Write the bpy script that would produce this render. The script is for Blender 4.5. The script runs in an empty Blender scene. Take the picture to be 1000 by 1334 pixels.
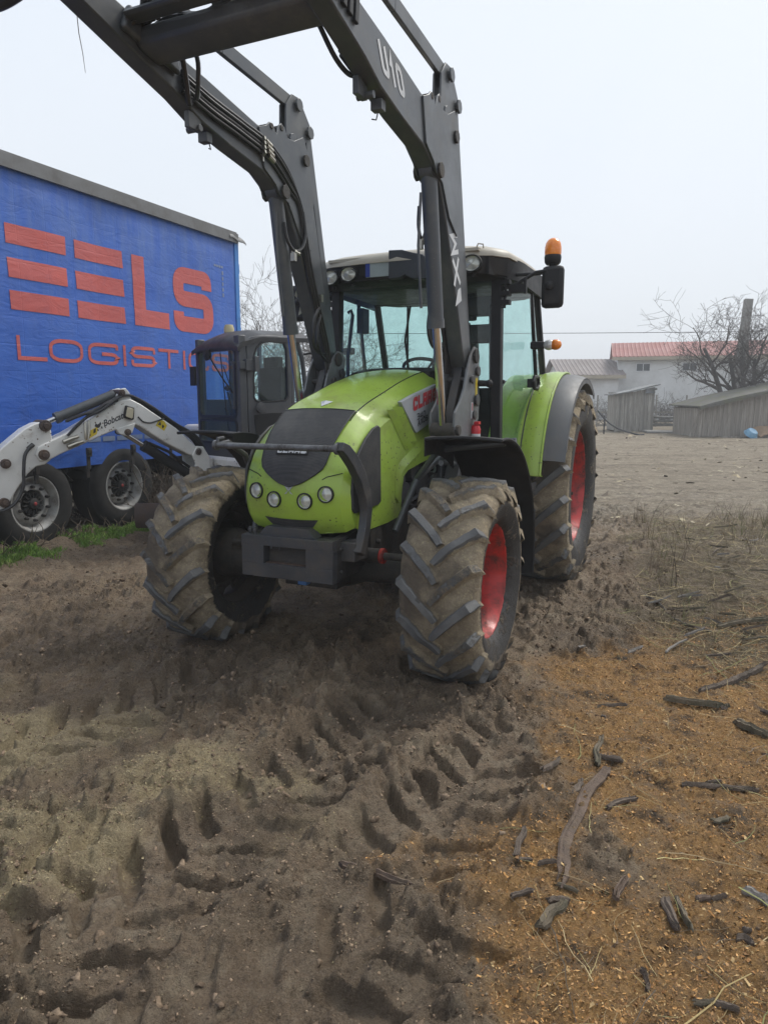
import bpy, bmesh, math, random
import numpy as np
from math import sin, cos, pi, radians, sqrt, atan2, hypot
from mathutils import Vector, Matrix, Euler, Quaternion

random.seed(7)
RNG = np.random.default_rng(11)
scene = bpy.context.scene
COL = scene.collection

# ------------------------------------------------------------------ mesh builder
class MB:
    def __init__(s):
        s.v = []; s.f = []; s.m = []
    def add(s, vs, fs, mi=0):
        o = len(s.v); s.v += [tuple(p) for p in vs]
        for f in fs:
            s.f.append(tuple(i + o for i in f)); s.m.append(mi)
    def box(s, c, size, R=None, mi=0):
        x, y, z = [k / 2 for k in size]
        P = [Vector((a * x, b * y, d * z)) for d in (-1, 1) for b in (-1, 1) for a in (-1, 1)]
        if R is not None: P = [R @ p for p in P]
        c = Vector(c); P = [p + c for p in P]
        s.add(P, [(0, 2, 3, 1), (4, 5, 7, 6), (0, 1, 5, 4), (2, 6, 7, 3), (0, 4, 6, 2), (1, 3, 7, 5)], mi)
    def beam(s, a, b, w, h, up=(0, 0, 1), mi=0, w2=None, h2=None):
        """rectangular bar from a to b; w across, h along 'up'."""
        a = Vector(a); b = Vector(b); d = (b - a).normalized(); u = Vector(up)
        side = d.cross(u).normalized(); u = side.cross(d).normalized()
        w2 = w if w2 is None else w2; h2 = h if h2 is None else h2
        P = []
        for p, ww, hh in ((a, w, h), (b, w2, h2)):
            for i, j in ((-1, -1), (1, -1), (1, 1), (-1, 1)):
                P.append(p + side * (i * ww / 2) + u * (j * hh / 2))
        s.add(P, [(3, 2, 1, 0), (4, 5, 6, 7), (0, 1, 5, 4), (1, 2, 6, 5), (2, 3, 7, 6), (3, 0, 4, 7)], mi)
    def tube(s, path, r, n=10, mi=0, cap=True, closed=False):
        P = [Vector(p) for p in path]; k = len(P)
        rs = r if isinstance(r, (list, tuple)) else [r] * k
        T = []
        for i in range(k):
            a = P[(i - 1) % k] if closed else P[max(i - 1, 0)]
            b = P[(i + 1) % k] if closed else P[min(i + 1, k - 1)]
            t = b - a
            T.append(t.normalized() if t.length > 1e-9 else Vector((0, 0, 1)))
        u = T[0].orthogonal().normalized(); V = []
        for i in range(k):
            if i:
                u = (u - T[i] * u.dot(T[i]))
                u = u.normalized() if u.length > 1e-6 else T[i].orthogonal().normalized()
            w = T[i].cross(u)
            for j in range(n):
                a = 2 * pi * j / n
                V.append(P[i] + (u * cos(a) + w * sin(a)) * rs[i])
        F = []
        for i in range(k if closed else k - 1):
            i2 = (i + 1) % k
            for j in range(n):
                j2 = (j + 1) % n
                F.append((i * n + j, i * n + j2, i2 * n + j2, i2 * n + j))
        if cap and not closed:
            F.append(tuple(range(n - 1, -1, -1))); F.append(tuple((k - 1) * n + j for j in range(n)))
        s.add(V, F, mi)
    def cyl(s, a, b, r, n=16, mi=0, r2=None):
        s.tube([a, b], [r, r if r2 is None else r2], n, mi)
    def prism(s, pts, plane, lo, hi, mi=0):
        """extrude polygon; plane 'xz' -> y from lo..hi, 'xy' -> z, 'yz' -> x."""
        def P(p, k):
            if plane == 'xz': return (p[0], k, p[1])
            if plane == 'yz': return (k, p[0], p[1])
            return (p[0], p[1], k)
        n = len(pts); V = [P(p, lo) for p in pts] + [P(p, hi) for p in pts]
        F = [tuple(range(n)), tuple(range(2 * n - 1, n - 1, -1))]
        F += [(i, i + n, (i + 1) % n + n, (i + 1) % n) for i in range(n)]
        s.add(V, F, mi)
    def lathe(s, prof, n=40, mi=0, axis='y', c=(0, 0, 0), closed=False, mis=None):
        """prof: list of (r, h); revolve about axis through c."""
        k = len(prof); V = []
        for j in range(n):
            a = 2 * pi * j / n
            for r, h in prof:
                p = {'y': (r * cos(a), h, r * sin(a)), 'z': (r * cos(a), r * sin(a), h), 'x': (h, r * cos(a), r * sin(a))}[axis]
                V.append((p[0] + c[0], p[1] + c[1], p[2] + c[2]))
        for i in range(k if closed else k - 1):
            i2 = (i + 1) % k
            F = []
            for j in range(n):
                j2 = (j + 1) % n
                F.append((j * k + i, j * k + i2, j2 * k + i2, j2 * k + i))
            if i == 0: o = len(s.v); s.v += [tuple(p) for p in V]
            for f in F:
                s.f.append(tuple(q + o for q in f)); s.m.append(mis[i] if mis else mi)
    def grid(s, fn, nu, nv, mi=0, flip=False):
        V = [fn(i / nu, j / nv) for i in range(nu + 1) for j in range(nv + 1)]
        F = []
        for i in range(nu):
            for j in range(nv):
                a = i * (nv + 1) + j
                f = (a, a + nv + 1, a + nv + 2, a + 1)
                F.append(f[::-1] if flip else f)
        s.add(V, F, mi)
    def slab(s, fn, nu, nv, off, mi=0):
        """grid sheet given thickness by an offset vector function."""
        n = len(s.v)
        A = [Vector(fn(i / nu, j / nv)) for i in range(nu + 1) for j in range(nv + 1)]
        B = []
        for i in range(nu + 1):
            for j in range(nv + 1):
                B.append(A[i * (nv + 1) + j] + Vector(off(i / nu, j / nv)))
        W = nv + 1; N = len(A); F = []
        for i in range(nu):
            for j in range(nv):
                a = i * W + j
                F.append((a, a + W, a + W + 1, a + 1)); F.append((N + a, N + a + 1, N + a + W + 1, N + a + W))
        for i in range(nu):
            a = i * W; F.append((a, N + a, N + a + W, a + W))
            a = i * W + nv; F.append((a, a + W, N + a + W, N + a))
        for j in range(nv):
            a = j; F.append((a, a + 1, N + a + 1, N + a))
            a = nu * W + j; F.append((a, N + a, N + a + 1, a + 1))
        s.add(A + B, F, mi)
    def ball(s, c, r, n=12, m=8, mi=0, sc=(1, 1, 1)):
        prof = [(max(1e-4, r * sin(pi * i / m)), -r * cos(pi * i / m)) for i in range(m + 1)]
        V = []; F = []
        for i, (rr, h) in enumerate(prof):
            for j in range(n):
                a = 2 * pi * j / n
                V.append((c[0] + rr * cos(a) * sc[0], c[1] + rr * sin(a) * sc[1], c[2] + h * sc[2]))
        for i in range(m):
            for j in range(n):
                j2 = (j + 1) % n
                F.append((i * n + j, i * n + j2, (i + 1) * n + j2, (i + 1) * n + j))
        s.add(V, F, mi)
    def mirror_y(s):
        n = len(s.v); s.v += [(x, -y, z) for x, y, z in s.v]
        for f, m in list(zip(s.f, s.m)):
            s.f.append(tuple(i + n for i in reversed(f))); s.m.append(m)
    def mesh(s, name, mats, sharp=35, recalc=True, weld=False):
        me = bpy.data.meshes.new(name); me.from_pydata(s.v, [], s.f)
        me.polygons.foreach_set('material_index', s.m)
        for m in (mats if isinstance(mats, (list, tuple)) else [mats]): me.materials.append(m)
        if recalc or weld:
            bm = bmesh.new(); bm.from_mesh(me)
            if weld: bmesh.ops.remove_doubles(bm, verts=bm.verts, dist=1e-4)
            bmesh.ops.recalc_face_normals(bm, faces=bm.faces)
            bm.to_mesh(me); bm.free()
        me.shade_smooth()
        if sharp: me.set_sharp_from_angle(angle=radians(sharp))
        return me

def obj(name, me, parent=None, loc=None, rot=None):
    o = bpy.data.objects.new(name, me); COL.objects.link(o)
    if parent is not None: o.parent = parent
    if loc is not None: o.location = loc
    if rot is not None: o.rotation_euler = rot
    return o
def part(name, mb, mats, parent=None, bevel=0, sharp=35, loc=None, rot=None, weld=False):
    o = obj(name, mb.mesh(name, mats, sharp, weld=weld), parent, loc, rot)
    if bevel:
        b = o.modifiers.new('bevel', 'BEVEL'); b.width = bevel; b.segments = 2
        b.limit_method = 'ANGLE'; b.angle_limit = radians(38); b.harden_normals = False
    return o
def tag(o, label, cat, group=None, kind=None):
    o['label'] = label; o['category'] = cat
    if group: o['group'] = group
    if kind: o['kind'] = kind
    return o
def thing(name, label, cat, loc=(0, 0, 0), rz=0, group=None):
    o = bpy.data.objects.new(name, None); COL.objects.link(o)
    o.location = loc; o.rotation_euler = (0, 0, rz); o.empty_display_size = .2
    return tag(o, label, cat, group)
def structure(o):
    o['kind'] = 'structure'; return o
def copy_tree(o, parent=None):
    c = o.copy(); COL.objects.link(c)
    if parent is not None: c.parent = parent
    for ch in list(o.children): copy_tree(ch, c)
    return c

# ------------------------------------------------------------------ materials
def nd(nt, t, **kw):
    n = nt.nodes.new(t)
    for k, v in kw.items():
        if k.startswith('i_'): n.inputs[k[2:].replace('_', ' ')].default_value = v
        else: setattr(n, k, v)
    return n
def rgba(c): return (c[0], c[1], c[2], 1)
def mixc(nt, fac, a, b):
    m = nt.nodes.new('ShaderNodeMix'); m.data_type = 'RGBA'
    for s, v in ((0, fac), (6, a), (7, b)):
        if hasattr(v, 'is_output'): nt.links.new(v, m.inputs[s])
        elif s == 0: m.inputs[0].default_value = v
        else: m.inputs[s].default_value = rgba(v)
    return m.outputs[2]
def ramp(nt, src, lo, hi, a=0., b=1.):
    m = nt.nodes.new('ShaderNodeMapRange'); m.inputs[1].default_value = lo; m.inputs[2].default_value = hi
    m.inputs[3].default_value = a; m.inputs[4].default_value = b
    nt.links.new(src, m.inputs[0]); return m.outputs[0]
def noise(nt, co, scale, detail=5, rough=.6, dist=0.):
    n = nd(nt, 'ShaderNodeTexNoise'); n.inputs['Scale'].default_value = scale; n.inputs['Detail'].default_value = detail
    n.inputs['Roughness'].default_value = rough; n.inputs['Distortion'].default_value = dist
    nt.links.new(co, n.inputs['Vector']); return n.outputs['Fac']
def math_(nt, op, a, b=None):
    m = nt.nodes.new('ShaderNodeMath'); m.operation = op
    for i, v in enumerate((a, b)):
        if v is None: continue
        if hasattr(v, 'is_output'): nt.links.new(v, m.inputs[i])
        else: m.inputs[i].default_value = v
    return m.outputs[0]
def new_mat(name):
    m = bpy.data.materials.new(name); m.use_nodes = True
    nt = m.node_tree; b = nt.nodes['Principled BSDF']
    co = nt.nodes.new('ShaderNodeTexCoord').outputs['Object']
    return m, nt, b, co
def mat(name, c, rough=.5, metal=0., c2=None, vs=3., dirt=None, dscale=4., damt=.5, dsoft=.15, specks=None,
        bump=0., bscale=40., coat=0., rvar=.12, spec=.5, stretch=None):
    m, nt, b, co = new_mat(name)
    if stretch:
        mp = nt.nodes.new('ShaderNodeMapping'); mp.inputs['Scale'].default_value = stretch
        nt.links.new(co, mp.inputs['Vector']); co2 = mp.outputs[0]
    else: co2 = co
    c2 = c2 or tuple(x * .8 for x in c)
    col = mixc(nt, ramp(nt, noise(nt, co2, vs, 6, .65), .35, .65), c, c2)
    rg = ramp(nt, noise(nt, co, vs * 2.3, 5), .3, .7, rough - rvar, rough + rvar)
    if dirt:
        d = noise(nt, co2, dscale, 8, .7, .3)
        dm = ramp(nt, d, 1 - damt - dsoft, 1 - damt + dsoft)
        fine = ramp(nt, noise(nt, co, dscale * 9, 4, .7), .3, .6, .45, 1.)
        dm = math_(nt, 'MULTIPLY', dm, fine)
        col = mixc(nt, dm, col, dirt)
        rg = math_(nt, 'ADD', rg, math_(nt, 'MULTIPLY', dm, .35))
    if specks:
        sc, thr = specks[1], specks[2]
        v = nd(nt, 'ShaderNodeTexVoronoi'); v.inputs['Scale'].default_value = sc; nt.links.new(co, v.inputs['Vector'])
        sm = ramp(nt, v.outputs['Distance'], thr, thr * .6)
        sm = math_(nt, 'MULTIPLY', sm, ramp(nt, noise(nt, co, sc * .12, 3), .45, .6))
        col = mixc(nt, sm, col, specks[0])
    nt.links.new(col, b.inputs['Base Color']); nt.links.new(rg, b.inputs['Roughness'])
    b.inputs['Metallic'].default_value = metal; b.inputs['Coat Weight'].default_value = coat
    b.inputs['Coat Roughness'].default_value = .12; b.inputs['Specular IOR Level'].default_value = spec
    if bump:
        bp = nd(nt, 'ShaderNodeBump'); bp.inputs['Strength'].default_value = bump; bp.inputs['Distance'].default_value = .01
        nt.links.new(noise(nt, co, bscale, 6, .65), bp.inputs['Height']); nt.links.new(bp.outputs[0], b.inputs['Normal'])
    return m
def glass(name, tint, refl=.06, dirt=.0):
    m, nt, b, co = new_mat(name); nt.nodes.remove(b)
    out = nt.nodes['Material Output']
    tr = nd(nt, 'ShaderNodeBsdfTransparent'); tr.inputs[0].default_value = rgba(tint)
    gl = nd(nt, 'ShaderNodeBsdfGlossy'); gl.inputs['Roughness'].default_value = .02
    gl.inputs[0].default_value = (.9, .95, .95, 1)
    lw = nd(nt, 'ShaderNodeFresnel'); lw.inputs[0].default_value = 1.45
    geo = nd(nt, 'ShaderNodeNewGeometry'); ff_ = math_(nt, 'MULTIPLY', lw.outputs[0], math_(nt, 'SUBTRACT', 1.0, geo.outputs['Backfacing']))
    mx = nd(nt, 'ShaderNodeMixShader'); nt.links.new(ff_, mx.inputs[0])
    nt.links.new(tr.outputs[0], mx.inputs[1]); nt.links.new(gl.outputs[0], mx.inputs[2])
    last = mx.outputs[0]
    if dirt:
        df = nd(nt, 'ShaderNodeBsdfDiffuse'); df.inputs[0].default_value = (.4, .4, .37, 1)
        m2 = nd(nt, 'ShaderNodeMixShader')
        nt.links.new(ramp(nt, noise(nt, co, 3, 7, .7), .35, .75, 0, dirt), m2.inputs[0])
        nt.links.new(last, m2.inputs[1]); nt.links.new(df.outputs[0], m2.inputs[2]); last = m2.outputs[0]
    nt.links.new(last, out.inputs['Surface']); return m
def attr_mat(name, rough=.8, attr='Col', bump=0, bscale=200, vary=.25, spec=.3):
    m, nt, b, co = new_mat(name)
    a = nd(nt, 'ShaderNodeAttribute'); a.attribute_name = attr
    n = ramp(nt, noise(nt, co, bscale * .5, 4), .3, .7, 1 - vary, 1 + vary)
    mm = nd(nt, 'ShaderNodeVectorMath'); mm.operation = 'SCALE'
    nt.links.new(a.outputs['Color'], mm.inputs[0]); nt.links.new(n, mm.inputs['Scale'])
    nt.links.new(mm.outputs[0], b.inputs['Base Color']); b.inputs['Roughness'].default_value = rough
    b.inputs['Specular IOR Level'].default_value = spec
    if bump:
        bp = nd(nt, 'ShaderNodeBump'); bp.inputs['Strength'].default_value = bump; bp.inputs['Distance'].default_value = .005
        nt.links.new(noise(nt, co, bscale, 5), bp.inputs['Height']); nt.links.new(bp.outputs[0], b.inputs['Normal'])
    return m

MUD = (.17, .13, .09)
M = {}
M['green'] = mat('green_paint', (.315, .465, .056), .34, c2=(.285, .43, .046), vs=1.5, dirt=(.17, .15, .06), dscale=2.2, damt=.36, dsoft=.16, specks=((.05, .038, .025), 34, .22), coat=.3, rvar=.08)
M['green2'] = mat('green_paint_muddy', (.34, .45, .035), .42, dirt=(.12, .10, .05), dscale=5, damt=.42, specks=((.05, .04, .03), 45, .22), coat=.2)
M['loader'] = mat('dark_grey_paint', (.053, .061, .071), .40, c2=(.066, .074, .084), vs=2, dirt=(.16, .155, .14), dscale=2.6, damt=.33, dsoft=.2, specks=((.22, .2, .17), 48, .10), coat=.1)
M['bracket'] = mat('mid_grey_paint', (.15, .16, .17), .45, dirt=(.12, .1, .08), dscale=5, damt=.35)
M['black'] = mat('black_plastic', (.010, .0105, .012), .6, c2=(.016, .016, .018), dirt=(.07, .06, .05), dscale=4, damt=.28, dsoft=.2, bump=.08, bscale=120, spec=.35)
M['steel_black'] = mat('black_steel', (.03, .033, .039), .42, c2=(.05, .053, .06), dirt=(.08, .065, .05), dscale=6, damt=.42, specks=((.2, .17, .13), 60, .12), bump=.15, bscale=60)
M['iron'] = mat('muddy_casting', (.024, .023, .023), .65, c2=(.036, .033, .03), dirt=(.10, .08, .06), dscale=4, damt=.4, bump=.5, bscale=45)
M['chrome'] = mat('chrome_rod', (.62, .62, .62), .18, 1., vs=8, rvar=.06)
M['zinc'] = mat('zinc_fitting', (.5, .48, .42), .38, 1.)
M['hose'] = mat('rubber_hose', (.014, .015, .017), .38, c2=(.024, .024, .026))
M['red'] = mat('red_rim_paint', (.52, .025, .019), .45, c2=(.42, .019, .016), dirt=(.06, .035, .028), dscale=7, damt=.47, dsoft=.10, coat=.1)
M['cream'] = mat('cream_roof', (.42, .39, .325), .5, c2=(.36, .335, .28), dirt=(.22, .19, .14), dscale=3, damt=.3)
M['grey_fender'] = mat('dark_grey_plastic', (.085, .092, .10), .5, c2=(.1, .105, .11), dirt=(.16, .14, .12), dscale=3, damt=.3, dsoft=.25, bump=.06, bscale=150)
M['silver'] = mat('silver_sticker', (.36, .38, .40), .42, c2=(.33, .345, .36), dirt=(.22, .2, .16), dscale=5, damt=.25)
M['decal_red'] = mat('red_decal', (.45, .03, .04), .45)
M['decal_white'] = mat('white_decal', (.62, .64, .66), .5, dirt=(.3, .28, .25), damt=.3)
M['decal_black'] = mat('black_decal', (.03, .03, .035), .5)
M['decal_yellow'] = mat('yellow_decal', (.62, .47, .03), .5, dirt=(.2, .17, .1), damt=.3)
M['glass'] = glass('tinted_glass', (.86, .955, .945), dirt=.09)
M['glass_x'] = glass('clear_cab_glass', (.86, .95, .95), dirt=.07)
M['lens'] = mat('lamp_reflector', (.78, .79, .78), .12, .25, c2=(.5, .5, .48), vs=30, rvar=.08)
M['lens_glass'] = glass('lamp_glass', (.92, .93, .9), dirt=.15)
M['amber'] = mat('amber_lens', (.85, .26, .01), .25, c2=(.75, .2, .01), vs=20, coat=.5)
M['white_p'] = mat('white_paint', (.68, .68, .66), .45, c2=(.6, .6, .575), dirt=(.22, .17, .12), dscale=5, damt=.36, dsoft=.08, specks=((.12, .07, .04), 22, .2), coat=.15)
M['exgrey'] = mat('dark_slate_paint', (.05, .055, .064), .45, c2=(.06, .064, .072), dirt=(.13, .12, .11), dscale=3, damt=.3, dsoft=.25, specks=((.2, .19, .17), 60, .08), coat=.1)
M['rust'] = mat('rusty_brown_steel', (.07, .045, .035), .7, c2=(.05, .04, .038), dirt=(.12, .075, .045), damt=.4, bump=.4, bscale=50)
M['seat'] = mat('dark_fabric', (.03, .03, .034), .85)
M['alu'] = mat('weathered_aluminium', (.17, .175, .18), .5, .3, dirt=(.12, .115, .11), dscale=3, damt=.45, dsoft=.25)
M['trailer_dark'] = mat('trailer_chassis', (.02, .02, .021), .75, dirt=(.06, .05, .04), damt=.4)
M['tyre_road'] = mat('road_tyre', (.010, .010, .0105), .85, c2=(.016, .0155, .015), dirt=(.045, .038, .03), dscale=3, damt=.3, bump=.2, bscale=30)
M['rim_grey'] = mat('dirty_steel_rim', (.46, .46, .45), .5, .1, c2=(.34, .34, .33), vs=6, dirt=(.13, .11, .09), dscale=7, damt=.38, specks=((.15, .08, .05), 30, .15))

def tyre_mat(name, lug):
    m, nt, b, co = new_mat(name)
    rub = mixc(nt, ramp(nt, noise(nt, co, 5, 5), .35, .65), (.085, .086, .088), (.155, .155, .152)) if lug else mixc(nt, ramp(nt, noise(nt, co, 4, 5), .3, .7), (.025, .024, .024), (.04, .037, .034))
    mud = mixc(nt, ramp(nt, noise(nt, co, 14, 6, .7), .35, .65), (.46, .38, .27), (.27, .22, .16))
    mud = mixc(nt, ramp(nt, noise(nt, co, 70, 4, .75), .53, .66), mud, (.56, .47, .29))
    at = nd(nt, 'ShaderNodeAttribute'); at.attribute_name = 'Mud'
    n = noise(nt, co, 5, 9, .78, .4)
    mud = mixc(nt, ramp(nt, noise(nt, co, 2.3, 4), .50, .64), mud, (.17, .138, .105))
    n2 = math_(nt, 'ADD', n, math_(nt, 'SUBTRACT', at.outputs['Fac'], .5))
    dm = ramp(nt, n2, .44, .56)
    col = mixc(nt, dm, rub, mud)
    nt.links.new(col, b.inputs['Base Color'])
    nt.links.new(ramp(nt, dm, 0, 1, .55, .95), b.inputs['Roughness'])
    b.inputs['Specular IOR Level'].default_value = .35
    bp = nd(nt, 'ShaderNodeBump'); bp.inputs['Strength'].default_value = 1.0; bp.inputs['Distance'].default_value = .03
    hh = math_(nt, 'MULTIPLY', math_(nt, 'ADD', dm, .25), noise(nt, co, 45, 8, .75))
    nt.links.new(hh, bp.inputs['Height']); nt.links.new(bp.outputs[0], b.inputs['Normal'])
    return m
M['tyre'] = tyre_mat('muddy_tractor_rubber', False)
M['lug'] = tyre_mat('tyre_lug_rubber', True)

# ------------------------------------------------------------------ stroke lettering
def rr(x0, y0, x1, y1, r, n=5):
    """closed rounded rectangle centreline"""
    P = []
    for cx, cy, a0 in ((x1 - r, y1 - r, 0), (x0 + r, y1 - r, 90), (x0 + r, y0 + r, 180), (x1 - r, y0 + r, 270)):
        for i in range(n + 1):
            a = radians(a0 + 90 * i / n); P.append((cx + r * cos(a), cy + r * sin(a)))
    return P
def fillet(pts, r, n=4):
    if r <= 0: return list(pts)
    out = [pts[0]]
    for i in range(1, len(pts) - 1):
        a, b, c = [Vector(p) for p in pts[i - 1:i + 2]]
        d1 = (a - b); d2 = (c - b); k = min(r, d1.length / 2, d2.length / 2)
        p = b + d1.normalized() * k; q = b + d2.normalized() * k
        for j in range(n + 1):
            t = j / n; out.append(tuple((1 - t) ** 2 * p + 2 * t * (1 - t) * b + t * t * q))
    out.append(pts[-1]); return out
def glyph(ch, r=.25):
    """strokes in unit box (0..1 wide, 0..1 high): list of (points, closed)"""
    G = {'L': [([(0, 1), (0, 0), (1, 0)], 0)], 'I': [([(.5, 0), (.5, 1)], 0)], 'T': [([(0, 1), (1, 1)], 0), ([(.5, 1), (.5, 0)], 0)],
         'O': [(rr(0, 0, 1, 1, r), 1)], '0': [(rr(0, 0, 1, 1, r), 1)],
         'C': [(fillet([(1, .88), (1, 1), (0, 1), (0, 0), (1, 0), (1, .12)], r), 0)],
         'G': [(fillet([(1, .85), (1, 1), (0, 1), (0, 0), (1, 0), (1, .5), (.5, .5)], r), 0)],
         'S': [(fillet([(1, .8), (1, 1), (0, 1), (0, .5), (1, .5), (1, 0), (0, 0), (0, .2)], r), 0)],
         'A': [([(0, 0), (0, 1), (1, 1), (1, 0)], 0), ([(0, .42), (1, .42)], 0)],
         'a': [([(0, 0), (.5, 1), (1, 0)], 0), ([(.2, .34), (.8, .34)], 0)],
         'U': [(fillet([(0, 1), (0, 0), (1, 0), (1, 1)], r), 0)], '1': [([(.15, .72), (.62, 1), (.62, 0)], 0)],
         'M': [([(0, 0), (0, 1), (.5, .3), (1, 1), (1, 0)], 0)], 'X': [([(0, 0), (1, 1)], 0), ([(0, 1), (1, 0)], 0)],
         '3': [(fillet([(0, 1), (1, 1), (1, .5), (.3, .5)], r), 0), (fillet([(.9, .5), (1, .5), (1, 0), (0, 0)], r), 0)],
         '4': [([(.72, 0), (.72, 1), (0, .3), (1, .3)], 0)]}
    return G[ch]
def ribbon(pts, w, closed=False, step=None):
    """quads (4 points each) covering a stroked polyline, mitred"""
    P = [Vector(p) for p in pts]
    if step:
        Q = []
        for i in range(len(P) - (0 if closed else 1)):
            a = P[i]; b = P[(i + 1) % len(P)]; k = max(1, int((b - a).length / step))
            Q += [a.lerp(b, j / k) for j in range(k)]
        if not closed: Q.append(P[-1])
        P = Q
    n = len(P); L = []; R = []
    for i in range(n):
        a = P[(i - 1) % n] if (closed or i) else None
        c = P[(i + 1) % n] if (closed or i < n - 1) else None
        d1 = (P[i] - a).normalized() if a is not None else None
        d2 = (c - P[i]).normalized() if c is not None else None
        if d1 is None: d1 = d2
        if d2 is None: d2 = d1
        t = (d1 + d2); t = t.normalized() if t.length > 1e-6 else d1
        nn = Vector((-t.y, t.x)); k = 1 / max(.35, nn.dot(Vector((-d1.y, d1.x))))
        L.append(P[i] + nn * w / 2 * k); R.append(P[i] - nn * w / 2 * k)
    return [(L[i], R[i], R[(i + 1) % n], L[(i + 1) % n]) for i in range(n if closed else n - 1)]
def letters(mb, text, x0, y0, w, h, sw, gap, place, r=.25, shear=0., widths={}, step=None, mi=0, back=None):
    """stroke text in a 2d plane; place(u,v)->3d point. w = letter width, sw = stroke width"""
    x = x0
    for ch in text:
        if ch == ' ': x += w * .6; continue
        cw = widths.get(ch, w)
        for ks, (pts, cl) in enumerate(glyph(ch, r)):
            P = [(x + sw / 2 + p[0] * (cw - sw) + shear * p[1] * h, y0 + sw / 2 + p[1] * (h - sw)) for p in pts]
            # butt ends reach the letter box
            if not cl:
                for e, f in ((0, 1), (-1, -2)):
                    d = Vector(P[e]) - Vector(P[f])
                    P[e] = tuple(Vector(P[e]) + d.normalized() * sw / 2)
            for q in ribbon(P, sw, cl, step):
                mb.add([place(c.x, c.y, ks * .0008) for c in q], [(0, 1, 2, 3)], mi)
        x += cw + gap
    return x
# ------------------------------------------------------------------ camera
CAM_H, PITCH, FPX = 1.6, .1561, 925.0
cd = bpy.data.cameras.new('camera'); cam = bpy.data.objects.new('camera', cd); COL.objects.link(cam)
cam.location = (0, 0, CAM_H); cam.rotation_euler = (pi / 2 - PITCH, 0, 0)
cd.sensor_fit = 'VERTICAL'; cd.sensor_height = 24; cd.lens = FPX / 1334 * 24
cd.clip_start = .05; cd.clip_end = 2000
scene.camera = cam
# ------------------------------------------------------------------ daylight
SUN_EL, SUN_ROT = radians(52), radians(52)
w = bpy.data.worlds.new('World'); scene.world = w; w.use_nodes = True
nt = w.node_tree; bg = nt.nodes['Background']
sky = nd(nt, 'ShaderNodeTexSky'); sky.sky_type = 'NISHITA'; sky.sun_disc = False
sky.sun_elevation = SUN_EL; sky.sun_rotation = SUN_ROT; sky.dust_density = 5; sky.air_density = 1.2
nt.links.new(sky.outputs[0], bg.inputs[0]); bg.inputs[1].default_value = .007
bg2 = nd(nt, 'ShaderNodeBackground')            # the overcast cloud layer: pale, a little brighter overhead
tc = nd(nt, 'ShaderNodeTexCoord'); sx = nd(nt, 'ShaderNodeSeparateXYZ'); nt.links.new(tc.outputs['Generated'], sx.inputs[0])
cl = noise(nt, tc.outputs['Generated'], 1.6, 4, .5, .4)
c0 = mixc(nt, ramp(nt, sx.outputs[2], -.02, .45), (.69, .728, .775), (.66, .722, .80))
c1 = mixc(nt, ramp(nt, cl, .35, .7, 0, .35), c0, (.77, .79, .83))
nt.links.new(c1, bg2.inputs[0]); bg2.inputs[1].default_value = .66
ad = nd(nt, 'ShaderNodeAddShader'); nt.links.new(bg.outputs[0], ad.inputs[0]); nt.links.new(bg2.outputs[0], ad.inputs[1])
nt.links.new(ad.outputs[0], nt.nodes['World Output'].inputs['Surface'])
sd = bpy.data.lights.new('sun', 'SUN'); sd.energy = 1.5; sd.angle = radians(20); sd.color = (1, .955, .88)
sun = bpy.data.objects.new('sun', sd); COL.objects.link(sun)
# the brightest part of the overcast lies ahead, to the right
sun.rotation_euler = (pi / 2 - SUN_EL, 0, radians(128))
vs = scene.view_settings; vs.view_transform = 'Standard'; vs.look = 'None'; vs.exposure = 0.87; vs.gamma = 1
scene.cycles.max_bounces = 8; scene.cycles.transparent_max_bounces = 24
scene.cycles.use_denoising = True; scene.cycles.volume_bounces = 0

# ------------------------------------------------------------------ ground relief
_T = RNG.random((256, 256)).astype(np.float32)
def vn(x, y):
    x = np.asarray(x, float); y = np.asarray(y, float)
    xi = np.floor(x).astype(int); yi = np.floor(y).astype(int); fx = x - xi; fy = y - yi
    u = fx * fx * fx * (fx * (fx * 6 - 15) + 10); v = fy * fy * fy * (fy * (fy * 6 - 15) + 10)
    a = _T[xi & 255, yi & 255]; b = _T[(xi + 1) & 255, yi & 255]; c = _T[xi & 255, (yi + 1) & 255]; d = _T[(xi + 1) & 255, (yi + 1) & 255]
    return (a + (b - a) * u) * (1 - v) + (c + (d - c) * u) * v
def fbm(x, y, f, o=5, g=.5, ridge=False):
    s = 0; a = 1; t = 0
    for i in range(o):
        n = vn(x * f + 17.3 * i, y * f - 9.1 * i)
        s = s + a * ((1 - np.abs(2 * n - 1)) if ridge else n); t += a; a *= g; f *= 2.03
        x, y = x * .8 - y * .6, x * .6 + y * .8
    return s / t
def sst(x, a, b):
    t = np.clip((x - a) / (b - a), 0, 1); return t * t * (3 - 2 * t)
TH = .428; TO = np.array([-.337, 4.389])
TF = np.array([-sin(TH), -cos(TH)]); TS = np.array([cos(TH), -sin(TH)])
TRA = np.array([-3.67, 7.43]); TRD = np.array([sin(radians(24.5)), cos(radians(24.5))]); TRN = np.array([TRD[1], -TRD[0]])
def macro(x, y):
    x = np.asarray(x, float); y = np.asarray(y, float)
    h = .0118 * np.clip(y - 9, 0, 60)
    h = h + .10 * sst(x, 2.0, 3.2) * sst(y, 3.0, 5.0) * (1 - sst(y, 8, 10))
    h = h + .05 * (fbm(x, y, .55, 2) - .5) * sst(y, .5, 2)
    n = (x - TRA[0]) * TRN[0] + (y - TRA[1]) * TRN[1]
    verge = sst(n, -.15, .12) * (1 - sst(n, .25, .7)) * (1 - sst(y, 13, 15))
    return h + .09 * verge
def gz(x, y): return float(macro(x, y))
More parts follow.
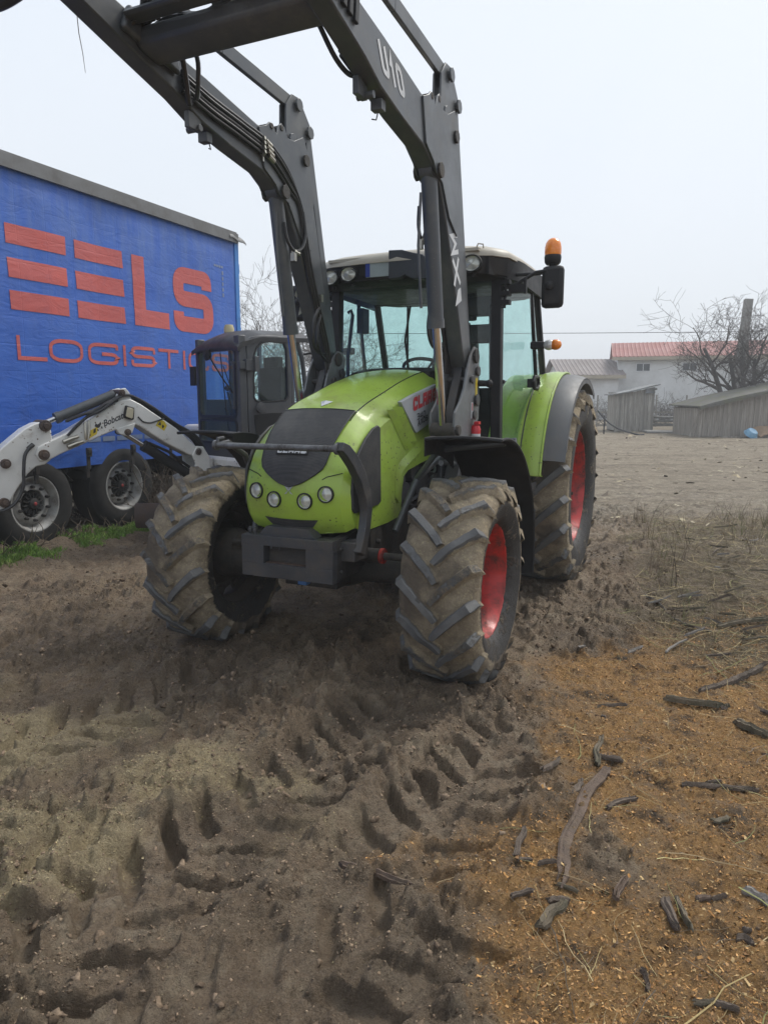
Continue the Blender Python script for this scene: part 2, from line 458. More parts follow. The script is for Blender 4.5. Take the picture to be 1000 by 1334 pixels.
WHEELS = [TO + TS * .89, TO - TS * .89, TO - TF * 2.6 + TS * .873, TO - TF * 2.6 - TS * .873]
# wheel tracks: (point on the line, direction, half width, lug pitch, depth, length range along direction)
TRACKS = [((-.50, 2.55), (.52, .854), .27, .19, .056, (-1.1, 1.35), 1.), ((.33, 2.75), (.50, .866), .25, .19, .046, (-.75, .85), .8),
          ((-1.45, 3.30), (.66, .75), .26, .19, .047, (-1.6, 1.2), .9), ((-1.35, 2.0), (.75, .66), .25, .19, .050, (-.9, .7), .8), ((-.15, 1.75), (.80, .60), .25, .2, .03, (-.9, .7), .8),
          (tuple(WHEELS[2] - TF * .25), tuple(-TF), .26, .23, .050, (-.5, 3.6), 1.), (tuple(WHEELS[2] + TF * .2), tuple(TF), .24, .22, .022, (0, 2.1), .6),
          (tuple(WHEELS[3] - TF * .3), tuple(-TF), .26, .23, .03, (0, 3.4), .8), ((-2.3, 5.0), (.87, -.48), .24, .19, .02, (-1.5, 2.0), .6), ((-2.6, 4.2), (.80, .60), .24, .19, .026, (-1.0, 1.6), .7)]
def relief(x, y):
    """returns height, churn mask, smooth-print mask, chip mask, sawdust mask, litter mask"""
    h = macro(x, y)
    near = 1 - sst(y, 9, 14)
    # zones ------------------------------------------------
    bx = np.interp(y, [0, 1.6, 2.0, 2.9, 3.5, 4.1, 4.6, 5.0, 5.4], [-.1, .16, .34, .70, .88, 1.12, 1.55, 2.1, 3.4])
    wob = (fbm(x, y, 2.2, 4) - .5) * .9
    chip = sst(x - bx + wob * 1.5 + .35 * (fbm(x, y, 9, 4, .6) - .5), -.12, .42) * (1 - sst(y, 4.7, 5.6))
    lx = np.interp(y, [3.4, 4.2, 5.0, 6.0, 7.5, 9, 10], [2.3, 1.7, 1.75, 2.1, 2.6, 3.0, 3.2])
    litter = sst(x - lx + wob, -.1, .35) * sst(y, 3.5, 4.3) * (1 - sst(y + wob * 2, 8.6, 10.2))
    saw = np.zeros_like(x)
    for cx, cy, r, a in ((-1.28, 2.35, .40, .75), (-1.75, 3.05, .45, .75), (-.85, 2.85, .40, .55), (-.45, 2.75, .28, .42), (-2.3, 3.6, .5, .4), (-.3, 2.42, .33, .33), (.25, 3.0, .22, .22), (-1.3, 3.3, .4, .45)):
        saw = np.maximum(saw, a * np.exp(-((x - cx) ** 2 + (y - cy) ** 2 * 1.4) / r ** 2))
    saw = sst(saw * (.35 + 1.5 * fbm(x, y, 3.2, 5, .6)), .18, .6)
    # clods and churned mud -------------------------------
    churn = near * (1 - .75 * chip) * (1 - .5 * litter)
    calm = sst(fbm(x + 5, y, .9, 3), .42, .62)                 # trodden smoother patches
    churn = churn * (1 - .5 * calm)
    wx = x + .12 * (fbm(x, y, 3, 3) - .5); wy = y + .12 * (fbm(x + 9, y, 3, 3) - .5)
    rd = fbm(wx, wy, 5.5, 5, .58, True)
    cl = sst(fbm(wx, wy, 9, 4, .6), .44, .74)
    sa = (x * TF[0] + y * TF[1]); st_ = (x * TS[0] + y * TS[1])
    smear = fbm(sa * .28 + .3 * wx, st_ * 1.15 + .2 * wy, 7, 5, .6, True)
    pl_ = sst(fbm(wx + 3, wy - 8, 3.4, 4, .55), .40, .52)       # torn plates of mud with a sharp edge
    h = h + churn * (.055 * (rd - .62) + .042 * (smear - .6) + .030 * pl_ + .060 * cl * cl + .050 * (fbm(wx, wy, 21, 5, .72) - .5))
    h = h + near * (.026 * (fbm(x, y, 14, 5, .62) - .5) + .016 * (fbm(x, y, 50, 3, .65) - .5))
    h = h + chip * (.035 * (fbm(x, y, 2.6, 4) - .4) + .018 * (fbm(x, y, 42, 3, .7) - .5))
    h = h + litter * .05 * (fbm(x, y, 4, 4) - .4)
    h = h + (1 - near) * .05 * (fbm(x, y, 1.1, 5, .6) - .5) * (1 - sst(y, 40, 60))
    h = h + churn * (1 - sst(y, 3.4, 5)) * (.030 * (fbm(wx + 2, wy + 5, 7.5, 5, .6, True) - .6) + .022 * sst(fbm(wx - 4, wy, 11, 4, .55), .47, .55))
    # tyre prints ------------------------------------------
    pr = np.zeros_like(x)
    for (px, py), d, hw, pitch, dep, (t0, t1), str_ in TRACKS:
        L = hypot(*d); dx, dy = d[0] / L, d[1] / L
        s = (x - px) * dx + (y - py) * dy; t = -(x - px) * dy + (y - py) * dx
        t = t + .05 * (fbm(x, y, 1.6, 3) - .5); s = s + .05 * (fbm(x + 7, y, 2.2, 3) - .5)
        jag = .05 * (fbm(x, y, 12, 3, .6) - .5)
        ends = sst(s, t0, t0 + .25) * (1 - sst(s, t1 - .3, t1)); at_ = np.abs(t) + jag
        on = ends * (1 - sst(at_, hw * .92, hw * 1.05))
        fade = str_ * (.55 + .45 * sst(fbm(x + 3, y - 4, 1.5, 3), .36, .52))
        ph = (s + np.where(t > 0, 0, pitch / 2) - at_ * .62) / pitch + .25 * (fbm(x, y, 8, 2) - .5)
        fr = np.abs(ph - np.round(ph)) * 2
        lug = (1 - sst(fr, .34, .46)) * sst(at_, .01, .04)
        m = on * fade
        h = h * (1 - m * (.35 + .6 * lug)) + macro(x, y) * m * (.35 + .6 * lug) - m * (dep * .25 + dep * lug * (.9 + .25 * np.cos(fr * 6)))
        h = h + m * (1 - lug) * .014 * (fbm(x, y, 17, 3, .6) - .3)
        rim = ends * np.exp(-((np.abs(t) - hw * 1.16) / .055) ** 2)
        h = h + rim * dep * .9 * fade * (fbm(x, y, 7, 4, .65) + .1)
        pr = np.maximum(pr, m * (.12 + .88 * lug))
    for c in WHEELS[:2] + WHEELS[2:]:                           # tyres sit a little into the mud
        a = (x - c[0]) * TF[0] + (y - c[1]) * TF[1]; b = (x - c[0]) * TS[0] + (y - c[1]) * TS[1]
        k = np.exp(-(np.abs(a) / .34) ** 3 - (np.abs(b) / .26) ** 4)
        h = h * (1 - k) + k * .006
        bl = np.exp(-((np.abs(b) - .29) / .07) ** 2 - (a / .33) ** 2) * .035 * (fbm(x, y, 7, 3) + .3)
        h = h + bl
    return h, churn, pr, chip, saw, litter

def axis_pts():
    xs = list(np.arange(-2.6, 3.3, .010)); d = .010
    a = xs[-1]
    while a < 160: d *= 1.045; a += d; xs.append(a)
    a = xs[0]; d = .010
    while a > -160: d *= 1.045; a -= d; xs.insert(0, a)
    ys = [1.25]
    while ys[-1] < 11: ys.append(ys[-1] + max(.0075, .0037 * ys[-1]))
    d = ys[-1] - ys[-2]
    while ys[-1] < 240: d *= 1.06; ys.append(ys[-1] + d)
    d = .0085; a = ys[0]
    while a > -30: d *= 1.12; a -= d; ys.insert(0, a)
    return np.array(xs), np.array(ys)
gxs, gys = axis_pts()
GX, GY = np.meshgrid(gxs, gys, indexing='ij')
GH, G_churn, G_pr, G_chip, G_saw, G_lit = relief(GX.ravel(), GY.ravel())
def ground_z(x, y):
    return relief(np.atleast_1d(np.asarray(x, float)), np.atleast_1d(np.asarray(y, float)))
nx, ny = len(gxs), len(gys)
gm = bpy.data.meshes.new('ground'); N = nx * ny
gm.vertices.add(N); gm.vertices.foreach_set('co', np.stack([GX.ravel(), GY.ravel(), GH], -1).astype(np.float32).ravel())
I, J = np.meshgrid(np.arange(nx - 1), np.arange(ny - 1), indexing='ij'); A0 = (I * ny + J).ravel()
Q = np.stack([A0, A0 + ny, A0 + ny + 1, A0 + 1], -1).astype(np.int32)
gm.loops.add(Q.size); gm.loops.foreach_set('vertex_index', Q.ravel())
gm.polygons.add(len(Q)); gm.polygons.foreach_set('loop_start', np.arange(0, Q.size, 4, dtype=np.int32))
gm.polygons.foreach_set('use_smooth', np.ones(len(Q), bool))
gm.update(calc_edges=True)
def point_attr(me, name, a, typ='FLOAT'):
    t = me.attributes.new(name, typ, 'POINT')
    t.data.foreach_set('value' if typ == 'FLOAT' else 'color', np.asarray(a, np.float32).ravel())
for nm, a in (('chip', G_chip), ('saw', G_saw), ('litter', G_lit), ('print', G_pr), ('churn', G_churn)): point_attr(gm, nm, a)
far = sst(GY.ravel() + (fbm(GX.ravel(), GY.ravel(), .35, 4) - .5) * 4, 8.3, 11)
point_attr(gm, 'far', far)
m, nt, b, co = new_mat('muddy_yard_soil')
def at(n):
    a = nd(nt, 'ShaderNodeAttribute'); a.attribute_name = n; return a.outputs['Fac']
n1 = noise(nt, co, 1.3, 6, .6); n2 = noise(nt, co, 9, 8, .72); n3 = noise(nt, co, 70, 6, .75); n4 = noise(nt, co, 300, 3, .7)
soil = mixc(nt, ramp(nt, n1, .35, .65), (.255, .18, .115), (.36, .27, .182))
soil = mixc(nt, ramp(nt, n2, .47, .62), soil, (.40, .32, .225))
soil = mixc(nt, ramp(nt, noise(nt, co, 26, 7, .75, .5), .54, .68, 0, .6), soil, (.085, .062, .043))
soil = mixc(nt, ramp(nt, n3, .5, .7, 0, .35), soil, (.055, .042, .031))
soil = mixc(nt, math_(nt, 'MULTIPLY', ramp(nt, noise(nt, co, .75, 7, .68, .6), .47, .58), .72), soil, (.13, .096, .066))
n5 = noise(nt, co, 150, 6, .8); n6 = noise(nt, co, 34, 9, .8, .3)
soil = mixc(nt, ramp(nt, n6, .52, .60, 0, .5), soil, (.058, .042, .030))
soil = mixc(nt, ramp(nt, n5, .53, .62, 0, .75), soil, (.33, .265, .19))
soil = mixc(nt, ramp(nt, n5, .46, .38, 0, .6), soil, (.040, .029, .021))
crumb = math_(nt, 'MULTIPLY', ramp(nt, n4, .62, .72), ramp(nt, n2, .4, .6))
soil = mixc(nt, math_(nt, 'MULTIPLY', crumb, .6), soil, (.28, .23, .15))
smooth_mud = mixc(nt, ramp(nt, n2, .4, .65), (.17, .128, .09), (.24, .19, .138))
soil = mixc(nt, math_(nt, 'MULTIPLY', at('print'), .75), soil, smooth_mud)
sawc = mixc(nt, ramp(nt, n3, .35, .6), (.58, .475, .29), (.38, .305, .185))
sm = math_(nt, 'MULTIPLY', at('saw'), ramp(nt, n2, .28, .50)); sm = math_(nt, 'MULTIPLY', sm, ramp(nt, n4, .3, .55, .35, 1))
soil = mixc(nt, sm, soil, sawc)
chipc = mixc(nt, ramp(nt, n3, .4, .62), (.30, .165, .06), (.52, .30, .115))
chipc = mixc(nt, ramp(nt, n4, .56, .7), chipc, (.46, .31, .14))
chipc = mixc(nt, ramp(nt, noise(nt, co, 5, 6, .7), .5, .66), chipc, (.055, .04, .028))
soil = mixc(nt, math_(nt, 'MULTIPLY', at('chip'), ramp(nt, n2, .25, .5)), soil, chipc)
litc = mixc(nt, ramp(nt, n3, .4, .65), (.10, .078, .05), (.22, .175, .10))
soil = mixc(nt, math_(nt, 'MULTIPLY', at('litter'), ramp(nt, n2, .3, .55)), soil, litc)
farc = mixc(nt, ramp(nt, noise(nt, co, 2.2, 8, .7), .38, .64), (.30, .25, .185), (.20, .162, .118))
fs = nd(nt, 'ShaderNodeMapping'); fs.inputs['Scale'].default_value = (.45, 1.5, 1); nt.links.new(co, fs.inputs['Vector'])
farc = mixc(nt, ramp(nt, noise(nt, fs.outputs[0], 1.1, 8, .75, .5), .50, .62, 0, .8), farc, (.13, .10, .07))
farc = mixc(nt, ramp(nt, noise(nt, co, 9, 8, .8), .5, .62, 0, .85), farc, (.42, .37, .28))
farc = mixc(nt, ramp(nt, noise(nt, co, 5, 9, .82, .6), .54, .62, 0, .9), farc, (.10, .08, .058))
soil = mixc(nt, at('far'), soil, farc)
nt.links.new(soil, b.inputs['Base Color'])
wet = math_(nt, 'MULTIPLY', at('churn'), ramp(nt, noise(nt, co, 1.8, 6, .7), .42, .6)); rg = ramp(nt, n2, .3, .7, .70, .98); rg = math_(nt, 'SUBTRACT', rg, math_(nt, 'MULTIPLY', at('print'), .30)); rg = math_(nt, 'SUBTRACT', rg, math_(nt, 'MULTIPLY', wet, .36))
nt.links.new(rg, b.inputs['Roughness']); b.inputs['Specular IOR Level'].default_value = .3
hh = math_(nt, 'ADD', math_(nt, 'MULTIPLY', n3, 1.0), math_(nt, 'ADD', math_(nt, 'MULTIPLY', n5, .5), math_(nt, 'MULTIPLY', n6, 1.2)))
hh = math_(nt, 'MULTIPLY', hh, ramp(nt, at('print'), 0, 1, 1, .45))
bp = nd(nt, 'ShaderNodeBump'); bp.inputs['Strength'].default_value = 1.0; bp.inputs['Distance'].default_value = .03
nt.links.new(hh, bp.inputs['Height']); nt.links.new(bp.outputs[0], b.inputs['Normal'])
gm.materials.append(m)
structure(obj('ground', gm))

# ------------------------------------------------------------------ scattering helper (one mesh)
def scatter(name, templates, P, scale, cols, mat_, tilt=.5, zscale=None, yaw=None):
    """templates: list of (verts (k,3), faces list); P (n,3); random yaw and tilt; one colour per copy"""
    n = len(P); pick = RNG.integers(0, len(templates), n)
    VV = []; FF = []; CC = []; off = 0
    yaw = RNG.uniform(0, 2 * pi, n) if yaw is None else yaw
    tx = RNG.normal(0, tilt, n); ty = RNG.normal(0, tilt, n)
    for ti, (tv, tf) in enumerate(templates):
        idx = np.where(pick == ti)[0]
        if not len(idx): continue
        tv = np.asarray(tv, float); k = len(tv)
        V = tv[None] * scale[idx][:, None, None] if scale.ndim == 1 else tv[None] * scale[idx][:, None, :]
        def rot(V, i, j, a):
            c, s_ = np.cos(a)[:, None], np.sin(a)[:, None]; x, y = V[..., i].copy(), V[..., j].copy()
            V[..., i] = c * x - s_ * y; V[..., j] = s_ * x + c * y
        rot(V, 1, 2, tx[idx]); rot(V, 0, 2, ty[idx]); rot(V, 0, 1, yaw[idx])
        V = V + P[idx][:, None, :]
        VV.append(V.reshape(-1, 3)); CC.append(np.repeat(cols[idx], k, 0))
        for f in tf:
            F = np.asarray(f)[None] + (np.arange(len(idx)) * k)[:, None] + off
            FF.append(F)
        off += len(idx) * k
    V = np.concatenate(VV); C = np.concatenate(CC)
    ls = []; lt = []; st = 0; starts = []
    for F in FF:
        r, c = F.shape; ls.append(F.ravel()); starts.append(st + np.arange(r) * c); st += r * c
    me = bpy.data.meshes.new(name); me.vertices.add(len(V)); me.vertices.foreach_set('co', V.astype(np.float32).ravel())
    L = np.concatenate(ls).astype(np.int32); S = np.concatenate(starts).astype(np.int32)
    me.loops.add(len(L)); me.loops.foreach_set('vertex_index', L)
    me.polygons.add(len(S)); me.polygons.foreach_set('loop_start', S)
    me.update(calc_edges=True)
    point_attr(me, 'Col', np.concatenate([C, np.ones((len(C), 1))], 1), 'FLOAT_COLOR')
    me.materials.append(mat_)
    return obj(name, me)
def pick_cols(pal, n, jit=.18):
    c = np.asarray(pal)[RNG.integers(0, len(pal), n)]
    return c * (1 + RNG.uniform(-jit, jit, (n, 1)))
def lump(seed, n=6, m=4, amp=.3):
    r = np.random.default_rng(seed); V = [(0, 0, -.6)]
    for i in range(1, m):
        t = pi * i / m
        for j in range(n):
            a = 2 * pi * j / n; q = 1 + r.uniform(-amp, amp)
            V.append((sin(t) * cos(a) * q, sin(t) * sin(a) * q, -cos(t) * .7 * q))
    V.append((0, 0, .7)); F = []
    for j in range(n): F.append((0, 1 + (j + 1) % n, 1 + j))
    for i in range(m - 2):
        for j in range(n):
            a = 1 + i * n; F.append((a + j, a + (j + 1) % n, a + n + (j + 1) % n, a + n + j))
    a = 1 + (m - 2) * n
    for j in range(n): F.append((a + j, a + (j + 1) % n, len(V) - 1))
    return V, F
# ================================================================== TRACTOR (local x forward, y to its left, z up)
tractor = thing('tractor', 'muddy lime green farm tractor with raised dark grey front loader arms', 'tractor',
                (TO[0], TO[1], 0), atan2(TF[1], TF[0]))

# ---- wheels
M['rim_mud'] = mat('mud_caked_rim', (.035, .028, .024), .9, c2=(.06, .048, .038), dirt=(.35, .03, .02), dscale=5, damt=.22, dsoft=.05, bump=.5)
def tyre_part(name, parent, R, W, rr_, lugh, npitch, seed):
    r = random.Random(seed); mb = MB()
    Rc = R - lugh; hw = W / 2
    prof = [(rr_ + .012, .40 * W), (rr_ + .05, .47 * W), (rr_ + .11, .515 * W), (R - .15, .525 * W), (R - .10, .51 * W), (Rc - .025, .46 * W),
            (Rc - .006, .36 * W), (Rc, .18 * W), (Rc, 0)]
    prof = prof + [(a, -b) for a, b in prof[-2::-1]]
    prof = prof + [(rr_ - .005, -.30 * W), (rr_ - .02, 0), (rr_ - .005, .30 * W)]
    mb.lathe(prof, 144, 0, closed=True)
    nc = len(mb.v)
    nu = 9; att = [.78] * nc
    for i, (x, y, z) in enumerate(mb.v):
        rad = hypot(x, z)
        if rad < R - .14: att[i] = .40
    for side in (1, -1):
        for k in range(npitch):
            a0 = 2 * pi * (k + (0 if side > 0 else .5)) / npitch + r.uniform(-.006, .006)
            rows = []
            for i in range(nu + 1):
                u = i / nu
                y = -.012 + u * (hw * 1.03 + .012)
                da = .38 * (u ** .85) * W / .42 * .59 / R
                # over the shoulder the bar turns down the side wall
                if u > .84:
                    q = (u - .84) / .16; top = R - .004 - .075 * q * q; base = Rc - .03 - .06 * q
                else:
                    top = R - .016 * (u / .84) ** 3; base = Rc - .012 if u < .7 else Rc - .012 - .02 * (u - .7) / .14
                wd = (.021 + .006 * u) * W / .42
                if u < .05: wd *= .8
                rows.append((u, y * side, a0 + da, top, base, wd))
            V = []
            for i, (u, y, a, top, base, wd) in enumerate(rows):
                j0, j1 = rows[max(i - 1, 0)], rows[min(i + 1, nu)]
                tx = (j1[2] - j0[2]) * R; ty = j1[1] - j0[1]; L = hypot(tx, ty); nx_, ny_ = -ty / L, tx / L
                for sg, w_, rad in ((-1, wd * 1.5, base), (-1, wd, top - .010), (-.72, wd, top), (.72, wd, top), (1, wd, top - .010), (1, wd * 1.5, base)):
                    aa = a + nx_ * sg * w_ / R; yy = y + ny_ * sg * w_
                    V.append((rad * cos(aa), yy, rad * sin(aa)))
            F = []
            for i in range(nu):
                for j in range(5):
                    p = i * 6 + j; F.append((p, p + 1, p + 7, p + 6))
            F.append(tuple(range(6))); F.append(tuple(nu * 6 + j for j in range(5, -1, -1)))
            mb.add(V, F, 1)
            lv = r.uniform(.30, .50)
            for i in range(nu + 1): att += [.85, lv + .12, lv, lv, lv + .12, .85]
    me = mb.mesh(name, [M['tyre'], M['lug']], 40)
    point_attr(me, 'Mud', att)
    # packed mud and wear: small uneven displacement of the carcass
    co_ = np.zeros(len(me.vertices) * 3, np.float32); me.vertices.foreach_get('co', co_); co_ = co_.reshape(-1, 3)
    ang = np.arctan2(co_[:, 2], co_[:, 0]); rad = np.hypot(co_[:, 0], co_[:, 2])
    n = fbm(ang * 3 + seed * 7 + 40, co_[:, 1] * 6 + 20, 3.5, 5, .65) - .5
    k = 1 + .030 * n / R; co_[:, 0] *= k; co_[:, 2] *= k
    me.vertices.foreach_set('co', co_.ravel()); me.update()
    return obj(name, me, parent)
def wheel(parent, loc, R, W, rr_, lugh, npitch, side, seed, disc, rz=0):
    wb = MB()                                     # hub
    s = side
    d = disc
    wb.lathe([(.001, (d + .075) * s), (.06, (d + .075) * s), (.085, (d + .055) * s), (.095, (d + .01) * s), (.12, d * s), (.12, (d - .03) * s), (.001, (d - .03) * s)], 24)
    wb.lathe([(.12, -.30 * s), (.15, -.25 * s), (.16, (d - .06) * s), (.12, (d - .04) * s)], 24)
    for i in range(8):
        a = 2 * pi * i / 8; c = (.105 * cos(a), (d) * s, .105 * sin(a))
        wb.cyl(c, (c[0], c[1] + .022 * s, c[2]), .012, 6)
    h = part('wheel', wb, M['iron'], parent, loc=loc, rot=(0, 0, rz))
    tyre_part('tyre', h, R, W, rr_, lugh, npitch, seed)
    rb = MB(); f = .43 * W
    P = [(rr_ + .028, f), (rr_ + .030, f - .010), (rr_ + .004, f - .022), (rr_ - .006, f - .05), (rr_ - .028, f - .09), (rr_ - .036, d + .0), (rr_ - .036, d - .03),
         (rr_ - .028, -f + .09), (rr_ - .006, -f + .05), (rr_ + .004, -f + .022), (rr_ + .03, -f + .01), (rr_ + .028, -f)]
    P += [(rr_ + .034, -f + .004), (rr_ + .012, -f + .03), (rr_ + .0, -f + .06), (rr_ - .02, -f + .1), (rr_ - .02, f - .1), (rr_ + .0, f - .06), (rr_ + .012, f - .03), (rr_ + .034, f - .004)]
    mis = [1 if 6 <= i <= 10 else 0 for i in range(len(P))]
    rb.lathe([(a, b * s) for a, b in P], 56, 0, closed=True, mis=mis)
    D_ = [(.12, d + .012), (rr_ * .50, d + .022), (rr_ * .66, d + .055), (rr_ * .79, d + .040), (rr_ * .80, d + .028), (rr_ * .66, d + .040), (rr_ * .50, d + .006), (.12, d - .004)]
    rb.lathe([(a, b * s) for a, b in D_], 56, 0, closed=True, mis=[0, 0, 0, 0, 1, 1, 1, 0])
    for i in range(8):      # bolted tabs bridging disc and barrel
        a = 2 * pi * i / 8 + .3
        c = Vector((rr_ * .83 * cos(a), (d + .022) * s, rr_ * .83 * sin(a)))
        rb.box(c, (rr_ * .24, .024, rr_ * .30), Matrix.Rotation(-a, 3, 'Y') @ Matrix.Rotation(.25 * s, 3, 'Z'))
        rb.cyl(c, c + Vector((0, .035 * s, 0)), .017, 6, mi=1)
        h0 = Vector((rr_ * .60 * cos(a + .39), (d + .045) * s, rr_ * .60 * sin(a + .39))); rb.cyl(h0, h0 + Vector((0, .006 * s, 0)), .022, 12, mi=1)
    part('rim', rb, [M['red'], M['rim_mud']] if not (side < 0 and R < .7) else [M['rim_mud'], M['rim_mud']], h, bevel=.003)
    return h
Rf, Wf, Rr_, Wr = .59, .42, .855, .50
wheel(tractor, (0, .89, Rf - .012), Rf, Wf, .318, .038, 18, 1, 1, -.05, .015)
wheel(tractor, (0, -.852, Rf - .012), Rf, Wf * .97, .318, .038, 18, -1, 2, -.05, .055)
wheel(tractor, (-2.6, .873, Rr_ - .012), Rr_, Wr, .482, .056, 20, 1, 3, .05)
wheel(tractor, (-2.6, -.873, Rr_ - .012), Rr_, Wr, .482, .056, 20, -1, 4, .05)

# ---- chassis, axle, engine
mb = MB()
mb.box((-.55, 0, .88), (1.25, .44, .62)); mb.box((-.35, 0, .62), (1.2, .36, .26)); mb.box((-1.9, 0, .78), (1.7, .46, .52))
mb.cyl((-2.6, -.62, .855), (-2.6, .62, .855), .15, 20); mb.box((-2.55, 0, .85), (.6, .6, .6))
for s in (1, -1):
    mb.prism([(.5, .60), (.5, .835), (-.2, .86), (-1.1, .9), (-1.15, .70), (-.3, .62), (.0, .66), (.2, .60)], 'xz', s * .24, s * .295)
    mb.box((.42, s * .27, .72), (.10, .06, .22)); mb.box((.25, s * .33, .755), (.12, .05, .13)); mb.box((.05, s * .32, .77), (.16, .05, .16))
    for q in (.25, .05): mb.cyl((q, s * .34, .76), (q, s * .37, .76), .016, 8)
    mb.cyl((.43, s * .29, .78), (.43, s * .315, .78), .013, 8); mb.cyl((.43, s * .29, .65), (.43, s * .315, .65), .013, 8)
mb.box((.41, 0, .72), (.10, .50, .22))
part('chassis', mb, M['iron'], tractor, bevel=.008)
mb = MB()                                         # front axle beam, thick in the middle
def axs(y): return (.17 - .05 * min(1, abs(y) / .5), .105 - .02 * min(1, abs(y) / .5))
ys_ = [-.70, -.55, -.4, -.25, -.12, .12, .25, .4, .55, .70]
V = []; F = []
for y in ys_:
    hx, hz = axs(y)
    if abs(y) < .2: hz += .02
    zc = .585 - .02 * (abs(y) < .2)
    for i in range(12):
        a = 2 * pi * i / 12; V.append((hx * .75 * cos(a), y, zc + hz * sin(a)))
for k in range(len(ys_) - 1):
    for i in range(12): F.append((k * 12 + i, k * 12 + (i + 1) % 12, (k + 1) * 12 + (i + 1) % 12, (k + 1) * 12 + i))
F += [tuple(range(12)), tuple((len(ys_) - 1) * 12 + i for i in range(12))]
mb.add(V, F)
for s in (1, -1):
    mb.lathe([(.001, s * .66), (.15, s * .66), (.17, s * .72), (.16, s * .84), (.10, s * .88), (.001, s * .88)], 22, c=(0, 0, .585))
    mb.box((-.16, s * .62, .62), (.2, .07, .07))
ax = part('front_axle', mb, M['iron'], tractor, bevel=.004)
mb = MB(); mb.cyl((.16, -.42, .70), (.16, .42, .70), .042, 16); mb.cyl((.16, -.62, .70), (.16, .62, .70), .022, 12)
for s in (1, -1): mb.lathe([(.001, s * .42), (.046, s * .425), (.046, s * .447), (.001, s * .447)], 16, c=(.16, 0, .70), mi=1)
part('steering_cylinder', mb, [M['iron'], M['red']], ax)
# engine side clutter seen through the wheel arch
r = random.Random(5)
for s in (1, -1):
    mb = MB()
    for i in range(9):
        x0 = r.uniform(-1.05, -.38); z0 = r.uniform(.88, 1.2)
        mb.cyl((x0, s * .22, z0), (x0, s * r.uniform(.26, .33), z0), r.uniform(.025, .075), 14)
    mb.cyl((-.72, s * .2, 1.02), (-.72, s * .335, 1.02), .12, 24)
    mb.cyl((-.45, s * .2, .98), (-.45, s * .325, .98), .085, 20)
    for i in range(8):
        a = (r.uniform(-1.1, -.35), s * r.uniform(.25, .33), r.uniform(.8, 1.2)); c = (r.uniform(-1.1, -.35), s * r.uniform(.25, .33), r.uniform(.8, 1.2))
        m_ = ((a[0] + c[0]) / 2, s * .36, (a[2] + c[2]) / 2 - .06)
        P = [tuple((1 - t) ** 2 * Vector(a) + 2 * t * (1 - t) * Vector(m_) + t * t * Vector(c)) for t in [k / 8 for k in range(9)]]
        mb.tube(P, r.choice((.009, .012, .016)), 8)
    mb.box((-.7, s * .215, 1.0), (.75, .02, .4)); part('engine', mb, M['steel_black'], tractor)
for p in ([(-.95, .40, 1.22), (-.85, .52, 1.16), (-.55, .60, 1.20), (-.25, .64, 1.22)], [(-.98, .38, 1.25), (-.90, .40, 1.0), (-.80, .36, .82)]):
    mb = MB(); mb.tube(p, .018, 10); part('coolant_pipe', mb, M['loader'], tractor)
for s in (1, -1):
    mb = MB()
    for xx in (-.25, -.5): mb.tube([(-.10, s * .40, .80), (-.35, s * .44, 1.1), (xx, s * .62, 1.30), (xx, s * 1.04, 1.352)], .02, 10)
    part('mudguard_stay', mb, M['loader'], tractor)
mb = MB()
for s in (1, -1):
    mb.prism([(-1.2, .52), (-1.2, .98), (-1.85, .98), (-1.95, .8), (-1.8, .52)], 'xz', s * .36, s * .74)
part('fuel_tank', mb, M['black'], tractor, bevel=.04)
mb = MB()
for z in (.42, .68, .92): mb.box((-1.52, .83, z), (.34, .16, .025)); mb.box((-1.52, .905, z + .02), (.34, .015, .06))
for x in (-1.36, -1.68): mb.beam((x, .85, .40), (x, .80, 1.0), .02, .03, up=(1, 0, 0))
part('cab_step', mb, M['steel_black'], tractor, bevel=.004)

# ---- hood
HC = [(-.95, 1.80, .25), (-.80, 1.778, .25), (-.52, 1.718, .25), (-.27, 1.650, .25), (-.05, 1.590, .25), (.07, 1.548, .248), (.13, 1.520, .246), (.21, 1.468, .244), (.29, 1.408, .242), (.36, 1.335, .238), (.41, 1.255, .234),
      (.438, 1.18, .232), (.452, 1.09, .230), (.447, .99, .226), (.422, .91, .215), (.385, .855, .20)]
def hood_c(t):
    k = t * (len(HC) - 1); i = min(int(k), len(HC) - 2); f = k - i
    p = [HC[max(i - 1, 0)], HC[i], HC[i + 1], HC[min(i + 2, len(HC) - 1)]]
    def cr(a, b, c, d): return .5 * (2 * b + (c - a) * f + (2 * a - 5 * b + 4 * c - d) * f * f + (3 * b - a - 3 * c + d) * f ** 3)
    return tuple(cr(*[q[j] for q in p]) for j in range(3))
def hood_n(t):
    a = hood_c(max(t - .004, 0)); c = hood_c(min(t + .004, 1)); tx, tz = c[0] - a[0], c[1] - a[1]; L = hypot(tx, tz)
    return (-tz / L, tx / L)
def hood_top(t, s, off=0.):
    x, z, wd = hood_c(t); n = hood_n(t); k = .020 * (1 - s * s) + off
    return (x + n[0] * k * (-1 if n[1] < -5 else 1), s * wd, z + n[1] * k)
def _o(n):  # outward normal: up for the bonnet, forward for the nose
    return n
NT = 60
mb = MB()
def inset(t, y, d):
    x, z, wd = hood_c(t); n = hood_n(t); return (x - n[0] * d, y, z - n[1] * d)
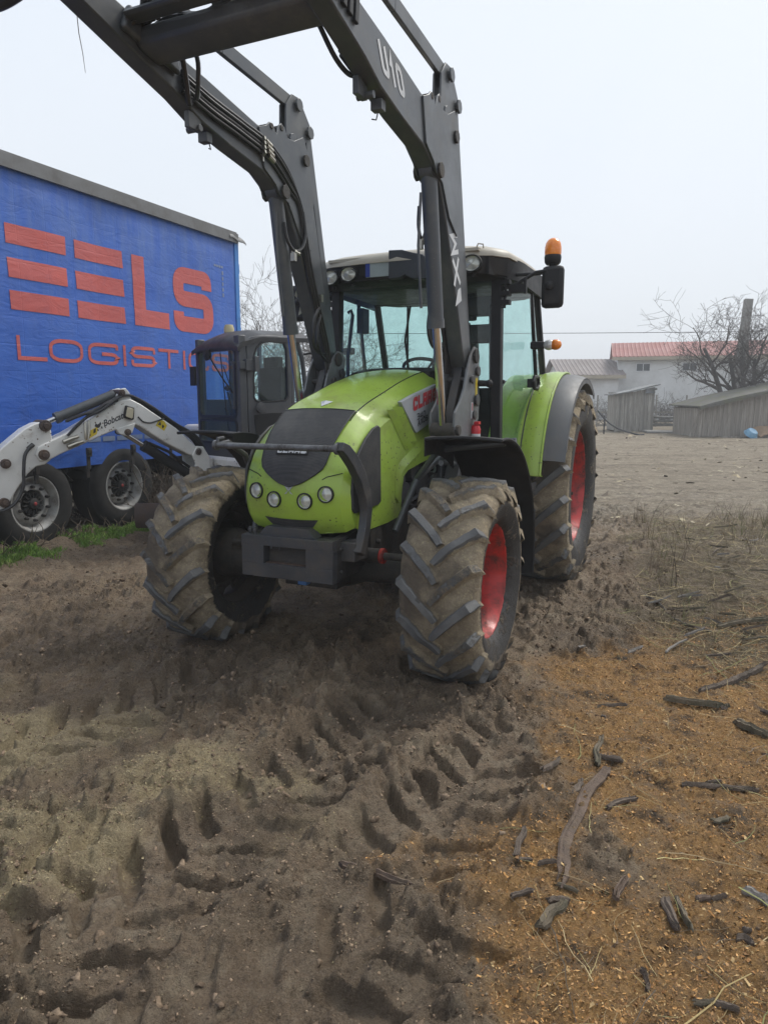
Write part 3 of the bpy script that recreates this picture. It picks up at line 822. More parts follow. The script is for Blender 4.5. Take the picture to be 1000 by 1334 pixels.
# check direction: the curve runs rear -> nose, (-tz, tx) points up/forward
mb.grid(lambda a, b_: hood_top(a, 2 * b_ - 1), NT, 16)
for s in (1, -1):
    nose = lambda a: sst(np.array(a), .55, .85)
    C_ = lambda a: (hood_c(a)[0], s * hood_c(a)[2], hood_c(a)[1])
    D_ = lambda a: inset(a, s * (.318 - .014 * float(nose(a))), .045 + .02 * sin(pi * min(1, a * 1.6)) - .025 * float(nose(a)))
    E_ = lambda a: inset(a, s * (.352 - .004 * float(nose(a))), .092 + .03 * sin(pi * min(1, a * 1.6)) - .03 * float(nose(a)))
    for A_, B_ in ((C_, D_), (D_, E_)):
        mb.grid(lambda a, b_: tuple(Vector(A_(a)).lerp(Vector(B_(a)), b_)), NT, 2)
    top = [E_(i / NT) for i in range(NT + 1)]
    bot = [(.27, s * .35, .852), (-.10, s * .352, .852), (-.295, s * .352, .868), (-.318, s * .352, 1.02), (-.347, s * .352, 1.114), (-.419, s * .352, 1.148), (-.682, s * .352, 1.183),
           (-1.06, s * .352, 1.218), (-1.06, s * .352, 1.60)]
    P = top + bot
    mb.add(P, [tuple(range(len(P)))])
    # stepped lower lip
    L_ = [(-.99, 1.411), (-.679, 1.284), (-.377, 1.183), (-.29, 1.145), (-.262, 1.08), (-.255, .95)]
    for (x1, z1), (x2, z2) in zip(L_, L_[1:]):
        mb.add([(x1, s * .3535, z1), (x2, s * .3535, z2), (x2, s * .366, z2 + .002), (x1, s * .366, z1 + .002)], [(0, 1, 2, 3)])
    U_ = [(x, z + .0) for x, z in L_]
    # raised main panel above the lip
    A_ = [(x, s * .366, z + .002) for x, z in L_]
    B_ = [(x + .05, s * .3535, z + .05) for x, z in L_]
    for i in range(len(L_) - 1): mb.add([A_[i], A_[i + 1], B_[i + 1], B_[i]], [(0, 1, 2, 3)])
# nose underside and rear cap
x, z, wd = hood_c(1)
mb.add([(x, -wd, z), (x, wd, z), (.0, .34, .852), (.0, -.34, .852)], [(0, 1, 2, 3)])
hood = part('hood', mb, M['green'], tractor, sharp=24, weld=True)
# added inner dark body so no light passes under the bonnet
mb = MB(); mb.prism([(.33, .9), (.33, 1.25), (.1, 1.42), (-.4, 1.55), (-1.05, 1.70), (-1.05, 1.25), (-.3, 1.1), (-.2, .9)], 'xz', -.30, .30)
part('bonnet_light_block', mb, M['steel_black'], tractor)
# grille patch
def hood_t_at_z(z):
    return min((abs(hood_c(i / 400)[1] - z), i / 400) for i in range(150, 401))[1]
def mesh_mat(name, sc):
    m, nt, b, co = new_mat(name)
    v = nd(nt, 'ShaderNodeTexVoronoi'); v.inputs['Scale'].default_value = sc; v.inputs['Randomness'].default_value = 0; nt.links.new(co, v.inputs['Vector'])
    col = mixc(nt, ramp(nt, v.outputs['Distance'], .25, .5), (.008, .008, .009), (.035, .035, .038))
    col = mixc(nt, ramp(nt, noise(nt, co, 4, 7, .7), .45, .75, 0, .55), col, (.10, .095, .085))
    nt.links.new(col, b.inputs['Base Color']); b.inputs['Roughness'].default_value = .6
    bp = nd(nt, 'ShaderNodeBump'); bp.inputs['Strength'].default_value = .5; bp.inputs['Distance'].default_value = .003
    nt.links.new(v.outputs['Distance'], bp.inputs['Height']); nt.links.new(bp.outputs[0], b.inputs['Normal']); return m
M['mesh'] = mesh_mat('black_perforated_mesh', 130)
mb = MB()
t_a, t_b = hood_t_at_z(1.535), hood_t_at_z(1.118)
GW = [(0, .97), (.3, .955), (.55, .93), (.72, .90), (.80, .84), (.87, .68), (.93, .47), (.97, .28), (1, .02)]
def gw(a): return float(np.interp(a, [q[0] for q in GW], [q[1] for q in GW]))
def gfn(a, b_):
    s = (2 * b_ - 1) * gw(a); tt = t_a + (t_b - t_a) * a
    if a < .12: tt += (.012 * (1 - abs(s)) + .0) * (1 - a / .12)
    return hood_top(tt, s, .007)
mb.grid(gfn, 50, 24)
gr = part('front_grille', mb, M['mesh'], hood)
mb = MB()                                          # thin rubber edge around the grille
edge = [gfn(i / 60, 0) for i in range(61)] + [gfn(1 - i / 60, 1) for i in range(61)] + [gfn(0, 1 - i / 12) for i in range(1, 12)]
mb.tube(edge, .004, 6, closed=True)
part('grille_edge', mb, M['hose'], hood)
# brand plate on the grille
def front_place(zc, yc, lift):
    tt = hood_t_at_z(zc)
    def P(u, v, k=0):
        q = hood_t_at_z(zc + v * 0)
        n = hood_n(q); c = hood_top(q, (yc + u) / hood_c(q)[2], lift + k)
        return (c[0] - n[1] * v * -1 * -1 * 0 + (-n[1]) * v, c[1], c[2] + n[0] * v)
    return P
mb = MB()
fp = front_place(1.297, 0, .010)
def bp_box(P, u0, v0, u1, v1, th):
    A = [Vector(P(*q)) for q in ((u0, v0), (u1, v0), (u1, v1), (u0, v1))]
    n = (A[1] - A[0]).cross(A[3] - A[0]).normalized() * th
    return [a + n for a in A] + A
mb.slab(lambda a, b_: fp(-.115 + .205 * a, -.016 + .036 * b_), 12, 1, lambda a, b_: (.006, 0, .003))
letters(mb, 'CLAAS', -.106, -.012, .034, .026, .0095, .005, lambda u, v, k=0: front_place(1.297, 0, .020)(u, v, k), r=.3, shear=.12, mi=1)
part('brand_plate', mb, [M['black'], M['decal_white']], hood)
# nose emblem and bonnet arrow
mb = MB(); P = lambda u, v: front_place(1.10, 0, .006)(u, v)
for q in ([(-.035, .03), (-.004, .012), (0, 0), (-.004, -.004)], [(.035, .03), (.004, .012), (0, 0), (.004, -.004)], [(-.03, -.025), (-.004, -.004), (0, 0), (-.012, -.02)], [(.03, -.025), (.004, -.004), (0, 0), (.012, -.02)], [(-.035, .03), (-.012, .026), (0, .012), (-.004, .012)], [(.035, .03), (.012, .026), (0, .012), (.004, .012)]):
    mb.add([P(*p) for p in q], [(0, 1, 2, 3)])
part('emblem', mb, M['silver'], hood)
mb = MB()
def bt(xx, y, off):
    tt = min((abs(hood_c(i / 400)[0] - xx), i / 400) for i in range(0, 200))[1]
    return hood_top(tt, y / .25, off)
mb.add([bt(.085, .0, .004), bt(.012, .042, .004), bt(.025, 0, .016), bt(.012, -.042, .004)], [(0, 1, 2), (0, 2, 3)])
part('arrow_emblem', mb, M['chrome'], hood)
# headlights
def headlight(y, z, r):
    tt = hood_t_at_z(z); n = hood_n(tt); c = Vector(hood_top(tt, y / hood_c(tt)[2], 0)) + Vector((n[0], 0, n[1])) * .004
    q = Vector((n[0] * 1, 0, n[1] * .35)).normalized(); q = (q + Vector((0, y * .35, 0))).normalized()
    mb = MB(); mb.lathe([(r * 1.14, -.02), (r * 1.16, .006), (r * 1.06, .012), (r * 1.0, .006), (r * .98, -.006)], 32, axis='z')
    h = part('headlight', mb, M['black'], hood, loc=c); h.rotation_mode = 'QUATERNION'; h.rotation_quaternion = Vector((0, 0, 1)).rotation_difference(q)
    mb = MB(); mb.lathe([(r * .98, .004), (r * .8, .010), (r * .45, .014), (.001, .016)], 32, axis='z')
    mb2 = MB(); mb2.lathe([(r * .99, .001), (r * .9, -.006), (r * .6, -.003), (r * .35, .001), (.001, .0025)], 32, axis='z')
    part('reflector', mb2, M['lens'], h); part('lens', mb, M['lens_glass'], h)
for y, z, r in ((.225, 1.085, .041), (.10, 1.043, .041), (-.10, 1.043, .041), (-.228, 1.085, .041)): headlight(y, z, r)
# nose air slot
mb = MB(); P = lambda u, v: front_place(.922, 0, .004)(u, v)
q = [(-.185, .022), (.17, .022), (.13, -.026), (-.14, -.026)]
A_ = [Vector(k_) for k_ in ((q[3][0], q[3][1]), (q[2][0], q[2][1]), (q[1][0], q[1][1]), (q[0][0], q[0][1]))]
mb.grid(lambda a, b_: P(*A_[0].lerp(A_[1], a).lerp(A_[3].lerp(A_[2], a), b_)), 16, 3)
part('air_slot', mb, M['mesh'], hood)
mb = MB()                                          # dark line standing in for the shaded crease by the grille; bonnet seams
for s in (1, -1):
    for (y0, z0), (y1, z1) in (((.205, 1.17), (.232, 1.195)),):
        pass
    mb.tube([hood_top(hood_t_at_z(1.165), s * .86, .0), hood_top(hood_t_at_z(1.18), s * .97, .001), inset(hood_t_at_z(1.21), s * .309, .020)], .0025, 6)
    mb.tube([hood_top(i / 40, s * .995, .001) for i in range(0, 19)], .0035, 6)
part('seam_crease_shade', mb, M['black'], hood)
# side grilles
for s in (1, -1):
    P = [(.055, 1.455), (.025, 1.44), (.015, 1.0), (.05, .985), (.36, .975), (.385, 1.0), (.392, 1.10), (.375, 1.21), (.31, 1.31), (.22, 1.385), (.12, 1.44)]
    mb = MB(); mb.prism(P, 'xz', s * .345, s * .360); part('side_grille', mb, M['mesh'], hood, bevel=.004)
    # slanted air vents
    mb = MB()
    for q in ([(-.071, 1.545), (-.150, 1.540), (-.430, 1.307), (-.365, 1.283)], [(-.160, 1.560), (-.262, 1.560), (-.511, 1.335), (-.440, 1.331)]):
        V = [(q[0][0], s * .354, q[0][1]), (q[1][0], s * .376, q[1][1]), (q[2][0], s * .376, q[2][1]), (q[3][0], s * .354, q[3][1])]
        B = [(x, s * .35, z) for x, y, z in V]
        mb.add(V + B, [(0, 1, 2, 3), (1, 5, 6, 2), (0, 4, 5, 1), (2, 6, 7, 3)])
    part('air_vent', mb, M['green'], hood, sharp=20)
    # grey badge with lettering
    mb = MB(); mb.prism([(-.262, 1.590), (-.45, 1.632), (-.89, 1.712), (-.945, 1.66), (-.945, 1.49), (-.53, 1.386), (-.50, 1.40)], 'xz', s * .34, s * .368)
    bd = part('badge_panel', mb, M['silver'], hood, bevel=.004)
    def pl(u0, z0, u1, z1, sl, lift=.3705):
        # u runs towards the tail on the left side, towards the nose on the right side
        def f(u, v, k=0):
            x = u0 - u if s > 0 else u1 + u
            return (x, s * (lift + k), z0 + v - (x - u0) * sl)
        return f
    mb = MB()
    letters(mb, 'CLAAS', 0, 0, .075, .088, .026, .011, pl(-.458, 1.528, -.883, 1.6, .176), r=.2, shear=.0)
    letters(mb, '340', 0, 0, .045, .043, .0075, .008, pl(-.524, 1.470, -.672, 1.5, .15), r=.3, mi=1)
    letters(mb, 'aXOS', 0, 0, .040, .040, .010, .006, pl(-.540, 1.429, -.72, 1.46, .21), r=.3, mi=1)
    part('brand_lettering', mb, [M['decal_red'], M['decal_black']], bd)
# bonnet rear cowl
mb = MB(); mb.slab(lambda a, b_: (-.93 - .34 * a, (2 * b_ - 1) * (.30 + .22 * a), 1.80 + .055 * sin(pi * min(1, a * .8)) * (1 - (2 * b_ - 1) ** 4 * .8) - .05 * a * a), 8, 14, lambda a, b_: (0, 0, -.09))
part('cowl', mb, M['black'], tractor, sharp=50)

# ---- front weight block and guard
mb = MB()
y0, y1, z0, z1 = -.297, .300, .597, .836
mb.box((.48, 0, .808), (.08, .597, .056)); mb.box((.48, 0, .636), (.08, .597, .080))
mb.box((.48, -.224, .728), (.08, .149, .104)); mb.box((.48, .2145, .728), (.08, .171, .104))
mb.prism([(-.20, .836), (.17, .836), (.12, .888), (-.15, .888)], 'yz', .40, .49)
mb.box((.5205, -.095, .80), (.003, .012, .07)); mb.box((.5205, -.04, .80), (.003, .006, .07))
for y in (-.27, -.235): mb.cyl((.47, y, .83), (.47, y, .875), .009, 8); mb.cyl((.47, y, .85), (.47, y, .865), .016, 6)
part('weight_block', mb, M['steel_black'], tractor, bevel=.005)
mb = MB(); mb.box((.45, -.01, .729), (.01, .30, .11)); mb.box((.475, -.01, .679), (.05, .29, .004)); part('tow_hitch', mb, M['rust'], tractor)
mb = MB(); mb.box((.36, .02, .56), (.05, .06, .055)); part('drain_tap', mb, mat('blue_plastic', (.06, .18, .45), .4), tractor, bevel=.006)
mb = MB(); mb.cyl((.61, -.375, 1.351), (.61, .375, 1.351), .017, 20)
for s in (1, -1):
    mb.cyl((.61, s * .375, 1.351), (.61, s * .392, 1.351), .03, 14)
bar = part('grille_guard', mb, mat('worn_steel_bar', (.2, .205, .215), .4, .5, dirt=(.05, .045, .04), dscale=8, damt=.5), tractor)
mb = MB(); mb.tube([(.61, -.375, 1.351), (.50, -.385, 1.36), (.36, -.37, 1.28), (.27, -.36, 1.10), (.30, -.335, .95), (.40, -.29, .83), (.43, -.28, .78)], .018, 10)
mb.tube([(.61, -.375, 1.36), (.60, -.38, 1.385), (.56, -.37, 1.39)], .012, 8); part('guard_strut', mb, M['steel_black'], bar)
for s in (1,):
    mb = MB()
    C = [(.62, 1.365), (.56, 1.34), (.47, 1.275), (.385, 1.185), (.325, 1.08), (.305, .99), (.33, .89), (.375, .80), (.40, .755)]
    V = []; F = []
    for i, (x, z) in enumerate(C):
        a = C[max(i - 1, 0)]; c = C[min(i + 1, len(C) - 1)]; tx, tz = c[0] - a[0], c[1] - a[1]; L = hypot(tx, tz); nx_, nz_ = -tz / L, tx / L
        wd = (.024, .033, .038, .039, .037, .033, .031, .031, .031)[i]
        for y in (.375, .425):
            for g in (-1, 1): V.append((x + nx_ * wd * g, s * y, z + nz_ * wd * g))
    for i in range(len(C) - 1):
        a = i * 4; b_ = a + 4
        for j, k in ((0, 1), (1, 3), (3, 2), (2, 0)): F.append((a + j, a + k, b_ + k, b_ + j))
    F += [(0, 1, 3, 2), (len(V) - 4, len(V) - 3, len(V) - 1, len(V) - 2)]
    mb.add(V, F); mb.box((.36, s * .335, .765), (.12, .10, .11))
    part('guard_arm', mb, M['steel_black'], bar, bevel=.005)

# ---- mudguards over the front wheels
for s in (1, -1):
    mb = MB()
    def fn(a, b_):
        an = radians(84 + a * 106); R = .815 - .012 * (2 * b_ - 1) ** 2
        y = .665 + .44 * b_
        return (R * cos(an), s * y, .585 + R * sin(an))
    def of(a, b_):
        an = radians(84 + a * 106); return (-.010 * cos(an), 0, -.010 * sin(an))
    mb.slab(fn, 28, 6, of)
    for k in (.0, 1.0):     # rolled lips
        mb.tube([fn(i / 28, k) for i in range(29)], .008, 6)
    mb.tube([fn(0, i / 6) for i in range(7)], .010, 6)
    def skirt(a, b_):
        p = Vector(fn(a * .35, 0)); return (p.x, p.y, p.z - .10 * b_)
    mb.slab(skirt, 10, 1, lambda a, b_: (0, -s * .006, 0))
    part('front_mudguard', mb, M['black'], tractor, sharp=45)

# ---- rear fenders
for s in (1, -1):
    mb = MB(); Rr0 = .975
    def ff(a, b_, y0, y1, a0, a1, R):
        an = radians(a0 + (a1 - a0) * a); y = y0 + (y1 - y0) * b_
        rr2 = R - .03 * sst(np.array(b_), .75, 1.) * 0
        x = -2.6 + rr2 * cos(an); z = .853 + rr2 * sin(an)
        return (x, s * y, float(z))
    g0 = lambda a, b_: ff(a, b_, .50, .775, 8, 140, .972 + .006 * b_)
    g1 = lambda a, b_: ff(a, b_, .785, .95, 10, 140, .985 + .012 * sin(pi * b_))
    for g in (g0, g1): mb.slab(g, 34, 5, lambda a, b_: (-.012 * cos(radians(10 + 130 * a)), 0, -.012 * sin(radians(10 + 130 * a))))
    mb.tube([g1(i / 34, 1) for i in range(35)], .010, 6)
    # closing plate at the front foot
    mb.slab(lambda a, b_: tuple(Vector(g1(0, a)) + Vector((-.10 * b_, 0, -.012 * b_))), 4, 1, lambda a, b_: (0, 0, -.008))
    fd = part('rear_fender', mb, M['green'], tractor, sharp=45)
    mb = MB(); g2 = lambda a, b_: ff(a, b_, .957, 1.125, 17, 122, .972 - .035 * b_ * b_)
    mb.slab(g2, 30, 6, lambda a, b_: (-.012 * cos(radians(17 + 105 * a)), 0, -.012 * sin(radians(17 + 105 * a))))
    mb.slab(lambda a, b_: tuple(Vector(g2(.05 + .95 * a, 1)) + Vector((-cos(radians(17 + 105 * a)), 0, -sin(radians(17 + 105 * a)))) * .045 * b_), 30, 1, lambda a, b_: (0, -s * .008, 0))
    part('fender_extension', mb, M['grey_fender'], fd, sharp=50)
    mb = MB(); mb.tube([g0(i / 34, 1.02) for i in range(35)], .008, 6); part('rubber_seam', mb, M['hose'], fd)
    mb = MB()
    x, y, z = -1.93, s * .80, 1.735
    mb.tube([(x - .05, y + s * .03, z - .045), (x + .05, y + s * .03, z - .04), (x + .085, y + s * .03, z + .01), (x + .05, y + s * .03, z + .05), (x - .07, y + s * .03, z + .05), (x - .10, y + s * .03, z)], .016, 8, closed=True)
    mb.box((x, y, z), (.14, .05, .07)); part('door_handle', mb, M['black'], tractor, bevel=.01)

# ---- cab
mb = MB()
def pil(a, b_, w_, h_): mb.beam(a, b_, w_, h_, up=(1, 0, 0))
for s in (1, -1):
    pil((-1.36, s * .655, 2.50), (-1.34, s * .685, .95), .075, .075)
    pil((-2.26, s * .735, 2.50), (-2.56, s * .755, 1.75), .05, .05); pil((-2.56, s * .755, 1.75), (-2.50, s * .74, 1.2), .05, .06)
    pil((-1.94, s * .765, 2.48), (-2.14, s * .785, 1.74), .028, .03); pil((-2.14, s * .785, 1.74), (-1.86, s * .765, 1.2), .028, .03)
    mb.beam((-1.36, s * .66, 2.49), (-2.28, s * .735, 2.49), .05, .06)
    mb.beam((-1.345, s * .685, 1.02), (-1.8, s * .74, 1.02), .05, .06); mb.beam((-1.34, s * .66, 1.728), (-1.335, s * .33, 1.728), .035, .028)
    mb.beam((-1.38, s * .70, 1.735), (-1.40, s * .71, 1.735), .03, .03)
    mb.beam((-1.90, s * .76, 2.30), (-1.42, s * .70, 2.38), .02, .02) if False else None
mb.beam((-1.34, -.68, .98), (-1.34, .68, .98), .06, .07); mb.beam((-1.36, -.66, 2.485), (-1.36, .66, 2.485), .06, .06)
mb.beam((-2.26, -.735, 2.48), (-2.26, .735, 2.48), .05, .06); mb.beam((-2.56, -.75, 1.75), (-2.56, .75, 1.75), .04, .05)
mb.box((-1.9, 0, .955), (1.2, 1.28, .05)); mb.box((-1.36, 0, 1.33), (.03, .80, .72)); mb.box((-2.46, 0, 1.35), (.05, 1.2, .72))
mb.box((-1.9, 0, 2.475), (1.0, 1.3, .03))
cab = part('cab', mb, M['black'], tractor, bevel=.006)
# roof: black lower band and cream shell
RO = [(-1.03, 0), (-1.04, .30), (-1.07, .55), (-1.13, .68), (-1.26, .765), (-1.6, .79), (-2.0, .79), (-2.35, .77), (-2.50, .66), (-2.56, .4), (-2.57, 0)]
RO = RO + [(x, -y) for x, y in RO[-2:0:-1]]
def ring(sx, z, cx=-1.8, ins=0., arch=0.):
    out = []
    for x, y in RO:
        vx, vy = x - cx, y; L = hypot(vx, vy); k = (L - ins) / L
        out.append((cx + vx * k, vy * k, z + arch * (1 - min(1, abs(y) / .79) ** 2)))
    return out
def loft(mb, rings, cap0=True, cap1=True, mi=0):
    n = len(rings[0]); V = [p for r_ in rings for p in r_]; F = []
    for i in range(len(rings) - 1):
        for j in range(n): F.append((i * n + j, i * n + (j + 1) % n, (i + 1) * n + (j + 1) % n, (i + 1) * n + j))
    if cap0: F.append(tuple(range(n - 1, -1, -1)))
    if cap1: F.append(tuple((len(rings) - 1) * n + j for j in range(n)))
    mb.add(V, F, mi)
mb = MB(); loft(mb, [ring(1, 2.455, ins=.10), ring(1, 2.475, ins=.035), ring(1, 2.56, ins=.012), ring(1, 2.595, ins=.012)])
rf = part('roof', mb, M['black'], cab, sharp=40)
mb = MB(); loft(mb, [ring(1, 2.588, ins=.02), ring(1, 2.590, ins=-.004), ring(1, 2.618, ins=.0), ring(1, 2.645, ins=.03, arch=.006), ring(1, 2.665, ins=.09, arch=.012), ring(1, 2.678, ins=.25, arch=.018), ring(1, 2.682, ins=.45, arch=.02)])
mb.box((-1.10, -.30, 2.632), (.08, .55, .02)); mb.box((-1.09, .45, 2.63), (.07, .30, .02)); mb.tube([(-1.11, .62, 2.64), (-1.10, .62, 2.665), (-1.10, .585, 2.672), (-1.11, .57, 2.65)], .005, 6)
part('roof_shell', mb, M['cream'], rf, sharp=40)
# roof black arch over the doors
for s in (1, -1):
    mb = MB(); mb.slab(lambda a, b_: (-1.12 - 1.30 * a, s * (.66 + .14 * float(sst(np.array(a), 0, .3))), 2.60 - (.13 + .05 * a) * b_), 12, 2, lambda a, b_: (0, -s * .02, 0)); part('roof_trim', mb, M['black'], rf)
# glazing
def pane(name, fn, nu=1, nv=1, parent=None, m_=None, off=(.005, 0, 0)):
    q = MB(); q.slab(fn, nu, nv, lambda a, b_: off); return part(name, q, m_ or M['glass'], parent or cab, sharp=50)
def ws(a, b_):
    z = 1.74 + (2.46 - 1.74) * b_; y = (2 * a - 1) * (.655 - .03 * b_)
    return (-1.335 - .02 * b_ + .085 * (1 - (2 * a - 1) ** 2), y, z)
pane('windshield', ws, 14, 4)
for s in (1, -1):
    pane('lower_window', lambda a, b_: (-1.337, s * (.42 + .235 * a + .01 * (1 - b_)), 1.02 + .695 * b_))
    def dg(a, b_, s=s):
        z = 1.06 + 1.40 * b_; xr = float(np.interp(z, [1.06, 1.2, 1.74, 2.46], [-1.78, -1.87, -2.13, -1.95]))
        return (-1.385 + (xr + 1.385) * a, s * (.70 + .073 * a), z)
    pane('door_glass', dg, 3, 12, off=(0, -s * .005, 0))
    pane('side_window', lambda a, b_: tuple(Vector((-2.15, s * .785, 1.76)).lerp(Vector((-1.955, s * .765, 2.46)), b_).lerp(Vector((-2.55, s * .755, 1.76)).lerp(Vector((-2.265, s * .737, 2.46)), b_), a)), off=(0, -s * .005, 0))
pane('rear_window', lambda a, b_: (-2.55 + .29 * b_, (2 * a - 1) * .72, 1.77 + .69 * b_), off=(-.005, 0, 0))
# wiper
mb = MB(); mb.tube([(-1.235, .02, 1.78), (-1.24, -.02, 2.05), (-1.245, .02, 2.30)], .008, 6); mb.box((-1.243, .0, 2.05), (.012, .012, .5)); part('wiper', mb, M['black'], cab)
# cab interior
mb = MB(); mb.box((-2.05, 0, 1.28), (.46, .48, .30)); mb.box((-2.05, 0, 1.47), (.50, .50, .12))
mb.slab(lambda a, b_: (-2.24 - .10 * a, (2 * b_ - 1) * (.25 - .05 * a), 1.50 + .62 * a), 6, 4, lambda a, b_: (-.10, 0, 0)); mb.box((-2.38, 0, 2.2), (.09, .26, .18))
part('seat', mb, M['seat'], cab, bevel=.03)
mb = MB(); mb.tube([(-1.64 + .19 * cos(a) * .8, .19 * sin(a), 1.84 + .19 * cos(a) * .45) for a in [2 * pi * i / 28 for i in range(28)]], .014, 8, closed=True)
mb.tube([(-1.64, 0, 1.83), (-1.5, 0, 1.5), (-1.42, 0, 1.2)], .035, 10)
for a in (.6, 2.7, 4.7): mb.cyl((-1.64, 0, 1.83), (-1.64 + .19 * cos(a) * .8, .19 * sin(a), 1.84 + .19 * cos(a) * .45), .01, 6)
part('steering_wheel', mb, M['black'], cab)
mb = MB(); mb.slab(lambda a, b_: (-1.38 - .22 * a, (2 * b_ - 1) * .26, 1.70 + .13 * sin(pi * b_) - .05 * a), 6, 10, lambda a, b_: (0, 0, -.25)); part('dashboard', mb, M['black'], cab, bevel=.01)
mb = MB(); mb.box((-2.0, -.48, 1.38), (.75, .26, .42)); mb.cyl((-1.75, -.46, 1.55), (-1.72, -.46, 1.80), .012, 8); mb.ball((-1.72, -.46, 1.82), .03); mb.box((-1.62, -.56, 2.25), (.12, .06, .2)); mb.box((-2.3, .52, 1.45), (.3, .2, .5))
part('control_console', mb, M['black'], cab, bevel=.02)
mb = MB()
mb.tube([(-1.43, -.60, 2.30), (-1.45, -.585, 2.32), (-1.45, -.57, 2.28), (-1.42, -.60, 1.95), (-1.42, -.60, 1.55)], .015, 8)
mb.tube([(-1.43, .60, 2.30), (-1.45, .585, 2.28), (-1.42, .61, 1.6)], .015, 8); part('grab_rail', mb, M['black'], cab)
mb = MB(); mb.box((-1.5, .52, 2.30), (.1, .26, .14)); mb.box((-1.52, .50, 2.10), (.06, .2, .14)); mb.cyl((-1.5, .42, 2.4), (-1.5, .42, 2.2), .04, 10); part('radio_console', mb, M['black'], cab, bevel=.01)
# roof lamps
def worklight(y, z, x=-1.06):
    mb = MB(); mb.lathe([(.03, -.10), (.062, -.05), (.075, 0), (.073, .02), (.064, .022), (.062, .008)], 28, axis='x'); mb.box((-.06, 0, -.06), (.03, .03, .08))
    h = part('worklight', mb, M['black'], rf, loc=(x, y, z)); h.scale = (1, 1, .8)
    q = MB(); q.lathe([(.063, .008), (.05, -.002), (.028, .004), (.001, .010)], 28, axis='x'); part('reflector', q, M['lens'], h)
    q = MB(); q.lathe([(.064, .012), (.05, .020), (.001, .026)], 28, axis='x'); part('lens', q, M['lens_glass'], h)
for y, z in ((.555, 2.535), (.38, 2.53), (-.555, 2.515), (-.40, 2.53)): worklight(y, z)
mb = MB(); mb.box((-1.045, -.035, 2.548), (.012, .43, .11), mi=0); mb.box((-1.0385, -.235, 2.548), (.003, .035, .105), mi=1)
part('number_plate', mb, [mat('plate_grey', (.33, .40, .43), .4), mat('plate_blue', (.02, .05, .3), .4)], rf)
mb = MB(); mb.prism([(-.065, 2.47), (-.065, 2.67), (.04, 2.665), (.12, 2.64), (.20, 2.62), (.26, 2.56), (.27, 2.48), (.22, 2.45), (.12, 2.46), (.06, 2.49), (.02, 2.47)], 'yz', -1.10, -1.03)  # added dark block filling the blanked-out part of the plate, not a lamp
part('plate_cover_block', mb, mat('slate_block', (.038, .046, .06), .6), rf, bevel=.006)
# mirrors, beacon, indicators
for s in (1, -1):
    mb = MB(); mb.tube([(-1.36, s * .70, 2.40), (-1.37, s * .78, 2.42), (-1.38, s * .93, 2.50), (-1.38, s * 1.00, 2.505), (-1.385, s * 1.02, 2.47), (-1.385, s * 1.02, 2.42)], .013, 10)
    for z in (2.30, 2.36, 2.44): mb.box((-1.35, s * .72, z), (.07, .07, .03))
    mb.tube([(-1.33, s * .66, 2.27), (-1.33, s * .72, 2.26), (-1.33, s * .73, 2.48), (-1.33, s * .67, 2.50), (-1.33, s * .655, 2.46)], .010, 8)
    mb.box((-1.38, s * .80, 2.395), (.05, .12, .06)); mb.box((-1.36, s * .86, 2.41), (.03, .02, .11))
    ma = part('mirror_arm', mb, M['black'], cab, bevel=.003)
    mb = MB(); mb.box((-1.41, s * 1.045, 2.395), (.075, .155, .29)); part('mirror', mb, M['black'], cab, bevel=.03)
    mb = MB(); mb.ball((-1.365, s * 1.03, 2.40), .033, sc=(.8, 1, 1)); part('mirror_joint', mb, M['black'], ma)
    mb = MB(); mb.box((-1.90, s * .84, 2.03), (.05, .11, .06)); si = part('indicator_stalk', mb, M['black'], cab, bevel=.012)
    for k, (mt, y) in enumerate(((M['lens'], .935), (M['amber'], .985))):
        mb = MB(); mb.ball((-1.885, s * y, 2.03), .05, 16, 10, sc=(.75, .95, .82)); part(('clear_lens', 'amber_lens')[k], mb, mt, si)
mb = MB(); mb.lathe([(.001, 0), (.044, 0), (.056, .015), (.060, .05), (.057, .065), (.001, .065)], 24, axis='z', c=(-1.45, 1.03, 2.555)); mb.cyl((-1.45, 1.03, 2.50), (-1.45, 1.03, 2.56), .022, 12)
mb.tube([(-1.45, 1.03, 2.51), (-1.44, .92, 2.50), (-1.42, .76, 2.50)], .013, 8)
bc = part('beacon', mb, M['black'], cab)
mb = MB(); mb.lathe([(.056, .065), (.059, .08), (.058, .12), (.052, .148), (.037, .170), (.02, .180), (.001, .182)], 28, axis='z', c=(-1.45, 1.03, 2.555)); part('beacon_dome', mb, M['amber'], bc)
# right-hand rails outside the cab, seen past the loader
mb = MB(); 
for z in (2.42, 2.28, 2.20): mb.tube([(-1.36, -.68, z), (-1.36, -.78, z)], .014, 8)
mb.tube([(-1.36, -.78, 2.44), (-1.36, -.785, 2.1), (-1.36, -.70, 1.85)], .011, 8); part('handrail', mb, M['black'], cab)
# fire extinguisher by the loader bracket
mb = MB(); mb.cyl((-.93, .645, 1.14), (-.93, .645, 1.37), .034, 18, mi=1); mb.lathe([(.034, 1.37), (.036, 1.40), (.028, 1.425), (.014, 1.435), (.014, 1.45), (.001, 1.45)], 18, axis='z', c=(-.93, .645, 0), mi=0); mb.box((-.925, .66, 1.445), (.05, .03, .02), mi=0)
part('fire_extinguisher', mb, [mat('bright_red_paint', (.6, .02, .03), .3), M['decal_white']], tractor)
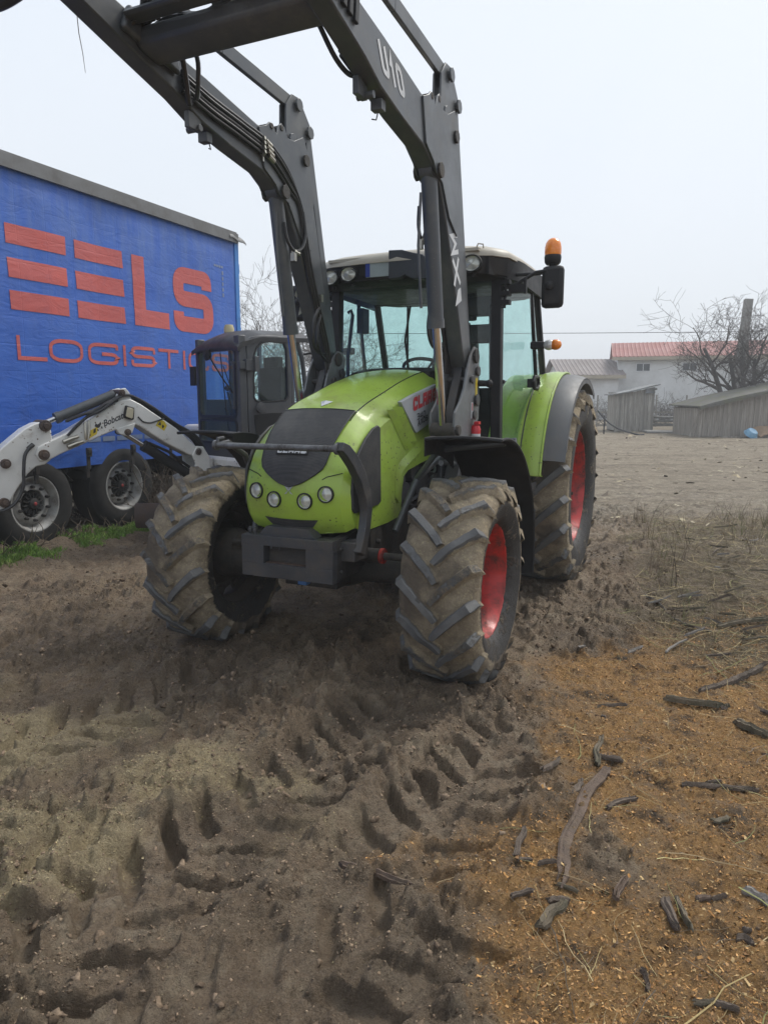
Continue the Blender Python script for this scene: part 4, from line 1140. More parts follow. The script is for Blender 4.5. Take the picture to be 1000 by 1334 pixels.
# ================================================================== LOADER (parts of the tractor)
ARM = [(2.15, 3.64), (1.13, 3.425), (.74, 3.362), (.46, 3.327), (-.02, 3.250), (-.25, 3.26), (-.50, 3.26), (-.62, 3.10), (-.68, 2.95), (-.77, 2.6), (-.87, 2.2), (-.985, 1.90), (-.99, 1.84), (-.93, 1.80), (-.87, 1.83),
       (-.80, 1.93), (-.655, 2.25), (-.46, 2.65), (-.33, 2.86), (-.22, 2.93), (-.06, 2.995), (.25, 3.040), (.50, 3.088), (.68, 3.155), (1.0, 3.240), (1.33, 3.330), (2.15, 3.50)]
GUS = [(-.02, 3.235), (-.10, 3.27), (-.135, 3.30), (-.175, 3.30), (-.20, 3.26), (-.215, 3.255), (-.235, 3.31), (-.27, 3.335), (-.31, 3.32), (-.34, 3.27), (-.42, 3.275), (-.54, 3.335), (-.60, 3.25), (-.665, 2.95), (-.62, 2.62), (-.47, 2.70), (-.34, 2.87), (-.235, 2.90), (-.19, 2.95), (-.07, 3.01)]
def hose(mb, pts, r=.011, n=8, res=6):
    P = [Vector(p) for p in pts]; Q = []
    for i in range(len(P) - 1):
        a, b_, c, d = P[max(i - 1, 0)], P[i], P[i + 1], P[min(i + 2, len(P) - 1)]
        for k in range(res):
            f = k / res
            Q.append(.5 * (2 * b_ + (c - a) * f + (2 * a - 5 * b_ + 4 * c - d) * f * f + (3 * b_ - a - 3 * c + d) * f ** 3))
    Q.append(P[-1]); mb.tube(Q, r, n)
def pin(mb, x, y0, y1, z, r, n=16, head=.014):
    mb.cyl((x, y0, z), (x, y1, z), r, n); mb.cyl((x, y0 - head, z), (x, y0, z), r * 1.5, 8); mb.cyl((x, y1, z), (x, y1 + head, z), r * 1.5, 8)
for s in (1, -1):
    o_, i_ = s * .585, s * .478
    mb = MB(); mb.prism(ARM, 'xz', min(o_, i_), max(o_, i_))
    arm = part('loader_arm', mb, M['loader'], tractor, bevel=.008)
    mb = MB()
    for ya, yb in ((.5855, .597), (.466, .4775)):
        mb.prism(GUS, 'xz', min(s * ya, s * yb), max(s * ya, s * yb))
    gp = part('knee_plate', mb, M['loader'], arm, bevel=.003)
    mb = MB()
    lo, hi = min(s * .46, s * .60), max(s * .46, s * .60)
    for x, z, r in ((-.285, 2.925, .03), (-.555, 3.19, .026)): pin(mb, x, lo, hi, z, r)
    for x, z in ((-.155, 3.28), (-.27, 3.305)): mb.cyl((x, lo, z), (x, hi, z), .018, 12)
    pin(mb, -.945, min(s * .44, s * .63), max(s * .44, s * .63), 1.90, .034)
    part('pivot_pin', mb, M['iron'], arm, bevel=.003)
    # bell crank and linkage
    mb = MB(); T = [(-.395, 3.50), (-.47, 3.585), (-.56, 3.59), (-.72, 3.44), (-.725, 3.385), (-.66, 3.35), (-.50, 3.245), (-.42, 3.235), (-.385, 3.30)]
    for ya, yb in ((.505, .517), (.549, .561)): mb.prism(T, 'xz', min(s * ya, s * yb), max(s * ya, s * yb))
    for x, z in ((-.53, 3.535), (-.67, 3.405), (-.44, 3.29)): pin(mb, x, min(s * .495, s * .571), max(s * .495, s * .571), z, .028)
    part('bell_crank', mb, M['loader'], arm, bevel=.003)
    mb = MB(); mb.beam((-.53, s * .533, 3.535), (.25, s * .533, 3.582), .030, .085); mb.beam((.25, s * .533, 3.582), (2.2, s * .533, 3.72), .030, .085)
    mb.cyl((-.53, s * .518, 3.535), (-.53, s * .548, 3.535), .052, 18)
    part('tilt_link', mb, M['loader'], arm, bevel=.004)
    mb = MB(); mb.beam((-.67, s * .533, 3.405), (-1.03, s * .533, 1.89), .05, .075, up=(1, 0, 0)); part('levelling_rod', mb, M['loader'], arm, bevel=.004)
    # lift cylinder
    mb = MB(); mb.cyl((-.28, s * .53, 2.93), (-.435, s * .53, 2.06), .049, 24); mb.cyl((-.435 + .006, s * .53, 2.10), (-.437, s * .53, 2.045), .053, 24); mb.cyl((-.275, s * .49, 2.93), (-.275, s * .57, 2.93), .055, 18)
    mb.tube([(-.235, s * .50, 2.80), (-.225, s * .49, 2.5), (-.28, s * .49, 2.15)], .009, 8)
    lc = part('lift_cylinder', mb, M['loader'], arm, sharp=40)
    mb = MB(); mb.cyl((-.435, s * .53, 2.06), (-.580, s * .53, 1.42), .0275, 20); part('cylinder_rod', mb, M['chrome'], lc)
    mb = MB(); mb.cyl((-.588, s * .45, 1.405), (-.588, s * .62, 1.405), .05, 18); mb.cyl((-.588, s * .62, 1.405), (-.588, s * .645, 1.405), .035, 8); part('rod_eye', mb, M['iron'], lc, bevel=.004)
    # small clevises under the arm
    mb = MB(); mb.box((.56, s * .50, 3.075), (.10, .03, .08)); mb.cyl((.53, s * .47, 3.05), (.53, s * .56, 3.05), .018, 10); mb.box((.42, s * .53, 3.04), (.05, .06, .05)); mb.tube([(.40, s * .52, 3.02), (.40, s * .51, 2.985), (.43, s * .50, 2.98)], .004, 6)
    part('park_stand_clip', mb, M['loader'], arm, bevel=.004)
    # bracket: two plates, post and cross pins
    B = [(-.955, 1.965), (-1.03, 1.955), (-1.075, 1.905), (-1.05, 1.80), (-1.035, 1.69), (-1.075, 1.55), (-1.07, 1.47), (-.95, 1.37), (-.80, 1.345), (-.66, 1.355), (-.57, 1.37), (-.545, 1.43), (-.56, 1.52), (-.66, 1.59), (-.745, 1.68), (-.80, 1.80), (-.87, 1.90)]
    mb = MB()
    for ya, yb in ((.605, .622), (.442, .458)): mb.prism(B, 'xz', min(s * ya, s * yb), max(s * ya, s * yb))
    br = part('loader_bracket', mb, M['bracket'], tractor, bevel=.004)
    mb = MB(); lo, hi = min(s * .43, s * .632), max(s * .43, s * .632)
    for x, z, r in ((-.99, 1.80, .026), (-.98, 1.60, .03), (-.86, 1.74, .02), (-.93, 1.50, .024)): pin(mb, x, lo, hi, z, r, 12)
    mb.box((-.98, s * .53, 1.35), (.17, .15, 1.0)); mb.prism([(-.90, .80), (-.70, .70), (-.70, .95), (-.90, 1.25)], 'xz', min(s * .47, s * .57), max(s * .47, s * .57)); mb.beam((-.9, s * .28, .82), (-.9, s * .6, .82), .2, .2)
    mb.prism([(-1.02, 1.85), (-.90, 1.86), (-.70, 1.52), (-.70, 1.40), (-1.0, 1.40)], 'xz', min(s * .50, s * .56), max(s * .50, s * .56))
    part('loader_post', mb, M['steel_black'], br, bevel=.006)
    mb = MB(); mb.box((-1.0, s * .6235, 1.66), (.045, .003, .19)); part('warning_sticker', mb, M['decal_yellow'], br)
    mb = MB(); mb.box((-.905, s * .6245, 1.53), (.035, .004, .11), mi=0); mb.box((-.905, s * .6265, 1.555), (.014, .003, .05), mi=1); part('safety_lever', mb, [M['decal_white'], M['decal_red']], br)
    mb = MB(); mb.cyl((-1.04, s * .62, 1.72), (-1.05, s * .70, 1.715), .022, 12); mb.ball((-1.05, s * .70, 1.715), .028); part('release_handle', mb, M['black'], br)
# lettering on the outer faces
for s in (1, -1):
    arm = [o for o in tractor.children if o.name.startswith('loader_arm')][0 if s > 0 else 1]
    mb = MB(); sl = -.0
    def P(u, v, k=0):
        x = (.545 - u) if s > 0 else (.215 + u)
        return (x, s * (.5872 + k), 3.152 + v + (x - .545) * .095 + (0.012))
    letters(mb, 'U10', .055, 0, .090, .122, .026, .022, P, r=.3, shear=-.45, widths={'1': .060})
    part('size_number', mb, M['decal_white'], arm)
    mb = MB(); dv = Vector((-.13, -.47)).normalized(); nv = Vector((-dv.y, dv.x))   # along the arm, across it
    def P(u, v, k=0):
        u *= 1
        p = Vector((-.505, 2.635)) + dv * u + Vector((nv.x, nv.y)) * (v - .0) * -1
        return (p.x - .0, s * (.5872 + k), p.y)
    def P2(u, v, k=0):          # letters read downwards on the left arm
        p = Vector((-.535, 2.62)) + dv * u; q = Vector((-.12, .03)).normalized() * (.13 - v)
        return (p.x + q.x + .02, s * (.5872 + k), p.y + q.y)
    letters(mb, 'MX', 0, 0, .13, .13, .030, .02, P2, r=.2, widths={'X': .165})
    mb.add([P2(*q) for q in ((.335, .0), (.42, .0), (.44, .13), (.345, .06))], [(0, 1, 2, 3)])
    part('maker_lettering', mb, M['decal_white'], arm)
    mb = MB()
    for k in range(6):
        x = .76 + .055 * k; mb.prism([(x, 3.36 + (x - .74) * .15), (x + .035, 3.365 + (x - .74) * .15), (x + .05, 3.24 + (x - .74) * .17), (x + .015, 3.235 + (x - .74) * .17)], 'xz', min(s * .586, s * .603), max(s * .586, s * .603))
    part('ribbed_cover', mb, M['black'], arm, bevel=.004)
# cross tube between the arms
mb = MB()
sec = [(.80, 3.262), (.835, 3.237), (.96, 3.258), (.99, 3.28), (.985, 3.345), (.95, 3.37), (.83, 3.35), (.795, 3.33)]
mb.prism(sec, 'xz', -.48, .48)
for s in (1, -1): mb.prism([(.70, 3.24), (1.10, 3.30), (1.05, 3.42), (.74, 3.36)], 'xz', min(s * .44, s * .478), max(s * .44, s * .478))
mb.box((1.05, -.2, 3.36), (.10, .5, .03)); mb.box((1.04, .2, 3.38), (.16, .22, .05))
xb = part('cross_tube', mb, M['loader'], tractor, bevel=.015)
mb = MB(); r = random.Random(3)
for k in range(7):
    x0 = .79 + .035 * k; z0 = 3.385 + .014 * (k % 3)
    hose(mb, [(x0 + .05, -.46, z0 - .06), (x0, -.36, z0 + .02), (x0 - .02, -.15, z0 + r.uniform(.0, .05)), (x0, .05, z0 + r.uniform(.0, .06)), (x0 + .02, .25, z0 + r.uniform(0, .04)), (x0 + .1, .42, z0 + .02), (x0 + .25, .465, z0 + .05)], .013)
hose(mb, [(.84, -.45, 3.38), (.76, -.40, 3.31), (.70, -.42, 3.22), (.64, -.455, 3.13), (.60, -.47, 3.20), (.66, -.47, 3.28)], .014)
hose(mb, [(.80, -.43, 3.40), (.72, -.34, 3.32), (.68, -.36, 3.2), (.62, -.42, 3.16), (.55, -.46, 3.21)], .012)
hose(mb, [(1.0, -.42, 3.38), (1.02, -.36, 3.50), (.95, -.28, 3.52), (.88, -.30, 3.44), (.84, -.36, 3.38)], .014)
hose(mb, [(.82, .42, 3.27), (.72, .45, 3.16), (.60, .46, 3.13), (.52, .475, 3.15)], .012)
for k in range(5): hose(mb, [(.98, -.46 + .03 * k, 3.36), (1.06 + .02 * k, -.30, 3.43 + .02 * k), (1.02 + .03 * k, -.05, 3.40 + .015 * k), (1.06 + .02 * k, .2, 3.44), (1.15, .42, 3.42 + .01 * k)], .0125)
hose(mb, [(1.62, -.44, 3.42), (1.60, -.45, 3.27), (1.60, -.56, 3.215), (1.61, -.72, 3.21), (1.66, -.88, 3.27), (1.75, -.92, 3.42)], .03, 12)
part('hydraulic_hose', mb, M['hose'], xb)
mb = MB()
for k in range(4): mb.box((.86 + .05 * k, .02 + .07 * (k % 2), 3.40), (.06, .05, .05)); mb.cyl((.86 + .05 * k, -.08, 3.41), (.86 + .05 * k, .0, 3.41), .018, 8)
mb.box((.95, .12, 3.43), (.10, .16, .02)); part('valve_block', mb, M['zinc'], xb, bevel=.004)
# hoses running down the inner face of each arm
for s in (1, -1):
    arm = [o for o in tractor.children if o.name.startswith('loader_arm')][0 if s > 0 else 1]
    mb = MB()
    for k in range(5):
        d = .024 * k; y = s * (.462 - .006 * (k % 2))
        hose(mb, [(.68, y, 3.275 - d), (.45, y, 3.235 - d), (.15, y, 3.205 - d), (-.12, y, 3.17 - d * 1.1), (-.34, y, 3.06 - d * 1.2), (-.50 + d * .4, y, 2.86), (-.60 + d * .7, y, 2.55), (-.70 + d * .8, y, 2.30), (-.84 + d * .8, y, 2.0), (-.90 + d, y, 1.78)], .0105)
    hose(mb, [(-.50, s * .455, 2.85), (-.50, s * .44, 2.70), (-.44, s * .44, 2.60), (-.36, s * .45, 2.58), (-.30, s * .46, 2.64), (-.285, s * .47, 2.74)], .011)
    hose(mb, [(-.70, s * .455, 2.25), (-.60, s * .43, 2.18), (-.56, s * .43, 2.05), (-.62, s * .44, 1.95), (-.78, s * .455, 1.93)], .012)
    hose(mb, [(-.72, s * .455, 2.2), (-.64, s * .43, 2.12), (-.62, s * .43, 2.0), (-.70, s * .44, 1.92), (-.80, s * .455, 1.88)], .010)
    part('hydraulic_hose', mb, M['hose'], arm)
    mb = MB()
    for k in range(4):
        d = .024 * k; mb.cyl((-.06 - .01 * k, s * .452, 3.165 - d * 1.08), (-.12 - .01 * k, s * .452, 3.15 - d * 1.12), .0165, 8); mb.cyl((-.03, s * .452, 3.168 - d * 1.08), (-.045, s * .452, 3.167 - d * 1.08), .02, 6)
    mb.cyl((-.36, s * .45, 2.57), (-.42, s * .45, 2.565), .018, 8); mb.box((-.36, s * .45, 2.535), (.03, .03, .05)); mb.box((-.74, s * .46, 2.32), (.03, .02, .05)); mb.box((-.05, s * .466, 3.12), (.012, .012, .15))
    part('hose_fitting', mb, M['zinc'], arm)
# implement carrier at the far end of the arms, up above the frame
mb = MB(); mb.cyl((2.18, -.62, 3.56), (2.18, .62, 3.56), .06, 16)
for s in (1, -1): mb.prism([(2.10, 3.30), (2.26, 3.30), (2.34, 3.62), (2.30, 3.82), (2.16, 3.82), (2.08, 3.6)], 'xz', min(s * .60, s * .63), max(s * .60, s * .63)); mb.prism([(2.10, 3.40), (2.26, 3.40), (2.30, 3.80), (2.16, 3.80)], 'xz', min(s * .44, s * .46), max(s * .44, s * .46))
mb.cyl((2.28, -.62, 3.76), (2.28, .62, 3.76), .03, 12)
part('tool_carrier', mb, M['loader'], tractor, bevel=.005)
# ================================================================== SEMI TRAILER (local x along its length towards the tail, y outwards to the yard, z up)
trailer = thing('semi_trailer', 'long blue curtain-sided semi trailer with faded red lettering', 'trailer', (TRA[0], TRA[1], 0), atan2(TRD[1], TRD[0]))
# local +y is to the left of the direction of +x; the yard side is the right side, so it has negative y
XF, XR, ZT = -9.9, 3.70, 3.93
def cw(s, z):
    """outward bulge of the curtain"""
    k = sst(np.array(z), .88, 1.2) * (1 - sst(np.array(z), 3.6, 3.85))
    post = np.abs(((s + .35) / 1.36) - np.round((s + .35) / 1.36)) * 2
    b = .022 * k * post + .010 * (fbm(np.array([s * 1.1 + 50]), np.array([z * .55 + 50]), 1.4, 3)[0] - .5) * 2
    b += .006 * (fbm(np.array([s * .35 + 9]), np.array([z * 2.6 + 9]), 2.2, 3)[0] - .5) * 2
    return float(b)
cm, nt, b, co = new_mat('blue_vinyl_curtain')
nbig = noise(nt, co, 1.1, 6, .65); 
mp = nd(nt, 'ShaderNodeMapping'); mp.inputs['Scale'].default_value = (3.5, 3.5, .5); nt.links.new(co, mp.inputs['Vector'])
streak = noise(nt, mp.outputs[0], 2.2, 6, .65)
col = mixc(nt, ramp(nt, nbig, .35, .65), (.021, .095, .43), (.032, .125, .49))
sxyz = nd(nt, 'ShaderNodeSeparateXYZ'); nt.links.new(co, sxyz.inputs[0])
fade = math_(nt, 'MULTIPLY', ramp(nt, streak, .42, .7), ramp(nt, sxyz.outputs[2], 2.2, 3.6, .12, .75))
col = mixc(nt, fade, col, (.10, .18, .42))
def wrap_dirt(col):
    return mixc(nt, math_(nt, 'MULTIPLY', ramp(nt, noise(nt, co, 2.4, 8, .72, .4), .5, .75, 0, .55), ramp(nt, sxyz.outputs[2], .8, 2.6, .9, .35)), col, (.045, .06, .13))
col = wrap_dirt(col)
nt.links.new(col, b.inputs['Base Color']); b.inputs['Roughness'].default_value = .48
def curtain_bump(nt, b, co):
    # horizontal strap welts and small creases in the vinyl
    br = nd(nt, 'ShaderNodeTexBrick'); br.inputs['Scale'].default_value = 1; br.inputs['Brick Width'].default_value = .34; br.inputs['Row Height'].default_value = .27
    br.inputs['Mortar Size'].default_value = .008; br.inputs['Mortar Smooth'].default_value = 1; br.offset = 0
    sp = nd(nt, 'ShaderNodeSeparateXYZ'); nt.links.new(co, sp.inputs[0]); cb = nd(nt, 'ShaderNodeCombineXYZ')
    nt.links.new(sp.outputs[0], cb.inputs[0]); nt.links.new(sp.outputs[2], cb.inputs[1]); nt.links.new(cb.outputs[0], br.inputs['Vector'])
    mp = nd(nt, 'ShaderNodeMapping'); mp.inputs['Scale'].default_value = (1, 1, 2.4); nt.links.new(co, mp.inputs['Vector'])
    w1 = noise(nt, mp.outputs[0], 4.2, 6, .6, 1.2)
    mask = ramp(nt, noise(nt, co, 1.7, 4), .42, .62)
    h = math_(nt, 'ADD', math_(nt, 'MULTIPLY', br.outputs['Fac'], -.035), math_(nt, 'MULTIPLY', w1, .55))
    h = math_(nt, 'ADD', h, math_(nt, 'MULTIPLY', math_(nt, 'MULTIPLY', mask, br.outputs['Fac']), -.07))
    bp = nd(nt, 'ShaderNodeBump'); bp.inputs['Strength'].default_value = .36; bp.inputs['Distance'].default_value = .04
    nt.links.new(h, bp.inputs['Height']); nt.links.new(bp.outputs[0], b.inputs['Normal'])
curtain_bump(nt, b, co)
rm, nt, b, co = new_mat('faded_red_print')
sxyz = nd(nt, 'ShaderNodeSeparateXYZ'); nt.links.new(co, sxyz.inputs[0])
col = mixc(nt, ramp(nt, noise(nt, co, 1.6, 7, .7), .35, .68), (.52, .095, .08), (.44, .10, .10))
col = wrap_dirt(col) if False else mixc(nt, ramp(nt, noise(nt, co, 5, 8, .75), .55, .8, 0, .5), col, (.20, .07, .13))
nt.links.new(col, b.inputs['Base Color']); b.inputs['Roughness'].default_value = .5; curtain_bump(nt, b, co)
mb = MB()
xs_ = list(np.arange(XF, -3, .4)) + list(np.arange(-3, 3.62, .06)) + [3.62]; zs_ = list(np.arange(.87, 3.86, .06)) + [3.86]
V = [(x, -cw(x, z), z) for x in xs_ for z in zs_]; F = []; W_ = len(zs_)
for i in range(len(xs_) - 1):
    for j in range(W_ - 1): a = i * W_ + j; F.append((a, a + 1, a + W_ + 1, a + W_))
mb.add(V, F)
mb.slab(lambda a, b_: (XF + (3.62 - XF) * a, -cw(XF + (3.62 - XF) * a, .875) + .0, .875 - .0 * b_ + .02 * (b_ - .5)), 60, 1, lambda a, b_: (0, .06, 0))
cu = part('curtain', mb, cm, trailer, sharp=60)
def cp(u, v, k=0): return (u, -(cw(u, v) + .0045 + k), v)
def patch(mb, P0, nu, nv):     # P0: 4 corners bl, br, tr, tl
    A = [Vector(p) for p in P0]
    mb.grid(lambda a, b_: cp(*(A[0].lerp(A[1], a).lerp(A[3].lerp(A[2], a), b_))), nu, nv)
mb = MB()
for z0, z1 in ((3.135, 3.325), (2.81, 3.0), (2.50, 2.685)):
    patch(mb, ((-.13 + (3.3 - z1) * .01, z0), (.585, z0), (.585, z1), (-.13, z1)), 18, 5); patch(mb, ((.71, z0), (1.415, z0), (1.40, z1), (.705, z1)), 18, 5)
patch(mb, ((1.56, 2.50), (2.18, 2.50), (2.18, 2.70), (1.56, 2.70)), 16, 5); patch(mb, ((1.56, 2.70), (1.76, 2.70), (1.75, 3.32), (1.55, 3.32)), 5, 16)
# heavy S drawn as an outline band, built as a strip between two edges
Sc = fillet([(3.045 - .0, 3.065), (3.045 - .10, 3.065)], 0)
S_in = [(2.94, 3.08), (2.94, 3.225), (2.385, 3.225), (2.385, 2.925), (2.965, 2.925), (2.965, 2.60), (2.375, 2.60), (2.375, 2.755)]
S_in = fillet(S_in, .13, 6)
for q in ribbon(S_in, .20, False, .05): mb.add([cp(c.x, c.y) for c in q], [(0, 1, 2, 3)])
part('red_logo_lettering', mb, rm, cu)
mb = MB()
x = -.095
for ch, x0, x1 in (('L', -.095, .255), ('O', .285, .745), ('G', .82, 1.275), ('I', 1.345, 1.395), ('S', 1.47, 1.885), ('T', 1.95, 2.335), ('I', 2.42, 2.47), ('C', 2.53, 2.93), ('S', 3.00, 3.40)):
    letters(mb, ch, x0, 2.005, x1 - x0, .245, .040, 0, cp, r=.34, step=.05)
part('red_line_lettering', mb, rm, cu)
mb = MB()
for k in range(30): mb.add([cp(-3 + .22 * k + a, 1.128 + z) for a, z in ((0, 0), (.185, 0), (.185, .055), (0, .055))], [(0, 1, 2, 3)])
for k in range(5): mb.add([cp(3.30 + a, 3.05 + .075 * k + z) for a, z in ((0, 0), (.035, 0), (.035, .05), (0, .05))], [(0, 1, 2, 3)])
for k in range(4): mb.add([cp(3.12 + .055 * k + a, 3.44 + z) for a, z in ((0, 0), (.04, 0), (.04, .03), (0, .03))], [(0, 1, 2, 3)])
part('reflective_tape', mb, mat('faded_reflective_tape', (.20, .25, .34), .5, c2=(.12, .17, .3)), cu)
# buckles under the curtain
for k in range(11):
    x = -2.72 + .68 * k
    if x > 3.5: break
    mb = MB(); mb.box((x, -.055, .93), (.05, .012, .20)); mb.box((x, -.07, 1.02), (.065, .03, .10)); mb.box((x, -.085, 1.03), (.05, .02, .05)); mb.box((x, -.03, .80), (.05, .02, .14))
    part('curtain_buckle', mb, M['trailer_dark'], trailer, bevel=.004)
mb = MB()                                         # roof rail, tattered at the tail corner
mb.box(((XF + 3.66) / 2, .03, 3.935), (3.66 - XF, .13, .11)); mb.box(((XF + 3.66) / 2, -.045, 3.90), (3.66 - XF, .03, .13)); mb.box(((XF + 3.7) / 2, 1.25, 3.97), (3.7 - XF, 2.5, .03))
mb.slab(lambda a, b_: (3.45 + .38 * a, -.075 + .10 * b_ * b_, 3.99 - .10 * (1 - b_) - .05 * a * a + .012 * sin(a * 9)), 10, 4, lambda a, b_: (0, 0, -.012))
part('roof_rail', mb, M['alu'], trailer, bevel=.006)
mb = MB(); mb.box((3.66, .03, 2.40), (.08, .10, 3.0)); mb.box((3.715, .04, 2.40), (.03, .09, 3.0))
for z in (3.5, 2.6, 1.7): mb.box((3.74, .03, z), (.03, .05, .14))
mb.box((3.66, 1.25, 2.4), (.08, 2.4, 3.05))
part('rear_post', mb, mat('bright_blue_steel', (.035, .20, .56), .4, dirt=(.1, .1, .12), damt=.3), trailer, bevel=.005)
mb = MB(); mb.box(((XF + 3.7) / 2, 1.25, .98), (3.7 - XF, 2.46, .14)); 
for y in (.55, 1.95): mb.box(((XF + 3.6) / 2, y, .80), (3.6 - XF, .12, .32))
for x in (-1.31, 0, 1.27): mb.cyl((x, .1, .53), (x, 2.4, .53), .07, 12); mb.box((x + .35, .55, .58), (.5, .1, .16)); mb.cyl((x - .3, .5, .55), (x - .3, .5, .85), .10, 12)
mb.box((2.6, 1.25, .62), (.1, 2.3, .12)); mb.box((XF + .6, 1.25, 2.4), (.06, 2.46, 3.0))
part('chassis', mb, M['trailer_dark'], trailer, bevel=.01)
mb = MB(); mb.prism([(-2.1, .92), (-1.95, .66), (-1.85, .62), (-1.85, .9)], 'xz', .02, .35)
for x in (-1.31, 0, 1.27): mb.slab(lambda a, b_: (x + .60 * cos(radians(25 + 130 * a)), .05 + .34 * b_, .55 + .60 * sin(radians(25 + 130 * a)) * .62 ), 10, 1, lambda a, b_: (0, 0, -.01))
part('wheel_guard', mb, M['trailer_dark'], trailer)
def road_wheel(x, z, side, deep, rz=0):
    mb = MB(); s = -1 if side > 0 else 1          # yard side faces -y
    yo = .0 if side > 0 else 2.48
    R = .515
    P = [(.285, .025), (.31, .0), (.36, -.008), (.44, -.004), (.485, .02), (.508, .05), (.512, .19), (.508, .33), (.485, .36), (.40, .385), (.29, .36)]
    mb.lathe([(r_, h * -s) for r_, h in P], 48, closed=True)
    for k in (.10, .19, .28):
        pass
    t = part('wheel', mb, M['tyre_road'], trailer, loc=(x, yo, z), rot=(0, rz, 0))
    mb = MB()
    d = .085 if deep else .055
    P = [(.30, .012), (.298, .004), (.285, .006), (.275, .03), (.262, .05), (.25, d + .03), (.245, d + .05), (.225, d + .045), (.215, d + .015), (.20, d), (.15, d), (.145, d + .02), (.145, d + .10)]
    mb.lathe([(r_, h * -s) for r_, h in P], 44)
    part('rim', mb, M['rim_grey'], t, sharp=50)
    mb = MB()
    for k in range(10):
        a = 2 * pi * k / 10; c = (.178 * cos(a), d * -s, .178 * sin(a)); mb.cyl(c, (c[0], c[1] + .045 * s, c[2]), .018, 6, r2=.014)
    for k in range(14):
        a = 2 * pi * k / 14; mb.box((.094 * cos(a), (d + .012) * -s, .094 * sin(a)), (.06, .05, .013), Matrix.Rotation(-a, 3, 'Y'))
    mb.lathe([(.145, (d + .05) * -s), (.06, (d + .02) * -s), (.058, (d - .03) * -s), (.03, (d - .04) * -s), (.001, (d - .04) * -s)], 24)
    hb = part('wheel_hub', mb, M['trailer_dark'], t, bevel=.002)
    mb = MB(); mb.lathe([(.02, (d - .041) * -s), (.014, (d - .05) * -s), (.001, (d - .052) * -s)], 14); part('hub_cap', mb, mat('hub_red', (.35, .04, .04), .6) if not bpy.data.materials.get('hub_red') else bpy.data.materials['hub_red'], hb)
for k, x in enumerate((-1.31, 0, 1.27)):
    road_wheel(x, (.512, .517, .575)[k], 1, k == 2, .3 * k); road_wheel(x, .515, -1, False)

# ================================================================== MINI EXCAVATOR (local x forward along its boom, y to its left, z up)
EH = np.array([-.72, -.695]); EH = EH / np.linalg.norm(EH); EK = np.array([-1.54, 7.75])     # heading, front left corner of the cab
ex = thing('mini_excavator', 'small excavator with dark cab and scuffed white boom folded to the side', 'excavator', (EK[0], EK[1], 0.02), atan2(EH[1], EH[0]))
# cab: x from 0 back to -.95, y from 0 to -.92 (the machine's right)
def rpoly(pts, r, n=5): 
    P = pts + pts[:2]; f = fillet(P, r, n); return f[n + 1 - 0:] if False else f[1:-1]
def frame_panel(mb, outer, inner, plane, lo, hi, mi=0):
    """panel with a hole; outer and inner have the same count"""
    n = len(outer)
    def P(p, k): return {'xz': (p[0], k, p[1]), 'yz': (k, p[0], p[1])}[plane]
    V = [P(p, lo) for p in outer] + [P(p, lo) for p in inner] + [P(p, hi) for p in outer] + [P(p, hi) for p in inner]
    F = []
    for i in range(n):
        j = (i + 1) % n
        F += [(i, j, n + j, n + i), (2 * n + i, 3 * n + i, 3 * n + j, 2 * n + j), (i, 2 * n + i, 2 * n + j, j), (n + i, n + j, 3 * n + j, 3 * n + i)]
    mb.add(V, F, mi)
def rrect(x0, z0, x1, z1, r, n=5):
    return rr(x0, z0, x1, z1, r, n)
mb = MB()
# front frame: posts, crossbar, sill
mb.box((-.04, -.055, 1.62), (.09, .11, 1.30)); mb.box((-.04, -.885, 1.62), (.09, .075, 1.30)); mb.box((-.03, -.47, 1.39), (.06, .80, .045)); mb.box((-.03, -.47, 2.165), (.06, .80, .10)); mb.box((-.03, -.47, 1.03), (.06, .80, .18)); 
# door side: frame with arched opening
out = [( -.09, 2.22), (-.16, 2.26), (-.30, 2.285), (-.50, 2.29), (-.66, 2.28), (-.68, 2.0), (-.68, 1.6), (-.68, 1.05), (-.40, 1.0), (-.12, 1.0), (-.09, 1.3), (-.09, 1.8)]
inn = [( -.185, 2.08), (-.21, 2.14), (-.28, 2.205), (-.40, 2.225), (-.59, 2.22), (-.625, 2.15), (-.635, 1.62), (-.60, 1.575), (-.40, 1.56), (-.20, 1.56), (-.165, 1.60), (-.165, 1.8)]
frame_panel(mb, out, inn, 'xz', -.045, .0)
mb.box((-.70, -.03, 1.6), (.05, .06, 1.36)); mb.tube([(-.90, -.03, 1.0), (-.90, -.03, 1.7), (-.86, -.03, 2.05), (-.78, -.03, 2.26)], .03, 8)
mb.box((-.88, -.46, 1.25), (.06, .84, .6)); mb.box((-.45, -.89, 1.28), (.85, .05, .62)); 
for x in (-.45, -.86): mb.box((x, -.89, 1.9), (.05, .05, .75))
mb.box((-.45, -.46, 1.0), (.88, .88, .06))
ecab = part('cab', mb, M['exgrey'], ex, bevel=.012)
mb = MB()
mb.slab(lambda a, b_: (.035 - .95 * a, -.955 + .975 * b_, 2.19 + .16 * min(1, (a * 3.2)) ** .6 * (1 - .3 * (2 * b_ - 1) ** 4) + .03 * a - .05 * abs(2 * b_ - 1) ** 3), 14, 12, lambda a, b_: (0, 0, -.05))
part('cab_roof', mb, mat('black_cab_roof', (.022, .022, .025), .42, dirt=(.14, .12, .1), dscale=3, damt=.3, dsoft=.2), ecab, sharp=50)
def ep(name, pts, th, m_=M['glass_x']):
    q = MB(); A = [Vector(p) for p in pts]; q.slab(lambda a, b_: tuple(A[0].lerp(A[1], a).lerp(A[3].lerp(A[2], a), b_)), 1, 1, lambda a, b_: th); return part(name, q, m_, ecab)
ep('windshield', [(-.02, -.85, 1.41), (-.02, -.10, 1.41), (-.02, -.10, 2.12), (-.02, -.85, 2.12)], (.005, 0, 0))
